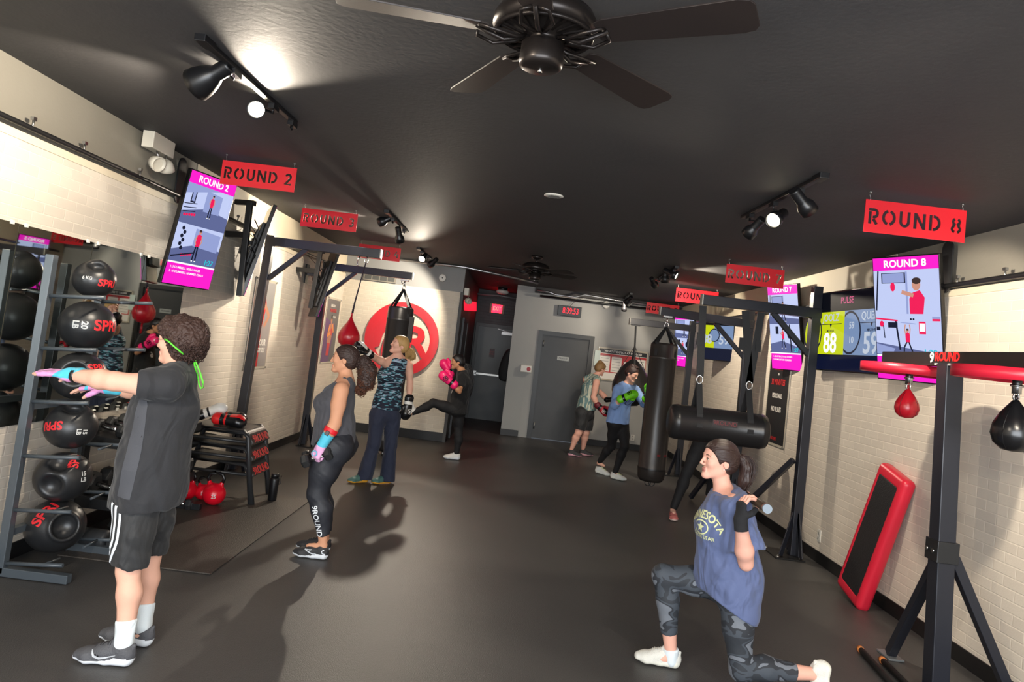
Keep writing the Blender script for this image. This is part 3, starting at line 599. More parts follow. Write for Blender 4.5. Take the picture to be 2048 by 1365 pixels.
# ------------------------------------------------------------------ exit sign, clock, emergency lights, alarms, speakers
c = at(994, 618, 16.37); t = thing('exit_sign_or_glow', 'lit red EXIT sign above the corridor door', 'exit sign', c)
MB().box(c, (0.34, 0.05, 0.22)).build('panel_backing', mat('exit_housing', '#8d7f6b', 0.5), t, 0.004)
MB().box(c+V((0, -0.027, 0)), (0.23, 0.006, 0.19)).build('lit_panel', mat('exit_red', '#ff1020', 0.4, emit='#ff0a1e', es=9), t)
text_obj('exit_letters', 'EXIT', 0.13, mat('exit_letters', '#ff9a8a', 0.4, emit='#ff5a4a', es=2.5), frame(c+V((0, -0.032, 0)), (1, 0, 0), (0, 0, 1)), t, sx=0.72)
t = thing('exit_sign_or_glow', 'red glow of the exit sign on the dark corridor side wall, as a glowing panel', 'exit sign', (-0.99, 12.5, 2.3))  # exit sign's red glow on the wall, put in as an emissive panel
rq = [atX(px, py, -0.986) for px, py in ((927, 622), (954, 624), (954, 604), (927, 600))]
MB().add([p for p in rq]+[V((-0.994, p.y, p.z)) for p in rq], [(0, 1, 2, 3), (7, 6, 5, 4), (0, 4, 5, 1), (1, 5, 6, 2), (2, 6, 7, 3), (3, 7, 4, 0)]).build('panel_backing', BLACKP, t)  # thin black backing for the glow panel, no real housing
rq = [atX(px, py, -0.984) for px, py in ((928, 621), (953, 623), (953, 605), (928, 601))]
MB().add([p+V((0.003, 0, 0)) for p in rq]+rq, [(0, 1, 2, 3), (7, 6, 5, 4), (0, 4, 5, 1), (1, 5, 6, 2), (2, 6, 7, 3), (3, 7, 4, 0)]).build('lit_panel', mat('exit_glow_red', '#e0203a', 0.4, emit='#e8203c', es=0.75), t)
c = at(1139, 623, 13.95); t = thing('digital_clock', 'black wall clock with red digits over the scuffed dark door', 'clock', c)
MB().box(c, (0.46, 0.06, 0.20)).build('clock_case', BLACKP, t, 0.006)
text_obj('clock_digits', '8:39:53', 0.165, mat('led_red', '#700010', 0.4, emit='#e0122a', es=1.3), frame(c+V((0.02, -0.032, 0)), (1, 0, 0), (0, 0, 1)), t, sx=0.66)
MB().tube([c+V((0.0, -0.01, 0.1)), c+V((0.1, -0.02, 0.22)), c+V((0.22, 0, 0.28))], 0.004, 6).build('cable', BLACKP, t)
eml_m = mat('beige_emergency_plastic', '#cfc9ba', 0.4)
def emergency(c, out, side, k, label, drop=1.0):
    c, out, side = V(c), V(out), V(side); t = thing('emergency_light', label, 'emergency light', c)
    rot = Matrix((side, out, V((0, 0, 1)))).transposed()
    MB().box(c, (0.33*k, 0.09*k, 0.14*k), rot).build('light_housing', eml_m, t, 0.006)
    for s in (-1, 1):
        p = c+side*(0.07*s*k)+out*0.03*k+V((0, 0, -0.07*k)); e = p+V((0, 0, -0.05*k))+out*0.02*k; MB().cyl(p, e, 0.008*k).build('stem', STEEL, t)
        d = (out*0.9+side*(0.35*s)+V((0, 0, -0.35))).normalized() if s < 0 else (out*-0.1+side*0.55+V((0, 0, -0.8))).normalized()
        lam = MB().lathe([(0.02*k, -0.07*k), (0.045*k, -0.05*k), (0.058*k, -0.01*k), (0.06*k, 0.02*k), (0.052*k, 0.022*k), (0.048*k, 0.0)], e+V((0, 0, -0.05*k)), d, 20).build('lamp_head', eml_m, t)
        MB().lathe([(0.05*k, 0.0), (0.03*k, -0.02*k), (0.012*k, -0.03*k)], e+V((0, 0, -0.05*k)), d, 16, caps=False).build('reflector', mat('dim_reflector', '#9a948c', 0.2, 0.7), lam)
    return t
emergency(atX(318, 288, -2.93), (1, 0, 0), (0, 1, 0), 1.0, 'beige twin-head emergency light high on the left wall')
emergency(at(934, 585, 12.25)+V((0, 0, 0)), (1, 0, 0), (0, 1, 0), 0.9, 'small white emergency light at the corridor corner')
c = at(1005, 585, 15.2); t = thing('smoke_detector', 'round white ceiling lamp above the exit sign', 'ceiling lamp', c)
MB().lathe([(0.10, 0.05), (0.14, 0.02), (0.13, -0.02), (0.08, -0.04), (0.001, -0.045)], c).build('cover', WHITEP, t); MB().cyl(c+V((0, 0, 0.04)), (c.x, c.y, ceil_z(c.x)), 0.1).build('base', BLACKP, t)
def speaker(c, r, label):
    c = V(c); t = thing('wall_speaker', label, 'speaker', c, 'round white wall speakers')
    MB().lathe([(r, 0.05), (r, 0.0), (r*0.93, -0.012), (r*0.66, -0.012), (r*0.62, 0.0)], c, (0, 1, 0), 28).build('speaker_ring', WHITEP, t)
    MB().lathe([(r*0.63, 0.0), (r*0.4, 0.01), (0.001, 0.012)], c, (0, 1, 0), 24, caps=False).build('speaker_cone', BLACKP, t); MB().lathe([(r*0.22, 0.006), (r*0.18, -0.008), (0.001, -0.012)], c, (0, 1, 0), 16).build('dust_cap', mat('grey_cap', '#555555', 0.4), t)
speaker(at(885, 556, 11.97), 0.062, 'round white speaker on the back wall near the corridor')
speaker(at(1213, 610, 13.94), 0.075, 'round white speaker high on the grey wall right of the clock')
c = V((0.158, 5.59, ceil_z(0.158))); t = thing('ceiling_vent', 'small white oval disc on the black ceiling', 'ceiling vent', c)
MB().lathe([(0.075, 0.0), (0.078, -0.008), (0.06, -0.012), (0.001, -0.012)], c, n=28).build('vent_rim', WHITEP, t)
g = MB()
for i in range(-3, 4): g.bb((c.x-math.sqrt(max(0.05**2-(i*0.014)**2, 0)), c.y+i*0.014-0.003, c.z-0.014), (c.x+math.sqrt(max(0.05**2-(i*0.014)**2, 0)), c.y+i*0.014+0.003, c.z-0.012))
g.build('vent_slots', mat('vent_slot_grey', '#55534f', 0.6), t)
c = at(762, 552, 12.0); t = thing('air_vent', 'slatted air grille at the top of the back wall', 'air vent', c)
x0, x1 = at(728, 550, 12.0).x, at(793, 550, 12.0).x
MB().bb((x0, 11.99, c.z-0.10), (x1, 12.03, c.z+0.10)).build('grille_frame', grey_m, t, 0.003)
g = MB()
for i in range(4): g.bb((x0+0.02+i*(x1-x0-0.02)/4, 11.985, c.z-0.08), (x0+(i+1)*(x1-x0-0.02)/4, 11.992, c.z+0.08))
g.build('grille_slots', mat('grille_dark', '#4a4c4a', 0.6), t)
c = at(1052, 738, 13.93); t = thing('towel_dispenser', 'white wall dispenser with a red mark on the grey pier', 'dispenser', c)
MB().box(c, (0.22, 0.09, 0.14)).build('dispenser_case', WHITEP, t, 0.015); MB().cyl(c+V((0.05, -0.046, 0)), c+V((0.05, -0.05, 0)), 0.04).build('red_mark', mat('mark_red', '#b03038', 0.5), t)
def outlet(c, nx, label):
    c = V(c); t = thing('wall_outlet', label, 'outlet', c, 'white wall outlets'); n = V(nx); s = n.cross(V((0, 0, 1)))
    r = Matrix((s, n, V((0, 0, 1)))).transposed(); MB().box(c, (0.075, 0.008, 0.115), r).build('cover_plate', WHITEP, t, 0.002)
    k = MB(); [k.box(c+n*0.006+V((0, 0, z)), (0.03, 0.004, 0.026), r) for z in (-0.025, 0.025)]; k.build('socket', mat('socket_grey', '#a8a69e', 0.5), t); return t
outlet(atX(1638, 1072, 3.104), (-1, 0, 0), 'white outlet low on the right brick wall beside the bag stand foot')
outlet(at(1265, 876, 13.99), (0, -1, 0), 'white outlet low on the grey back wall')

# ------------------------------------------------------------------ logo and posters
red_logo = mat('logo_red_acrylic', '#c8202a', 0.3)
c = V((-1.915, 12.03, 1.62)); Ro = 0.62; t = thing('wall_logo', 'large round red logo with letter R mounted on the white back wall', 'logo', c)
def ringmesh(r0, r1, y0, y1, n=64):
    mb = MB(); rings = []
    for r, y in ((r1, y0), (r1, y1), (r0, y1), (r0, y0)): rings.append([c+V((r*math.cos(2*PI*i/n), y, r*math.sin(2*PI*i/n))) for i in range(n)])
    return mb.loft(rings, False, closed=True, smooth=False)
ringmesh(0.475, Ro, -0.05, 0.0).build('logo_ring', red_logo, t)
fm = frame(c+V((0, -0.05, 0)), (1, 0, 0), (0, 0, 1))
lf = MB()
# the left wing: thick crescent widening into the circle, with a slim white slash left open
pl = [(0.5*math.cos(a), 0.5*math.sin(a)) for a in np.linspace(math.radians(95), math.radians(205), 22)]
inner = [(-0.36, -0.16), (-0.33, 0.02), (-0.24, 0.20), (-0.12, 0.34)]
lf.prism(pl+inner, 0.041, fm @ Matrix.Translation((0, 0, -0.045)))
lf.prism([(-0.04, 0.34), (-0.20, 0.16), (-0.29, -0.02), (-0.32, -0.20), (-0.30, -0.34), (-0.14, -0.42), (-0.10, -0.10), (-0.02, 0.10)], 0.042, fm @ Matrix.Translation((0, 0, -0.045)))
lf.build('logo_wing', red_logo, t)
text_obj('logo_letter', 'R', 0.70, red_logo, frame(c+V((0.24, -0.026, -0.05)), (1, 0, 0), (0, 0, 1)), t, 0.02, 0.03)
def poster(name, p, yaw_n, w, h, label, paint, cat='poster'):
    p = V(p); n = V(yaw_n); side = n.cross(V((0, 0, 1)))*-1; t = thing(name, label, cat, p); m = frame(p, side, (0, 0, 1))
    MB().prism([(-w/2-.03, -h/2-.03), (w/2+.03, -h/2-.03), (w/2+.03, h/2+.03), (-w/2-.03, h/2+.03)], 0.008, m).build('clear_panel', mat('acrylic_panel', '#bdb5a4', 0.12, spec=0.6), t, 0.002)
    k = MB()
    for a in (-1, 1):
        for b in (-1, 1): k.cyl(m @ V((a*(w/2+.015), b*(h/2+.015), 0.008)), m @ V((a*(w/2+.015), b*(h/2+.015), 0.022)), 0.01, n=12)
    k.build('standoff', CHROME, t); paint(t, m @ Matrix.Translation((0, 0, 0.009)), w, h); return t
PMs = [mat('poster_grey', '#8e8a88', 0.4), mat('poster_black', '#1c1b1d', 0.4), mat('poster_red', '#c0282c', 0.4), mat('poster_white', '#e8e4dc', 0.4), mat('poster_skin', '#b07c62', 0.5), mat('poster_orange', '#e08a3a', 0.4), mat('poster_purple', '#5a3a6a', 0.4), mat('poster_midgrey', '#5c5a5c', 0.4)]
PW, PR = PMs[3], PMs[2]
def paint_kicker(t, m, w, h):
    F = Flat(m); F.rect(-w/2, -h/2, w/2, h/2, 0)
    F.poly([(-.22, -.5), (.05, -.5), (.02, -.05), (.1, .22), (.05, .30), (-.08, .28), (-.14, .05)], 2); F.disc(-.02, .36, .055, 4, .075); F.disc(-.02, .41, .06, 1, .05); F.line([(.05, .22), (.22, .10), (.10, -.02)], .06, 4); F.line([(-.05, .22), (-.2, .08)], .06, 4)
    F.line([(-.18, -.28), (-.22, -.44)], .07, 1); F.build('print', t, PMs)
    text_obj('poster_text', 'BE YOUR', 0.10, PW, m @ Matrix.Translation((0.02, -h*0.22, 0.003)), t, 0.0004, 0.03); text_obj('poster_text', 'STRONGER SELF', 0.075, PW, m @ Matrix.Translation((0.0, -h*0.31, 0.003)), t, 0.0004, 0.03, sx=0.8)
def paint_boxer(t, m, w, h):
    F = Flat(m); F.rect(-w/2, -h/2, w/2, h/2, 7); F.poly([(-w/2, -h/2), (w*.1, -h/2), (w*.3, h*.1), (-w/2, h*.2)], 6)
    F.poly([(-.16, -.2), (.06, -.22), (.12, .0), (.05, .12), (-.1, .1)], 4); F.disc(-.02, .17, .05, 4, .065); F.disc(-.02, .22, .055, 1, .04); F.disc(.04, -.02, .06, 2); F.line([(-.1, .08), (-.16, -.08), (.0, -.04)], .05, 5); F.line([(.08, .1), (.16, -.02)], .05, 5); F.rect(-.12, -.4, .04, -.2, 2)
    F.build('print', t, PMs); text_obj('poster_text', 'UNLEASH', 0.06, PW, m @ Matrix.Translation((-0.05, h*0.40, 0.003)), t, 0.0004, 0.02); text_obj('poster_text', 'THE FIGHTER', 0.075, PR, m @ Matrix.Translation((0.0, h*0.32, 0.003)), t, 0.0004, 0.03, sx=0.85); text_obj('poster_text', 'WITHIN', 0.05, PW, m @ Matrix.Translation((0.1, h*0.22, 0.003)), t, 0.0004, 0.02)
def paint_black(t, m, w, h):
    F = Flat(m); F.rect(-w/2, -h/2, w/2, h/2, 1); F.build('print', t, PMs)
    for s_, z, mm, k in (('STRONG', .33, PR, .075), ('IN', .26, PW, .04), ('30 MINUTES', .17, PR, .095), ('PERSONAL', .02, PW, .075), ('NO RULES', -.13, PW, .08), ('9ROUND', -.45, PR, .05)):
        text_obj('poster_text', s_, k, mm, m @ Matrix.Translation((0, h*z, 0.003)), t, 0.0004, 0.02, sx=0.85)
cpo = V((WX0+0.002, 8.35, 1.62)); poster('framed_poster', cpo, (1, 0, 0), 0.62, 1.0, 'grey poster of a red-suited athlete on the left wall between the bag stands', paint_kicker)
cpo = V((WX0+0.002, 11.5, 1.62)); poster('framed_poster', cpo, (1, 0, 0), 0.75, 1.0, 'dark poster of a boxer with red and white lettering in the left far corner', paint_boxer)
poster('framed_poster', (WX1-0.002, 8.42, 1.48), (-1, 0, 0), 0.62, 1.05, 'black poster with red and white words on the right wall under ROUND 7', paint_black)
def paint_board(t, m, w, h):
    F = Flat(m); F.rect(-w/2, -h/2, w/2, h/2, 3); F.rect(-w/2, h*.36, w/2, h/2, 1); F.rect(-w/2, -h*.28, w/2, h*.34, 2)
    for i in range(4):
        x = -w/2+0.02+i*w/4
        if i != 2: F.rect(x, -h*.25, x+w/4-0.03, h*.26, 3); [F.rect(x+.02, -h*.2+j*.055, x+w/4-0.06, -h*.2+j*.055+.008, 0) for j in range(6)]
    F.rect(-w/2, -h/2+0.0, w/2, -h*.33, 3); F.build('print', t, PMs)
    text_obj('board_text', 'WHAT IT EXPECT AT 9ROUND', 0.055, PW, m @ Matrix.Translation((0, h*0.43, 0.003)), t, 0.0004, 0.03, sx=0.95); text_obj('board_text', '30', 0.2, PW, m @ Matrix.Translation((w*.125, -h*0.02, 0.003)), t, 0.0004, 0.04)
a, b = at(1205, 700, 13.98), at(1268, 760, 13.98); mid = V(((a.x+2.50)/2, 13.985, 1.60))
poster('notice_board', mid, (0, -1, 0), 0.92, 0.58, 'red and white notice board with printed columns on the grey back wall', paint_board, 'notice board')
c = at(1190, 716, 13.97); c.x = 1.60; t = thing('paper_notice', 'narrow pale sheet between the dark door and the notice board', 'notice', c)
MB().box(c, (0.11, 0.01, 0.30)).build('sheet', mat('pale_sheet', '#c4d2cc', 0.4), t)
# coats by the corridor pier
cm = mat('black_coat_cloth', '#141518', 0.8, bump=0.3, bscale=25)
c = V((0.06, 13.7, 1.15))
mb = MB(); zs = [1.42, 1.37, 1.28, 1.12, 0.98, 0.85, 0.76]; ws = [0.03, 0.06, 0.09, 0.12, 0.13, 0.12, 0.09]
rings = [[V((-0.02-w*0.55+w*math.cos(2*PI*i/18)*(1+0.08*math.sin(5*i+z*9)), 14.05+0.09*math.sin(2*PI*i/18), z)) for i in range(18)] for z, w in zip(zs, ws)]
co = mb.loft(rings).build('hanging_coat', cm, None, sub=1); tag(co, 'black coats bunched on the side of the grey pier', 'coat'); co.location = V((-0.07, 0.12, 0.25))
c = V((-0.16, 14.14, 1.85)); 
# mirrors on the left wall
mir = mat('mirror_silver', '#c9cdc8', 0.02, 1.0)
ys = [3.05, 4.165, 4.905, 5.60, 6.32]
for i in range(4):
    t = thing('wall_mirror', ['mirror panel at the left edge of the picture, beside the ball rack', 'mirror panel directly behind the ball rack', 'mirror panel above the dumbbell tray', 'mirror panel farthest along, under the ROUND 2 television'][i], 'mirror', (WX0, (ys[i]+ys[i+1])/2, 0.86), 'mirror panels on the left wall')
    MB().bb((WX0+0.001, ys[i]+0.003, 0.86), (WX0+0.007, ys[i+1]-0.003, 2.072)).build('mirror_glass', mir, t)
    k = MB()
    for y in (ys[i]+0.06, ys[i+1]-0.06):
        for z in (0.86, 2.072): k.bb((WX0, y-0.012, z-0.012), (WX0+0.014, y+0.012, z+0.012))
    k.build('mirror_clip', WHITEP, t, 0.002)
# ------------------------------------------------------------------ smooth implicit surfaces -> mesh
A_ = lambda v: np.array([v[0], v[1], v[2]], dtype=np.float32)
class Sdf:
    def __init__(s): s.p = []; s.noise = None
    def cap(s, a, b, ra, rb=None, k=0.02, op='+'):
        rb = ra if rb is None else rb; s.p.append(('cap', A_(a), A_(b), ra, rb, k, op)); return s
    def ecap(s, a, b, wa, wb, side, k=0.03, op='+'):
        s.p.append(('ecap', A_(a), A_(b), wa, wb, A_(V(side).normalized()), k, op)); return s
    def ell(s, c, r, rot=None, k=0.02, op='+'):
        R = np.array(rot if rot is not None else Matrix.Identity(3), dtype=np.float32)[:3, :3]
        s.p.append(('ell', A_(c), np.array(r, dtype=np.float32), R, k, op)); return s
    def box(s, c, h, rot=None, rad=0.01, k=0.01, op='+'):
        R = np.array(rot if rot is not None else Matrix.Identity(3), dtype=np.float32)[:3, :3]
        s.p.append(('box', A_(c), np.array(h, dtype=np.float32), R, rad, k, op)); return s
    def torus(s, c, R, r, rot=None, k=0.01, op='+'):
        M = np.array(rot if rot is not None else Matrix.Identity(3), dtype=np.float32)[:3, :3]
        s.p.append(('tor', A_(c), R, r, M, k, op)); return s
    def chain(s, pts, rs, k=0.02):
        for i in range(len(pts)-1): s.cap(pts[i], pts[i+1], rs[i], rs[i+1], k)
        return s
    def plane(s, p, n, k=0.004):   # keep the side the normal points away from
        s.p.append(('pl', A_(p), A_(V(n).normalized()), k, '^')); return s
    def bounds(s, q):
        t = q[0]
        if t == 'cap': r = max(q[3], q[4]); return np.minimum(q[1], q[2])-r, np.maximum(q[1], q[2])+r
        if t == 'ecap': r = max(*q[3], *q[4]); return np.minimum(q[1], q[2])-r, np.maximum(q[1], q[2])+r
        if t == 'ell': r = q[2].max(); return q[1]-r, q[1]+r
        if t == 'box': r = np.linalg.norm(q[2])+q[4]; return q[1]-r, q[1]+r
        if t == 'tor': r = q[2]+q[3]; return q[1]-r, q[1]+r
    def dist(s, q, P):
        t = q[0]
        if t == 'cap':
            a, b = q[1], q[2]; ba = b-a; L = max(float(ba@ba), 1e-9); h = np.clip(((P-a)@ba)/L, 0, 1)
            return np.linalg.norm(P-a-h[..., None]*ba, axis=-1)-(q[3]+(q[4]-q[3])*h)
        if t == 'ecap':
            a, b, sd = q[1], q[2], q[5]; ba = b-a; L = max(float(ba@ba), 1e-9); h = np.clip(((P-a)@ba)/L, 0, 1)
            d = P-a-h[..., None]*ba; x = d@sd; l2 = (d*d).sum(-1); y2 = np.maximum(l2-x*x, 0)
            w = q[3][0]+(q[4][0]-q[3][0])*h; e = q[3][1]+(q[4][1]-q[3][1])*h
            n = np.sqrt((x/w)**2+y2/(e*e)); l = np.sqrt(l2)
            return np.where(n > 1e-3, l*(1-1/np.maximum(n, 1e-3)), -np.minimum(w, e))
        if t == 'ell':
            d = (P-q[1])@q[3]; k0 = np.linalg.norm(d/q[2], axis=-1); k1 = np.linalg.norm(d/(q[2]**2), axis=-1)
            return np.where(k1 > 1e-6, k0*(k0-1)/np.maximum(k1, 1e-6), -q[2].min())
        if t == 'box':
            d = np.abs((P-q[1])@q[3])-q[2]+q[4]; return np.linalg.norm(np.maximum(d, 0), axis=-1)+np.minimum(d.max(-1), 0)-q[4]
        if t == 'tor':
            d = (P-q[1])@q[4]; return np.hypot(np.hypot(d[..., 0], d[..., 1])-q[2], d[..., 2])-q[3]
        if t == 'pl': return (P-q[1])@q[2]
    def grid(s, lo, hi, res):
        n = np.maximum(np.ceil((hi-lo)/res).astype(int)+1, 4)
        ax = [lo[i]+res*np.arange(n[i], dtype=np.float32) for i in range(3)]
        F = np.full(n, 0.3, dtype=np.float32); mg = 0.06
        for q in s.p:
            if q[0] == 'pl': sl = [slice(0, m) for m in n]; k = q[3]
            else:
                b0, b1 = s.bounds(q); sl = []
                for i in range(3):
                    i0 = int(max(0, math.floor((b0[i]-mg-lo[i])/res))); i1 = int(min(n[i], math.ceil((b1[i]+mg-lo[i])/res)+1)); sl.append(slice(i0, max(i1, i0)))
                if any(x.stop <= x.start for x in sl): continue
                k = q[-2]
            sl = tuple(sl); P = np.stack(np.meshgrid(ax[0][sl[0]], ax[1][sl[1]], ax[2][sl[2]], indexing='ij'), -1).astype(np.float32)
            D = s.dist(q, P); f = F[sl]; op = q[-1]
            if op == '+': h = np.maximum(k-np.abs(f-D), 0)/k; F[sl] = np.minimum(f, D)-h*h*k*0.25
            else:
                D2 = -D if op == '-' else D; h = np.maximum(k-np.abs(f-D2), 0)/k; F[sl] = np.maximum(f, D2)+h*h*k*0.25
        if s.noise is not None:
            near = np.abs(F) < 0.05; idx = np.argwhere(near)
            if len(idx): F[near] += s.noise((lo+idx*res).astype(np.float32))
        return F
    def allbounds(s):
        bs = [s.bounds(q) for q in s.p if q[0] != 'pl' and q[-1] == '+']
        return np.min([b[0] for b in bs], 0)-0.02, np.max([b[1] for b in bs], 0)+0.02
    def nets(s, lo, hi, res):
        F = s.grid(lo, hi, res); S = F < 0
        c = [S[i:S.shape[0]-1+i, j:S.shape[1]-1+j, k:S.shape[2]-1+k] for i in (0, 1) for j in (0, 1) for k in (0, 1)]
        cnt = sum(x.astype(np.int8) for x in c); act = (cnt > 0) & (cnt < 8); idx = np.argwhere(act)
        if not len(idx): return np.zeros((0, 3)), np.zeros((0, 4), int)
        vid = -np.ones(act.shape, dtype=np.int64); vid[act] = np.arange(len(idx))
        off = np.array([(i, j, k) for i in (0, 1) for j in (0, 1) for k in (0, 1)]); acc = np.zeros((len(idx), 3)); num = np.zeros(len(idx))
        vals = [F[tuple((idx+o).T)] for o in off]
        for a in range(8):
            for b in range(a+1, 8):
                if np.abs(off[a]-off[b]).sum() != 1: continue
                fa, fb = vals[a], vals[b]; m = (fa < 0) != (fb < 0)
                t = np.where(m, fa/np.where(np.abs(fa-fb) > 1e-12, fa-fb, 1), 0)[:, None]
                acc += m[:, None]*(off[a]+t*(off[b]-off[a])); num += m
        Vt = lo+(idx+acc/num[:, None])*res; Q = []
        for ax_ in range(3):
            u, v = (ax_+1) % 3, (ax_+2) % 3
            sa = [slice(None)]*3; sb = [slice(None)]*3; sa[ax_] = slice(0, -1); sb[ax_] = slice(1, None)
            A, B = S[tuple(sa)], S[tuple(sb)]; e = np.argwhere(A != B)
            e = e[(e[:, u] > 0) & (e[:, v] > 0) & (e[:, u] < F.shape[u]-1) & (e[:, v] < F.shape[v]-1)]
            if not len(e): continue
            eu = np.zeros(3, int); eu[u] = 1; ev = np.zeros(3, int); ev[v] = 1
            q = np.stack([vid[tuple((e-eu-ev).T)], vid[tuple((e-ev).T)], vid[tuple(e.T)], vid[tuple((e-eu).T)]], 1)
            fl = ~A[tuple(e.T)]; q[fl] = q[fl][:, ::-1]; Q.append(q)
        return Vt, np.concatenate(Q)
    def mesh(s, name, mats, parent=None, res=0.008, fine=(), matfn=None, smooth_it=1):
        lo, hi = s.allbounds(); parts = []
        Vt, Q = s.nets(lo, hi, res)
        fine = [(np.array(a, dtype=np.float32), np.array(b, dtype=np.float32), r) for a, b, r in fine]
        if len(Q):
            for a, b, r in fine:
                ins = ((Vt > a+res*1.2) & (Vt < b-res*1.2)).all(1); Q = Q[~ins[Q].all(1)]
            parts.append((Vt, Q))
        for a, b, r in fine: parts.append(s.nets(np.maximum(a, lo), np.minimum(b, hi), r))
        vs = []; fs = []; k = 0
        for a, q in parts:
            if not len(q): continue
            used = np.unique(q); mp = -np.ones(len(a), int); mp[used] = np.arange(len(used)); a = a[used]; q = mp[q]
            for _ in range(smooth_it):   # light relax to remove grid steps
                e = np.concatenate([q[:, [0, 1]], q[:, [1, 2]], q[:, [2, 3]], q[:, [3, 0]]]); e = np.concatenate([e, e[:, ::-1]])
                sm = np.zeros_like(a); n = np.zeros(len(a)); np.add.at(sm, e[:, 0], a[e[:, 1]]); np.add.at(n, e[:, 0], 1)
                a = a*0.5+0.5*sm/np.maximum(n, 1)[:, None]
            vs.append(a); fs.append(q+k); k += len(a)
        vs = np.concatenate(vs); fs = np.concatenate(fs); me = bpy.data.meshes.new(name)
        me.vertices.add(len(vs)); me.vertices.foreach_set('co', vs.astype(np.float32).ravel())
        me.loops.add(len(fs)*4); me.loops.foreach_set('vertex_index', fs.ravel().astype(np.int32))
        me.polygons.add(len(fs)); me.polygons.foreach_set('loop_start', np.arange(0, len(fs)*4, 4, dtype=np.int32))
        if not isinstance(mats, (list, tuple)): mats = [mats]
        for m in mats: me.materials.append(m)
        if matfn is not None:
            ce = vs[fs].mean(1); me.polygons.foreach_set('material_index', np.asarray(matfn(ce), dtype=np.int32))
        me.polygons.foreach_set('use_smooth', np.ones(len(fs), bool)); me.update(calc_edges=True); me.validate()
        o = bpy.data.objects.new(name, me); C.objects.link(o)
        if parent: adopt(o, parent)
        return o
def on_sphere_text(name, s, size, m, c, R, d, up, parent, bold=0.03, ext=0.0015, sx=1.0):
    me = text_data(s, size, ext, bold); d = V(d).normalized(); up = V(up); up = (up-d*up.dot(d)).normalized(); x = up.cross(d)
    for v in me.vertices:
        a, b, r = v.co.x*sx/R, v.co.y/R, R+v.co.z
        v.co = V(c)+(d*math.cos(a)*math.cos(b)+x*math.sin(a)*math.cos(b)+up*math.sin(b))*r
    me.materials.clear(); me.materials.append(m); o = bpy.data.objects.new(name, me); C.objects.link(o)
    if parent: adopt(o, parent)
    return o
def glove(parent, w, d, up, thumb, s, mats, name='boxing_glove', cuffname=None, text=True, res=0.006, textm=None):
    """boxing glove: w wrist, d towards the knuckles, up = back of the hand, thumb = side of the thumb"""
    w, d = V(w), V(d).normalized(); up = V(up); up = (up-d*up.dot(d)).normalized(); sd = V(thumb); sd = (sd-d*sd.dot(d)-up*sd.dot(up)).normalized()
    S = Sdf(); P = lambda a, b, c_: w+d*(a*s*0.90)+up*(b*s)+sd*(c_*s)
    S.ecap(P(-0.02, 0, 0), P(0.07, 0, 0), (0.060*s, 0.050*s), (0.050*s, 0.043*s), sd, 0.01)
    S.ecap(P(0.09, 0.003, 0), P(0.18, 0.010, 0), (0.056*s, 0.042*s), (0.062*s, 0.044*s), sd, 0.02)
    S.ell(P(0.215, -0.012, 0), (0.048*s, 0.048*s, 0.062*s), Matrix((d, up, sd)).transposed(), 0.03)
    S.ell(P(0.16, -0.052, 0.0), (0.055*s, 0.034*s, 0.060*s), Matrix((d, up, sd)).transposed(), 0.02)
    S.cap(P(0.10, -0.02, 0.055), P(0.165, -0.030, 0.084), 0.024*s, 0.026*s, 0.008).cap(P(0.165, -0.030, 0.084), P(0.212, -0.040, 0.078), 0.026*s, 0.022*s, 0.006)
    rot = np.array([list(d), list(up), list(sd)]); w_ = np.array(w)
    def mf(c):
        q = (c-w_)@rot.T/s; r = np.zeros(len(c), int)
        r[q[:, 0] < 0.075] = 1; r[(q[:, 0] < 0.055) & (q[:, 0] > 0.02)] = 2
        if len(mats) > 3: r[(q[:, 1] > 0.02) & (q[:, 0] > 0.1) & (q[:, 2] > -0.01)] = 3
        return r
    o = S.mesh(name, mats, parent, res*s, matfn=mf)
    if text:
        tm = textm or mat('glove_print', '#f0f0ee', 0.5)
        c = P(0.155, 0.062, 0)
        c = P(0.15, 0.052, 0); k = MB(); ring = [c+d*(0.030*s*math.cos(a))+sd*(0.030*s*math.sin(a))+up*0.003 for a in np.linspace(0, 2*PI, 20, endpoint=False)]; k.tube(ring, 0.004*s, 6, closed=True); k.build('glove_emblem', tm, o)
        text_obj('glove_letter', 'R', 0.045*s, tm, frame(c+up*0.004, sd*-1, d), o, 0.001, 0.04)
    return o
def bvh(o):
    from mathutils.bvhtree import BVHTree
    me = o.data; return BVHTree.FromPolygons([v.co.copy() for v in me.vertices], [tuple(p.vertices) for p in me.polygons])
def decal(name, me, m, target, mtx, parent, off=0.0015, depth=0.35):
    """lay a flat mesh (in mtx's xy plane) onto the target surface by casting along the plane's normal"""
    bt = bvh(target) if not hasattr(target, 'ray_cast') or hasattr(target, 'data') else target
    bm = bmesh.new(); bm.from_mesh(me)
    bmesh.ops.triangulate(bm, faces=bm.faces)
    for _ in range(2):
        lg = [e for e in bm.edges if e.calc_length() > 0.012]
        if not lg: break
        bmesh.ops.subdivide_edges(bm, edges=lg, cuts=1); bmesh.ops.triangulate(bm, faces=bm.faces)
    z = (mtx.to_3x3() @ V((0, 0, 1))).normalized(); bad = []
    for v in bm.verts:
        p = mtx @ V((v.co.x, v.co.y, 0)); h = bt.ray_cast(p+z*depth, -z, depth*2)
        if h[0] is None: bad.append(v); continue
        v.co = h[0]+h[1]*off
    bmesh.ops.delete(bm, geom=bad, context='VERTS')
    bm.to_mesh(me); bm.free(); me.materials.clear(); me.materials.append(m)
    for p in me.polygons: p.use_smooth = True
    o = bpy.data.objects.new(name, me); C.objects.link(o); adopt(o, parent); return o
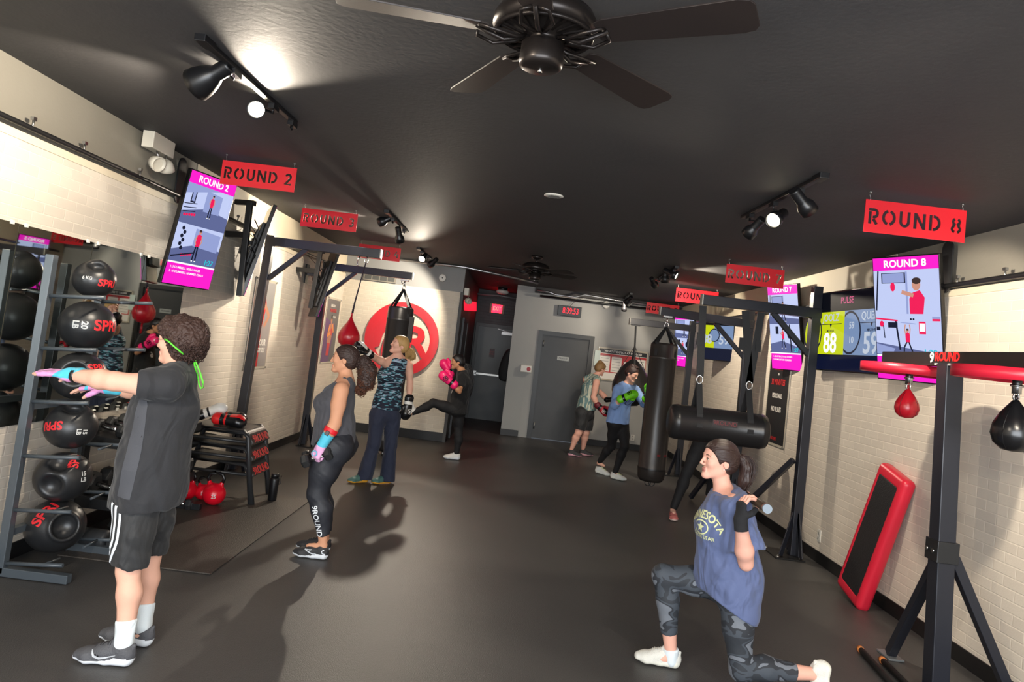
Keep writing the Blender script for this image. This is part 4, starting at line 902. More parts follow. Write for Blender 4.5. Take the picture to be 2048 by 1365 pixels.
def flat_mesh(polys):
    me = bpy.data.meshes.new('f'); vs = []; fs = []
    for p in polys: fs.append(tuple(range(len(vs), len(vs)+len(p)))); vs += [(x, y, 0) for x, y in p]
    me.from_pydata(vs, [], fs); return me
def ribbon(pts, w):
    out = []
    for i, (x, y) in enumerate(pts):
        a = pts[max(i-1, 0)]; b = pts[min(i+1, len(pts)-1)]; d = V((b[0]-a[0], b[1]-a[1])); d.normalize(); ww = w[i] if hasattr(w, '__len__') else w
        out.append(((x-d.y*ww/2, y+d.x*ww/2), (x+d.y*ww/2, y-d.x*ww/2)))
    return [[out[i][0], out[i][1], out[i+1][1], out[i+1][0]] for i in range(len(out)-1)]
# ------------------------------------------------------------------ bag stands
WEB = mat('black_webbing', '#1b1c1f', 0.7, bump=0.2, bscale=200)
NAVYS = mat('dark_steel_beam', '#20222a', 0.35, bump=0.02, bscale=200)
def stand(label, post_b, post_t, beam_end, bz, brace=True, legs=(), sgn=1, loc=None, low=None):
    t = thing('bag_stand', label, 'bag stand', (post_b[0], post_b[1], 0), 'black steel bag stands')
    pb, pt = V(post_b), V(post_t)
    MB().bar(pb, pt, 0.088, 0.088, (0, 1, 0)).build('post', NAVYS, t, 0.004)
    MB().bar(V((pt.x-sgn*0.05, pt.y, bz)), V(beam_end), 0.09, 0.10).build('beam', NAVYS, t, 0.004)
    e = V(beam_end); MB().box(e, (0.012, 0.095, 0.105)).build('beam_end_cap', mat('worn_cap', '#a9a69c', 0.5), t)
    if brace: MB().bar(V((pt.x+sgn*0.03, pt.y, bz-0.42)), V((pt.x+sgn*0.42, pt.y, bz-0.04)), 0.05, 0.05).build('brace', NAVYS, t, 0.003)
    if low: MB().bar(V(low[0]), V(low[1]), 0.05, 0.05).build('floor_brace', NAVYS, t, 0.003)
    for l in legs:
        if l[0]*sgn < 0: l = (0.0, l[1])
        tp = V((pb.x, pb.y, 0.42))+V((l[0], l[1], 0)).normalized()*0.04; bt = V((pb.x+l[0], pb.y+l[1], 0.02))
        MB().bar(tp, bt, 0.06, 0.012, (l[1], -l[0], 0)).build('leg_gusset', NAVYS, t, 0.002)
    pl = MB().box((pb.x+sgn*0.10, pb.y, 0.007), (0.28, 0.40, 0.012)).build('base_plate', mat('dark_plate', '#151516', 0.4), t, 0.002)
    for a in (-1, 1):
        for b in (-1, 1):
            MB().lathe([(0.018, 0.012), (0.018, 0.022), (0.008, 0.024), (0.008, 0.034)], (pb.x+sgn*0.10+a*0.11, pb.y+b*0.16, 0), n=8).build('anchor_bolt', STEEL, pl)
    return t
G4 = ((-0.17, -0.12), (0.17, -0.12), (0, 0.18), (0, -0.2))
stand('black steel stand bolted by the left wall, nearest of the two on the left', (-2.935, 7.95, 0.012), (-2.87, 7.95, 2.62), (-1.62, 7.95, 2.555), 2.555, legs=G4, sgn=1)
stand('black steel stand near the left far corner holding the heavy bag', (-2.80, 10.1, 0.012), (-2.80, 10.1, 2.58), (-1.57, 10.1, 2.53), 2.53, legs=G4, sgn=1)
stand('black steel stand on the right wall carrying the horizontal bag', (2.93, 7.15, 0.012), (2.93, 7.15, 2.66), (1.78, 7.1, 2.39), 2.39, legs=G4, sgn=-1, low=((2.86, 7.18, 0.92), (2.42, 7.85, 0.03)))
stand('black steel stand carrying the tall heavy bag by the scoreboard', (2.85, 8.9, 0.012), (2.85, 8.9, 2.50), (1.72, 8.85, 2.36), 2.33, legs=G4, sgn=-1, low=((2.82, 8.95, 0.9), (2.5, 9.5, 0.03)))
stand('farthest black steel stand, carrying the teardrop bag', (2.78, 11.5, 0.012), (2.78, 11.5, 2.46), (1.77, 11.5, 2.34), 2.34, legs=G4, sgn=-1)
# ------------------------------------------------------------------ hanging bags
BAGL = mat('brown_black_leather', '#2b2725', 0.33, bump=0.08, bscale=40, var=0.1, vscale=5); BAGK = mat('black_leather_bag', '#222122', 0.32, bump=0.08, bscale=50)
def heavy_bag(label, x, y, ztop, zbot, r, zhook, m, ringm=True):
    t = thing('heavy_bag', label, 'punching bag', (x, y, zbot), 'long hanging heavy bags')
    h = ztop-zbot; prof = [(0.02, 0.03), (r*0.75, 0.012), (r*0.93, 0.05), (r*0.985, 0.14), (r, 0.16), (r, 0.175), (r*0.985, 0.18), (r*0.99, h*0.5), (r*0.985, h-0.20), (r*1.005, h-0.195), (r*1.005, h-0.175), (r*0.98, h-0.17), (r*0.97, h-0.03), (r*0.9, h-0.005), (r*0.5, h), (0.01, h-0.01)]
    b = MB().lathe(prof, (x, y, zbot), n=40).build('bag_body', m, t)
    MB().lathe([(r*1.004, 0.155), (r*1.008, 0.165), (r*1.004, 0.175)], (x, y, zbot), n=40, caps=False).build('seam', BLACKP, t)
    s = MB()
    for i in range(4):
        a = PI/4+i*PI/2; p = V((x+r*0.98*math.cos(a), y+r*0.98*math.sin(a), ztop-0.16)); q = V((x+r*0.92*math.cos(a), y+r*0.92*math.sin(a), ztop)); k = V((x, y, zhook-0.12)); sd = V((-math.sin(a), math.cos(a), 0))
        for u, v in ((p, q), (q, k)): s.bar(u, v, 0.042, 0.006, V((math.cos(a), math.sin(a), 0.2)))
    s.build('strap', WEB, t)
    for i in range(2): MB().tube([V((x-0.03+i*0.05+0.035*math.cos(a), y, zbot-0.01+0.04*math.sin(a))) for a in np.linspace(0, 2*PI, 14, endpoint=False)], 0.006, 6, closed=True).build('bottom_ring', BLACKM, t)
    c = MB(); c.tube([V((x+0.022*math.cos(a), y, zhook-0.10+0.035*math.sin(a))) for a in np.linspace(0, 2*PI, 16, endpoint=False)], 0.006, 8, closed=True); c.tube([V((x, y+0.02*math.cos(a), zhook-0.04+0.035*math.sin(a))) for a in np.linspace(0, 2*PI, 16, endpoint=False)], 0.006, 8, closed=True)
    c.build('swivel', CHROME, t)
    bk = MB().box((x, y, zhook+0.005), (0.11, 0.07, 0.02)); bk.tube([(x-0.04, y, zhook), (x-0.045, y, zhook-0.03), (x-0.02, y, zhook-0.045)], 0.006); bk.build('hanger_bracket', STEEL, t)
    return t
hb = heavy_bag('tall worn brown-black heavy bag hanging on the right beside the blue-shirted boxer', 1.81, 8.8, 1.97, 0.28, 0.170, 2.29, BAGL)
tgo = text_obj('bag_tag', '9ROUND', 0.035, mat('tag_red', '#8a2028', 0.5), frame((1.885, 8.655, 0.62), (0.85, 0.5, 0), (0, 0, 1)), hb)
hb2 = heavy_bag('black heavy bag hanging in front of the red wall logo', -1.665, 10.05, 2.08, 0.06, 0.185, 2.45, BAGK)
MB().cyl((-1.665, 10.05, 0.0), (-1.665, 10.05, 0.05), 0.02).build('floor_anchor', STEEL, hb2)
MB().bb((-1.50, 9.84, 1.60), (-1.44, 9.90, 1.95)).build('strap_tail', WEB, hb2)
# horizontal bag
t = thing('horizontal_bag', 'black horizontal punching bag slung from two straps above the lunging woman', 'punching bag', (2.05, 7.1, 0.97))
x0, x1, y, z, r = 1.58, 2.54, 7.1, 1.165, 0.172
z0 = z-0.0
prof = [(0.01, 0.0), (r*0.7, 0.0), (r*0.93, 0.02), (r, 0.07), (r, 0.085), (r*0.985, 0.09), (r*0.985, x1-x0-0.09), (r, x1-x0-0.085), (r, x1-x0-0.07), (r*0.93, x1-x0-0.02), (r*0.7, x1-x0), (0.01, x1-x0)]
MB().lathe(prof, (x0, y, z), (1, 0, 0), 40).build('bag_body', BAGK, t)
MB().bar((1.96, y-r*0.99, z+0.045), (2.20, y-r*0.99, z+0.045), 0.004, 0.06).build('badge', mat('badge_dark', '#2a2020', 0.5), t)
text_obj('badge_text', '9ROUND', 0.055, mat('badge_red', '#6e2a2c', 0.5), frame((2.08, y-r-0.003, z+0.045), (1, 0, 0), (0, 0, 1)), t)
for xs, xb in ((1.84, (1.80,)), (2.33, (2.22, 2.38))):
    rg = V((xs, y, 1.60)); s = MB()
    for xx in xb: s.bar((xx, y, 2.33), rg+V((0, 0, 0.03)), 0.070, 0.008, (0, 1, 0)); s.box(V((xx, y, 2.0)), (0.055, 0.02, 0.12))
    for sg in (-1, 1): s.bar(rg+V((0, 0, -0.04)), (xs, y+sg*r*0.8, z+r*0.62), 0.06, 0.007, (0, sg, 0.3)); s.bar((xs, y+sg*r*0.8, z+r*0.62), (xs, y+sg*(r+0.004), z-0.02), 0.06, 0.007, (0, 1, 0))
    s.build('strap', WEB, t)
    MB().tube([rg+V((0.03*math.cos(a), 0, 0.04*math.sin(a))) for a in np.linspace(0, 2*PI, 16, endpoint=False)], 0.007, 8, closed=True).build('carabiner', CHROME, t)
# teardrop bag
t = thing('teardrop_bag', 'large black teardrop bag hanging behind the blue-shirted boxer', 'punching bag', (1.90, 11.5, 0.98))
MB().lathe([(0.01, 0), (0.13, 0.02), (0.24, 0.10), (0.295, 0.22), (0.30, 0.32), (0.27, 0.45), (0.20, 0.58), (0.12, 0.68), (0.05, 0.74), (0.01, 0.75)], (1.90, 11.5, 0.99), n=40).build('bag_body', BAGK, t)
s = MB()
for a in (0, PI/2, PI, 3*PI/2): s.bar(V((1.90+0.20*math.cos(a), 11.5+0.20*math.sin(a), 1.57)), V((1.895, 11.5, 1.95)), 0.03, 0.006, (math.cos(a), math.sin(a), 0))
s.bar((1.895, 11.5, 1.95), (1.875, 11.5, 2.30), 0.025, 0.025); s.build('strap', WEB, t)
MB().box((1.875, 11.5, 2.285), (0.14, 0.06, 0.02)).build('hanger_bracket', BLACKM, t)
# red double end bag on its cord
REDL = mat('red_leather', '#b01524', 0.28, bump=0.03, bscale=60); BLKL = mat('black_gloss_leather', '#141416', 0.25)
t = thing('double_end_bag', 'red teardrop bag on a long dark cord from the left beam', 'punching bag', (-1.84, 7.9, 1.48))
MB().lathe([(0.004, 0), (0.06, 0.012), (0.105, 0.05), (0.122, 0.105), (0.115, 0.155), (0.085, 0.215), (0.045, 0.275), (0.02, 0.32), (0.012, 0.35)], (-1.845, 7.9, 1.475), n=32).build('bag_body', REDL, t)
MB().cyl((-1.845, 7.9, 1.82), (-1.84, 7.9, 1.88), 0.010).build('bag_loop', REDL, t); MB().cyl((-1.845, 7.9, 1.36), (-1.845, 7.9, 1.48), 0.011).build('lower_tail', REDL, t)
MB().tube([(-1.84, 7.9, 1.86), (-1.83, 7.9, 1.98), (-1.80, 7.9, 2.2), (-1.765, 7.9, 2.44)], [0.012, 0.009, 0.007, 0.007], 8).build('cord', mat('dark_cord', '#2c2430', 0.7), t)
MB().tube([(-1.85, 7.95, 2.50), (-1.86, 7.9, 2.46), (-1.86, 7.9, 2.41), (-1.85, 7.9, 2.39)], 0.008).tube([V((-1.765+0.02*math.cos(a), 7.9, 2.455+0.03*math.sin(a))) for a in np.linspace(0, 2*PI, 12, endpoint=False)], 0.006, 6, closed=True).tube([(-1.765, 7.9, 2.485), (-1.765, 7.93, 2.51)], 0.01).build('hook', CHROME, t)

# ------------------------------------------------------------------ speed bag stand
t = thing('speed_bag_stand', 'tall black stand with 9ROUND beam and two red rimmed rebound boards', 'speed bag stand', (2.56, 4.2, 0))
MB().bar((2.59, 4.2, 0.01), (2.53, 4.2, 1.90), 0.10, 0.10, (0, 1, 0)).build('post', NAVYS, t, 0.005)
bm0, bm1 = V((2.53, 4.93, 1.925)), V((2.50, 3.05, 1.925))
MB().bar(bm0, bm1, 0.06, 0.085).build('beam', BLACKM, t, 0.004)
fr = frame(V((2.488, 4.10, 1.925)), (0, -1, 0), (0, 0, 1))
text_obj('beam_number', '9', 0.085, mat('beam_white', '#e8e4e0', 0.5), frame(V((2.4885, 4.32, 1.928)), (-0.016, -1, 0), (0, 0, 1)), t, 0.001, 0.03)
text_obj('beam_lettering', 'ROUND', 0.07, mat('beam_red', '#f02828', 0.4), frame(V((2.4860, 4.165, 1.935)), (-0.016, -1, 0), (0, 0, 1)), t, 0.001, 0.035, sx=0.95)
text_obj('beam_motto', '30 MIN KICKBOX FITNESS', 0.017, mat('beam_white', '#e8e4e0', 0.5), frame(V((2.4860, 4.19, 1.892)), (-0.016, -1, 0), (0, 0, 1)), t, 0.001, 0.0)
for (x, y) in ((2.55, 4.66), (2.52, 3.62)):
    d = MB().lathe([(0.001, 0.055), (0.29, 0.055), (0.29, -0.005), (0.27, -0.005), (0.27, 0.02), (0.001, 0.02)], (x, y, 1.825), n=56).build('rebound_board', [mat('board_red', '#c22036', 0.35)], t)
    MB().lathe([(0.001, 0.018), (0.269, 0.018), (0.269, 0.012), (0.001, 0.012)], (x, y, 1.825), n=40).build('board_underside', mat('board_black', '#1a1a1c', 0.4), d)
    MB().box((x, y, 1.90), (0.05, 0.30, 0.05)).build('board_mount', BLACKM, d)
    k = MB(); k.cyl((x, y, 1.76), (x, y, 1.842), 0.022, n=14); k.lathe([(0.03, 0.0), (0.03, 0.012)], (x, y, 1.795), n=14); k.tube([V((x+0.014*math.cos(a), y, 1.745+0.02*math.sin(a))) for a in np.linspace(0, 2*PI, 12, endpoint=False)], 0.005, 6, closed=True); k.build('swivel', CHROME, d)
for nm, a, b in (('leg', (2.59, 4.25, 0.80), (2.64, 4.78, 0.02)), ('leg', (2.63, 4.2, 0.80), (3.04, 4.2, 0.02))):
    lg = MB().bar(a, b, 0.055, 0.055).build(nm, NAVYS, t, 0.003); p = V(b); MB().box((p.x, p.y, 0.008), (0.10, 0.16, 0.012)).build('foot_plate', mat('worn_plate', '#8d9296', 0.4, 0.6), lg, 0.002)
MB().box((2.565, 4.2, 0.83), (0.125, 0.125, 0.12)).build('collar', BLACKM, t, 0.004)
bl = MB(); [bl.cyl((2.50, 4.2+o_, 0.83), (2.49, 4.2+o_, 0.83), 0.012, n=8) for o_ in (-0.03, 0.03)]; bl.build('collar_bolt', STEEL, t)
for x, y, z, m, lab, k in ((2.55, 4.66, 1.735, REDL, 'red teardrop speed bag under the left rebound board', 0.82), (2.52, 3.62, 1.735, BLKL, 'black speed bag at the right edge of the picture', 1.12)):
    q = thing('speed_bag', lab, 'speed bag', (x, y, z-0.24*k), 'speed bags on the black stand')
    MB().lathe([(0.003, 0), (0.045*k, 0.006*k), (0.078*k, 0.035*k), (0.09*k, 0.075*k), (0.083*k, 0.12*k), (0.06*k, 0.165*k), (0.035*k, 0.20*k), (0.018*k, 0.222*k), (0.01*k, 0.232*k)], (x, y, z-0.235*k), n=32).build('bag_body', m, q)
    MB().cyl((x, y, z-0.01), (x, y, z+0.02), 0.006).build('loop', m, q)
    se = MB()
    for i in range(4):
        a = PI*i/2+0.5; se.tube([V((x+r_*k*1.005*math.cos(a), y+r_*k*1.005*math.sin(a), z-0.235*k+h_*k)) for r_, h_ in ((0.045, 0.006), (0.078, 0.035), (0.09, 0.075), (0.083, 0.12), (0.06, 0.165), (0.035, 0.20))], 0.0014, 5)
    se.build('seam', mat('seam_dark', '#3a0a10', 0.5) if m is REDL else BLACKP, q)
    on_sphere_text('bag_emblem', 'R', 0.03, mat('emblem_pale', '#e6b8b8', 0.4), (x, y, z-0.13*k), 0.078*k, (-0.2, -1, 0.45), (0, 0, 1), q)

# ------------------------------------------------------------------ floor mat, step, bars
mt = mat('brown_black_rubber_mat', '#48423c', 0.42, bump=0.5, bscale=120, var=0.1, vscale=3)
t = MB().bb((-2.80, 4.73, 0.001), (-1.79, 7.02, 0.009)).build('rubber_mat', mt, None, 0.002); tag(t, 'dark textured rubber mat in front of the dumbbell racks', 'mat')
t = thing('aerobic_step', 'red aerobic step with a black top leaning against the right brick wall', 'step', (2.92, 5.85, 0))
up = V((0.145, -0.235, 1.0)).normalized(); u = V((0.0, 1.0, 0.235)).normalized(); u = (u-up*u.dot(up)).normalized(); n = up.cross(u).normalized()
if n.x > 0: n = -n
ctr = V((2.905, 5.885, 0.02))+up*0.56; RM = Matrix((u, up, n)).transposed()
S = Sdf(); S.box(ctr, (0.205, 0.555, 0.055), RM, 0.045, 0.01); S.box(ctr+n*0.065, (0.135, 0.46, 0.03), RM, 0.01, 0.012, '-'); S.box(ctr-n*0.04, (0.17, 0.50, 0.045), RM, 0.01, 0.01, '-')
S.mesh('step_frame', mat('red_step_plastic', '#cf2238', 0.35), t, 0.008)
S = Sdf(); S.box(ctr+n*0.040, (0.150, 0.475, 0.014), RM, 0.012, 0.01); S.mesh('step_top', mat('black_step_rubber', '#1c1c1e', 0.5, bump=0.3, bscale=90), t, 0.008)
fm = RM.to_4x4(); 
if False: t_ = text_obj('step_word', 'STEP', 0.05, mat('step_word_red', '#d8606c', 0.4), frame(ctr+n*0.056-up*0.515, u*(-1), up), t)
for i, (a, b, lab) in enumerate((((2.45, 4.80, 0.022), (2.33, 3.75, 0.022), 'black exercise bar with an orange tip lying on the floor, left of the pair'), ((2.60, 4.86, 0.022), (2.50, 3.8, 0.022), 'black exercise bar with an orange tip lying on the floor, nearer the stand'))):
    if i == 1: a, b = (2.52, 4.66, 0.022), (2.44, 3.75, 0.022)
    q = thing('body_bar', lab, 'exercise bar', a, 'bars on the floor by the stand'); a, b = V(a), V(b); d = (b-a).normalized()
    MB().cyl(a+d*0.03, b, 0.019, n=16).build('bar', mat('bar_foam', '#17181a', 0.55), q); MB().lathe([(0.012, 0), (0.021, 0.004), (0.021, 0.035)], a, d, 16).build('end_cap', mat('orange_cap', '#c8783c', 0.5), q)

# ------------------------------------------------------------------ medicine ball rack
rk = mat('rack_grey_steel', '#474e54', 0.35); BALL = mat('black_ball_rubber', '#232426', 0.36, bump=0.05, bscale=150); RTX = mat('red_print', '#d82830', 0.45); WTX = mat('white_print', '#c9c9c6', 0.5)
t = thing('ball_rack', 'tall grey steel rack holding black medicine balls at the left wall', 'rack', (-2.83, 4.6, 0))
ya, yb = 4.30, 4.86
for y in (ya, yb):
    MB().bar((-2.86, y, 0.02), (-2.86, y, 1.92 if y == ya else 1.90), 0.05, 0.05, (0, 1, 0)).build('upright', rk, t, 0.003)
    MB().bar((-2.96, y, 0.03), (-2.45, y, 0.03), 0.05, 0.05).build('foot', rk, t, 0.003)
tiers = [0.16, 0.50, 0.82, 1.17, 1.49, 1.80]
tiers = []
balls = [((160, 560), 0.122, 'small black medicine ball on the top tier of the rack'), ((147, 648), 0.165, 'black medicine ball with white maker marks, second tier from the top'),
         ((125, 748), 0.160, 'black medicine ball behind the outstretched hand'), ((112, 853), 0.150, 'black medicine ball with a grip hollow on top and SPRI printed on its left'),
         ((95, 950), 0.165, 'black medicine ball with two round hollows, fifth tier down'), ((72, 1047), 0.172, 'lowest black medicine ball, with SPRI printed above a round hole')]
XB = -2.66
for i, ((px, py), r, lab) in enumerate(balls):
    c = atX(px, py, XB); c.y = min(max(c.y, 4.50), 4.66)
    c = at(px, py, 4.58); c.x = max(min(c.x, -2.60), -2.75)
    q = thing('medicine_ball', lab, 'medicine ball', c-V((0, 0, r)), 'medicine balls on the rack')
    view = (V((0, 0, 1.69))-c).normalized(); rt = V((0, 0, 1)).cross(view).normalized(); uu = view.cross(rt)
    vd = lambda a, b: (view+rt*a+uu*b).normalized()
    S = Sdf(); S.ell(c, (r, r, r*(0.94 if i not in (0, 3) else 0.86)))
    if i in (0, 3): S.ell(c+V((0, 0, r*0.35)), (r*0.78, r*0.62, r*0.62), None, 0.08); S.torus(c+V((0.0, 0, r*0.60)), r*0.40, r*0.16, Matrix.Rotation(PI/2, 3, 'X'), 0.03); S.ell(c+vd(0.0, 1.5)*r*0.95, (r*0.36, r*0.36, r*0.22), None, 0.03, '-')
    if i == 1: pass
    if i == 2: S.ell(c+vd(-0.2, 0.1)*r*0.95, (r*0.42, r*0.42, r*0.42), None, 0.03, '-')
    if i == 4: S.ell(c+vd(-0.25, 0.7)*r*1.05, (r*0.42,)*3, None, 0.03, '-'); S.ell(c+vd(-0.45, -0.45)*r*1.05, (r*0.42,)*3, None, 0.03, '-')
    if i == 5:
        hd = vd(0.35, -0.05); S.ell(c+hd*r*0.98, (r*0.46,)*3, None, 0.015, '-'); rot = hd.to_track_quat('Z', 'Y').to_matrix(); S.torus(c+hd*r*0.86, r*0.48, r*0.05, rot, 0.015)
    bo = S.mesh('ball_shell', BALL, q, 0.006)
    def on_ball(nm, tx, size, m, c_, R_b, dd, up_, par):
        dd = V(dd).normalized(); up_ = V(up_); up_ = (up_-dd*up_.dot(dd)).normalized(); decal(nm, text_data(tx, size, 0, 0.03), m, bo, frame(V(c_)+dd*r, up_.cross(dd), up_), bo, 0.0012, r*0.9)
    if i in (0,): on_ball('ball_print', 'SPRI', r*0.5, RTX, c, r*0.99, vd(0.75, -0.05), (0, 0, 1), bo); on_ball('ball_marks', '6 KG', r*0.22, WTX, c, r*1.0, vd(-0.35, 0.15), (0, 0, 1), bo)
    if i == 1: on_ball('ball_print', 'SPRI', r*0.55, RTX, c, r, vd(0.95, 0.05), (0, 0, 1), bo); on_ball('ball_marks', '20\nLB', r*0.30, WTX, c, r, vd(-0.25, 0.0), rt, bo)
    if i == 2: on_ball('ball_print', 'SPRI', r*0.42, RTX, c, r*0.97, vd(0.85, 0.5), (0, 0, 1), bo)
    if i == 3: on_ball('ball_print', 'SPRI', r*0.48, RTX, c, r, vd(-0.95, 0.1), uu*-1+rt*0.15, bo); on_ball('ball_marks', '15\nLB', r*0.24, WTX, c, r, vd(0.45, -0.15), rt, bo)
    if i == 4: on_ball('ball_print', 'SPRI', r*0.4, RTX, c, r*0.98, vd(0.5, 0.95), rt*-1, bo); on_ball('ball_marks', '15\nLB', r*0.22, WTX, c, r, vd(0.9, 0.0), (0, 0, 1), bo)
    if i == 5: on_ball('ball_print', 'SPRI', r*0.52, RTX, c, r*0.985, vd(-0.5, 0.55), uu*0.5-rt*0.7, bo)
    zc = c.z-r*0.78
    for y in (ya, yb):
        s_ = 1 if y == ya else -1
        a = MB(); a.tube([(-2.86, y, zc-0.03), (-2.62, y, zc-0.012), (-2.50, y, zc+0.0)], 0.012, 8); a.tube([(-2.62, y, zc-0.012), (-2.62, y+s_*0.16, zc-0.02+0.0)], 0.008, 6); a.build('cradle_arm', rk, t)
MB().bar((-2.86, ya, 0.25), (-2.86, yb, 0.25), 0.04, 0.04).build('cross_bar', rk, t)
MB().bar((-2.86, ya, 1.0), (-2.86, yb, 1.0), 0.04, 0.04).build('cross_bar', rk, t)

# ------------------------------------------------------------------ dumbbell rack and dumbbells
t = thing('dumbbell_rack', 'black two-tier dumbbell rack under the mirrors', 'rack', (-2.8, 5.6, 0))
Y0, Y1 = 4.99, 6.20
for nm, z in (('tray', 0.72), ('tray', 0.30)):
    k = MB(); k.add([V((-2.96, Y0, z+0.05)), V((-2.62, Y0, z)), V((-2.62, Y1, z)), V((-2.96, Y1, z+0.05)), V((-2.96, Y0, z+0.035)), V((-2.62, Y0, z-0.015)), V((-2.62, Y1, z-0.015)), V((-2.96, Y1, z+0.035))], [(0, 1, 2, 3), (7, 6, 5, 4), (0, 4, 5, 1), (1, 5, 6, 2), (2, 6, 7, 3), (3, 7, 4, 0)])
    k.bb((-2.62, Y0, z-0.05), (-2.605, Y1, z+0.02)); k.bb((-2.965, Y0, z+0.03), (-2.95, Y1, z+0.09)); k.bb((-2.96, Y0-0.006, z-0.05), (-2.605, Y0+0.006, z+0.02)); k.build(nm, BLACKM, t, 0.002)
for y in (Y0+0.03, Y1-0.03):
    MB().bar((-2.90, y, 0.02), (-2.90, y, 0.80), 0.05, 0.07, (0, 1, 0)).build('upright', BLACKM, t, 0.003); MB().bar((-2.97, y, 0.035), (-2.50, y, 0.035), 0.05, 0.05).build('foot', BLACKM, t, 0.003)
HEXR = mat('black_hex_rubber', '#2a2b2c', 0.42); 
def dumbbell(c, axis, r, L, label, group, mark=None):
    c, axis = V(c), V(axis).normalized(); q = thing('dumbbell', label, 'dumbbell', c-V((0, 0, r*0.87)), group)
    hl = r*1.05
    for s in (-1, 1):
        k = MB(); e0 = c+axis*(s*(L/2)); e1 = c+axis*(s*(L/2+hl)); ref = V((0, 0, 1))
        k.loft([k.ring(e0, axis, r*0.80, 6, ref), k.ring(e0+axis*s*0.012, axis, r, 6, ref), k.ring(e1-axis*s*0.014, axis, r, 6, ref), k.ring(e1, axis, r*0.78, 6, ref)], True, 0, False)
        h = k.build('weight_head', HEXR, q, 0.002)
        text_obj('weight_mark', mark or '15', r*0.7, mat('dim_mark', '#6a6c6e', 0.5), frame(e1+axis*s*0.001, V((0, 0, 1)).cross(axis*s), (0, 0, 1)), h, 0.0005, 0.02)
    MB().lathe([(0.014, 0), (0.0165, L*0.25), (0.018, L*0.5), (0.0165, L*0.75), (0.014, L)], c-axis*L/2, axis, 14).build('handle', CHROME, q)
    return q
for i in range(7):
    y = Y0+0.10+i*0.165; r = 0.048+0.002*i
    where = 'nearest the ball rack on the upper tray' if i == 0 else ('second along the upper tray' if i == 1 else None)
    lab = where and 'small black hex dumbbell with chrome handle, '+where or 'black hex dumbbell with chrome handle further along the upper tray'
    dumbbell((-2.78, y, 0.745+r*0.9+0.004), (1, 0.06*math.sin(i*2.1), -0.147), r, 0.12, lab, 'dumbbells on the upper tray' if i > 1 else None, str(8+i))
for i in range(6):
    y = Y0+0.06+i*0.20; r = 0.080
    lab = 'big black hex dumbbell at the near end of the lower tray' if i == 0 else ('second big black hex dumbbell on the lower tray' if i == 1 else 'big black hex dumbbell further along the lower tray')
    dumbbell((-2.73, y, 0.318+r*0.9+0.008), (1, 0.05*math.sin(i*1.7), -0.147), r, 0.12, lab, 'dumbbells on the lower tray' if i > 1 else None, str(30+5*i))
dumbbell((-2.60, 4.93, 0.13), (1, -0.15, 0), 0.055, 0.10, 'black dumbbell resting low beside the ball rack foot', None, '50') if False else None
q = thing('foam_roller', 'short black roller lying between the ball rack and the dumbbell rack feet', 'roller', (-2.70, 4.96-0.06, 0.01))
MB().lathe([(0.03, 0), (0.062, 0.006), (0.065, 0.02), (0.065, 0.20), (0.062, 0.214), (0.03, 0.22)], (-2.80, 4.965-0.045, 0.078), (1, -0.02, 0), 24).build('roller_body', mat('roller_black', '#2b2d30', 0.5), q)
MB().bb((-2.59+0.02, 4.93-0.06, 0.012), (-2.50+0.02, 4.93+0.06, 0.09)).build('roller_stop', HEXR, q, 0.006)
dumbbell((-2.60, 5.24, 0.08), (1, -0.35, 0), 0.085, 0.12, 'big black hex dumbbell on the floor under the lower tray', None, '45')
a = atZ(352, 1022, 0.0)
dumbbell((a.x, a.y+0.05, 0.05), (1, 0.05, 0), 0.05, 0.10, 'black hex dumbbell on the floor right of the man, before the kettlebells', None, '20')
# ------------------------------------------------------------------ kettlebells
KB = mat('red_vinyl', '#e01228', 0.25); KH = mat('black_kettle_handle', '#131315', 0.3)
def kettle(x, y, r, label, mark):
    q = thing('kettlebell', label, 'kettlebell', (x, y, 0), 'red kettlebells on the floor'); c = V((x, y, r*0.93+0.009))
    S = Sdf(); S.ell(c, (r, r, r*0.98)); S.plane((x, y, 0.009), (0, 0, -1))
    for s in (-1, 1): S.cap(c+V((s*r*0.45, 0, r*0.7)), c+V((s*r*0.62, 0, r*1.12)), r*0.24, r*0.16, 0.02)
    S.mesh('kettle_body', KB, q, 0.006)
    MB().tube([c+V((-r*0.60, 0, r*1.05)), c+V((-r*0.72, 0, r*1.45)), c+V((-r*0.55, 0, r*1.78)), c+V((-r*0.2, 0, r*1.9)), c+V((r*0.2, 0, r*1.9)), c+V((r*0.55, 0, r*1.78)), c+V((r*0.72, 0, r*1.45)), c+V((r*0.60, 0, r*1.05))], r*0.16, 12).build('handle', KH, q)
    on_sphere_text('weight_mark', mark, r*0.42, WTX, c, r, (0.35, -1, -0.05), (0, 0, 1), q, 0.02)
kettle(-2.49, 6.40, 0.098, 'red kettlebell with black handle, right and nearest in the group', '25')
kettle(-2.76, 6.46, 0.085, 'red kettlebell partly hidden behind the man', '15')
kettle(-2.64, 6.52, 0.070, 'red kettlebell standing between the other two', '20')
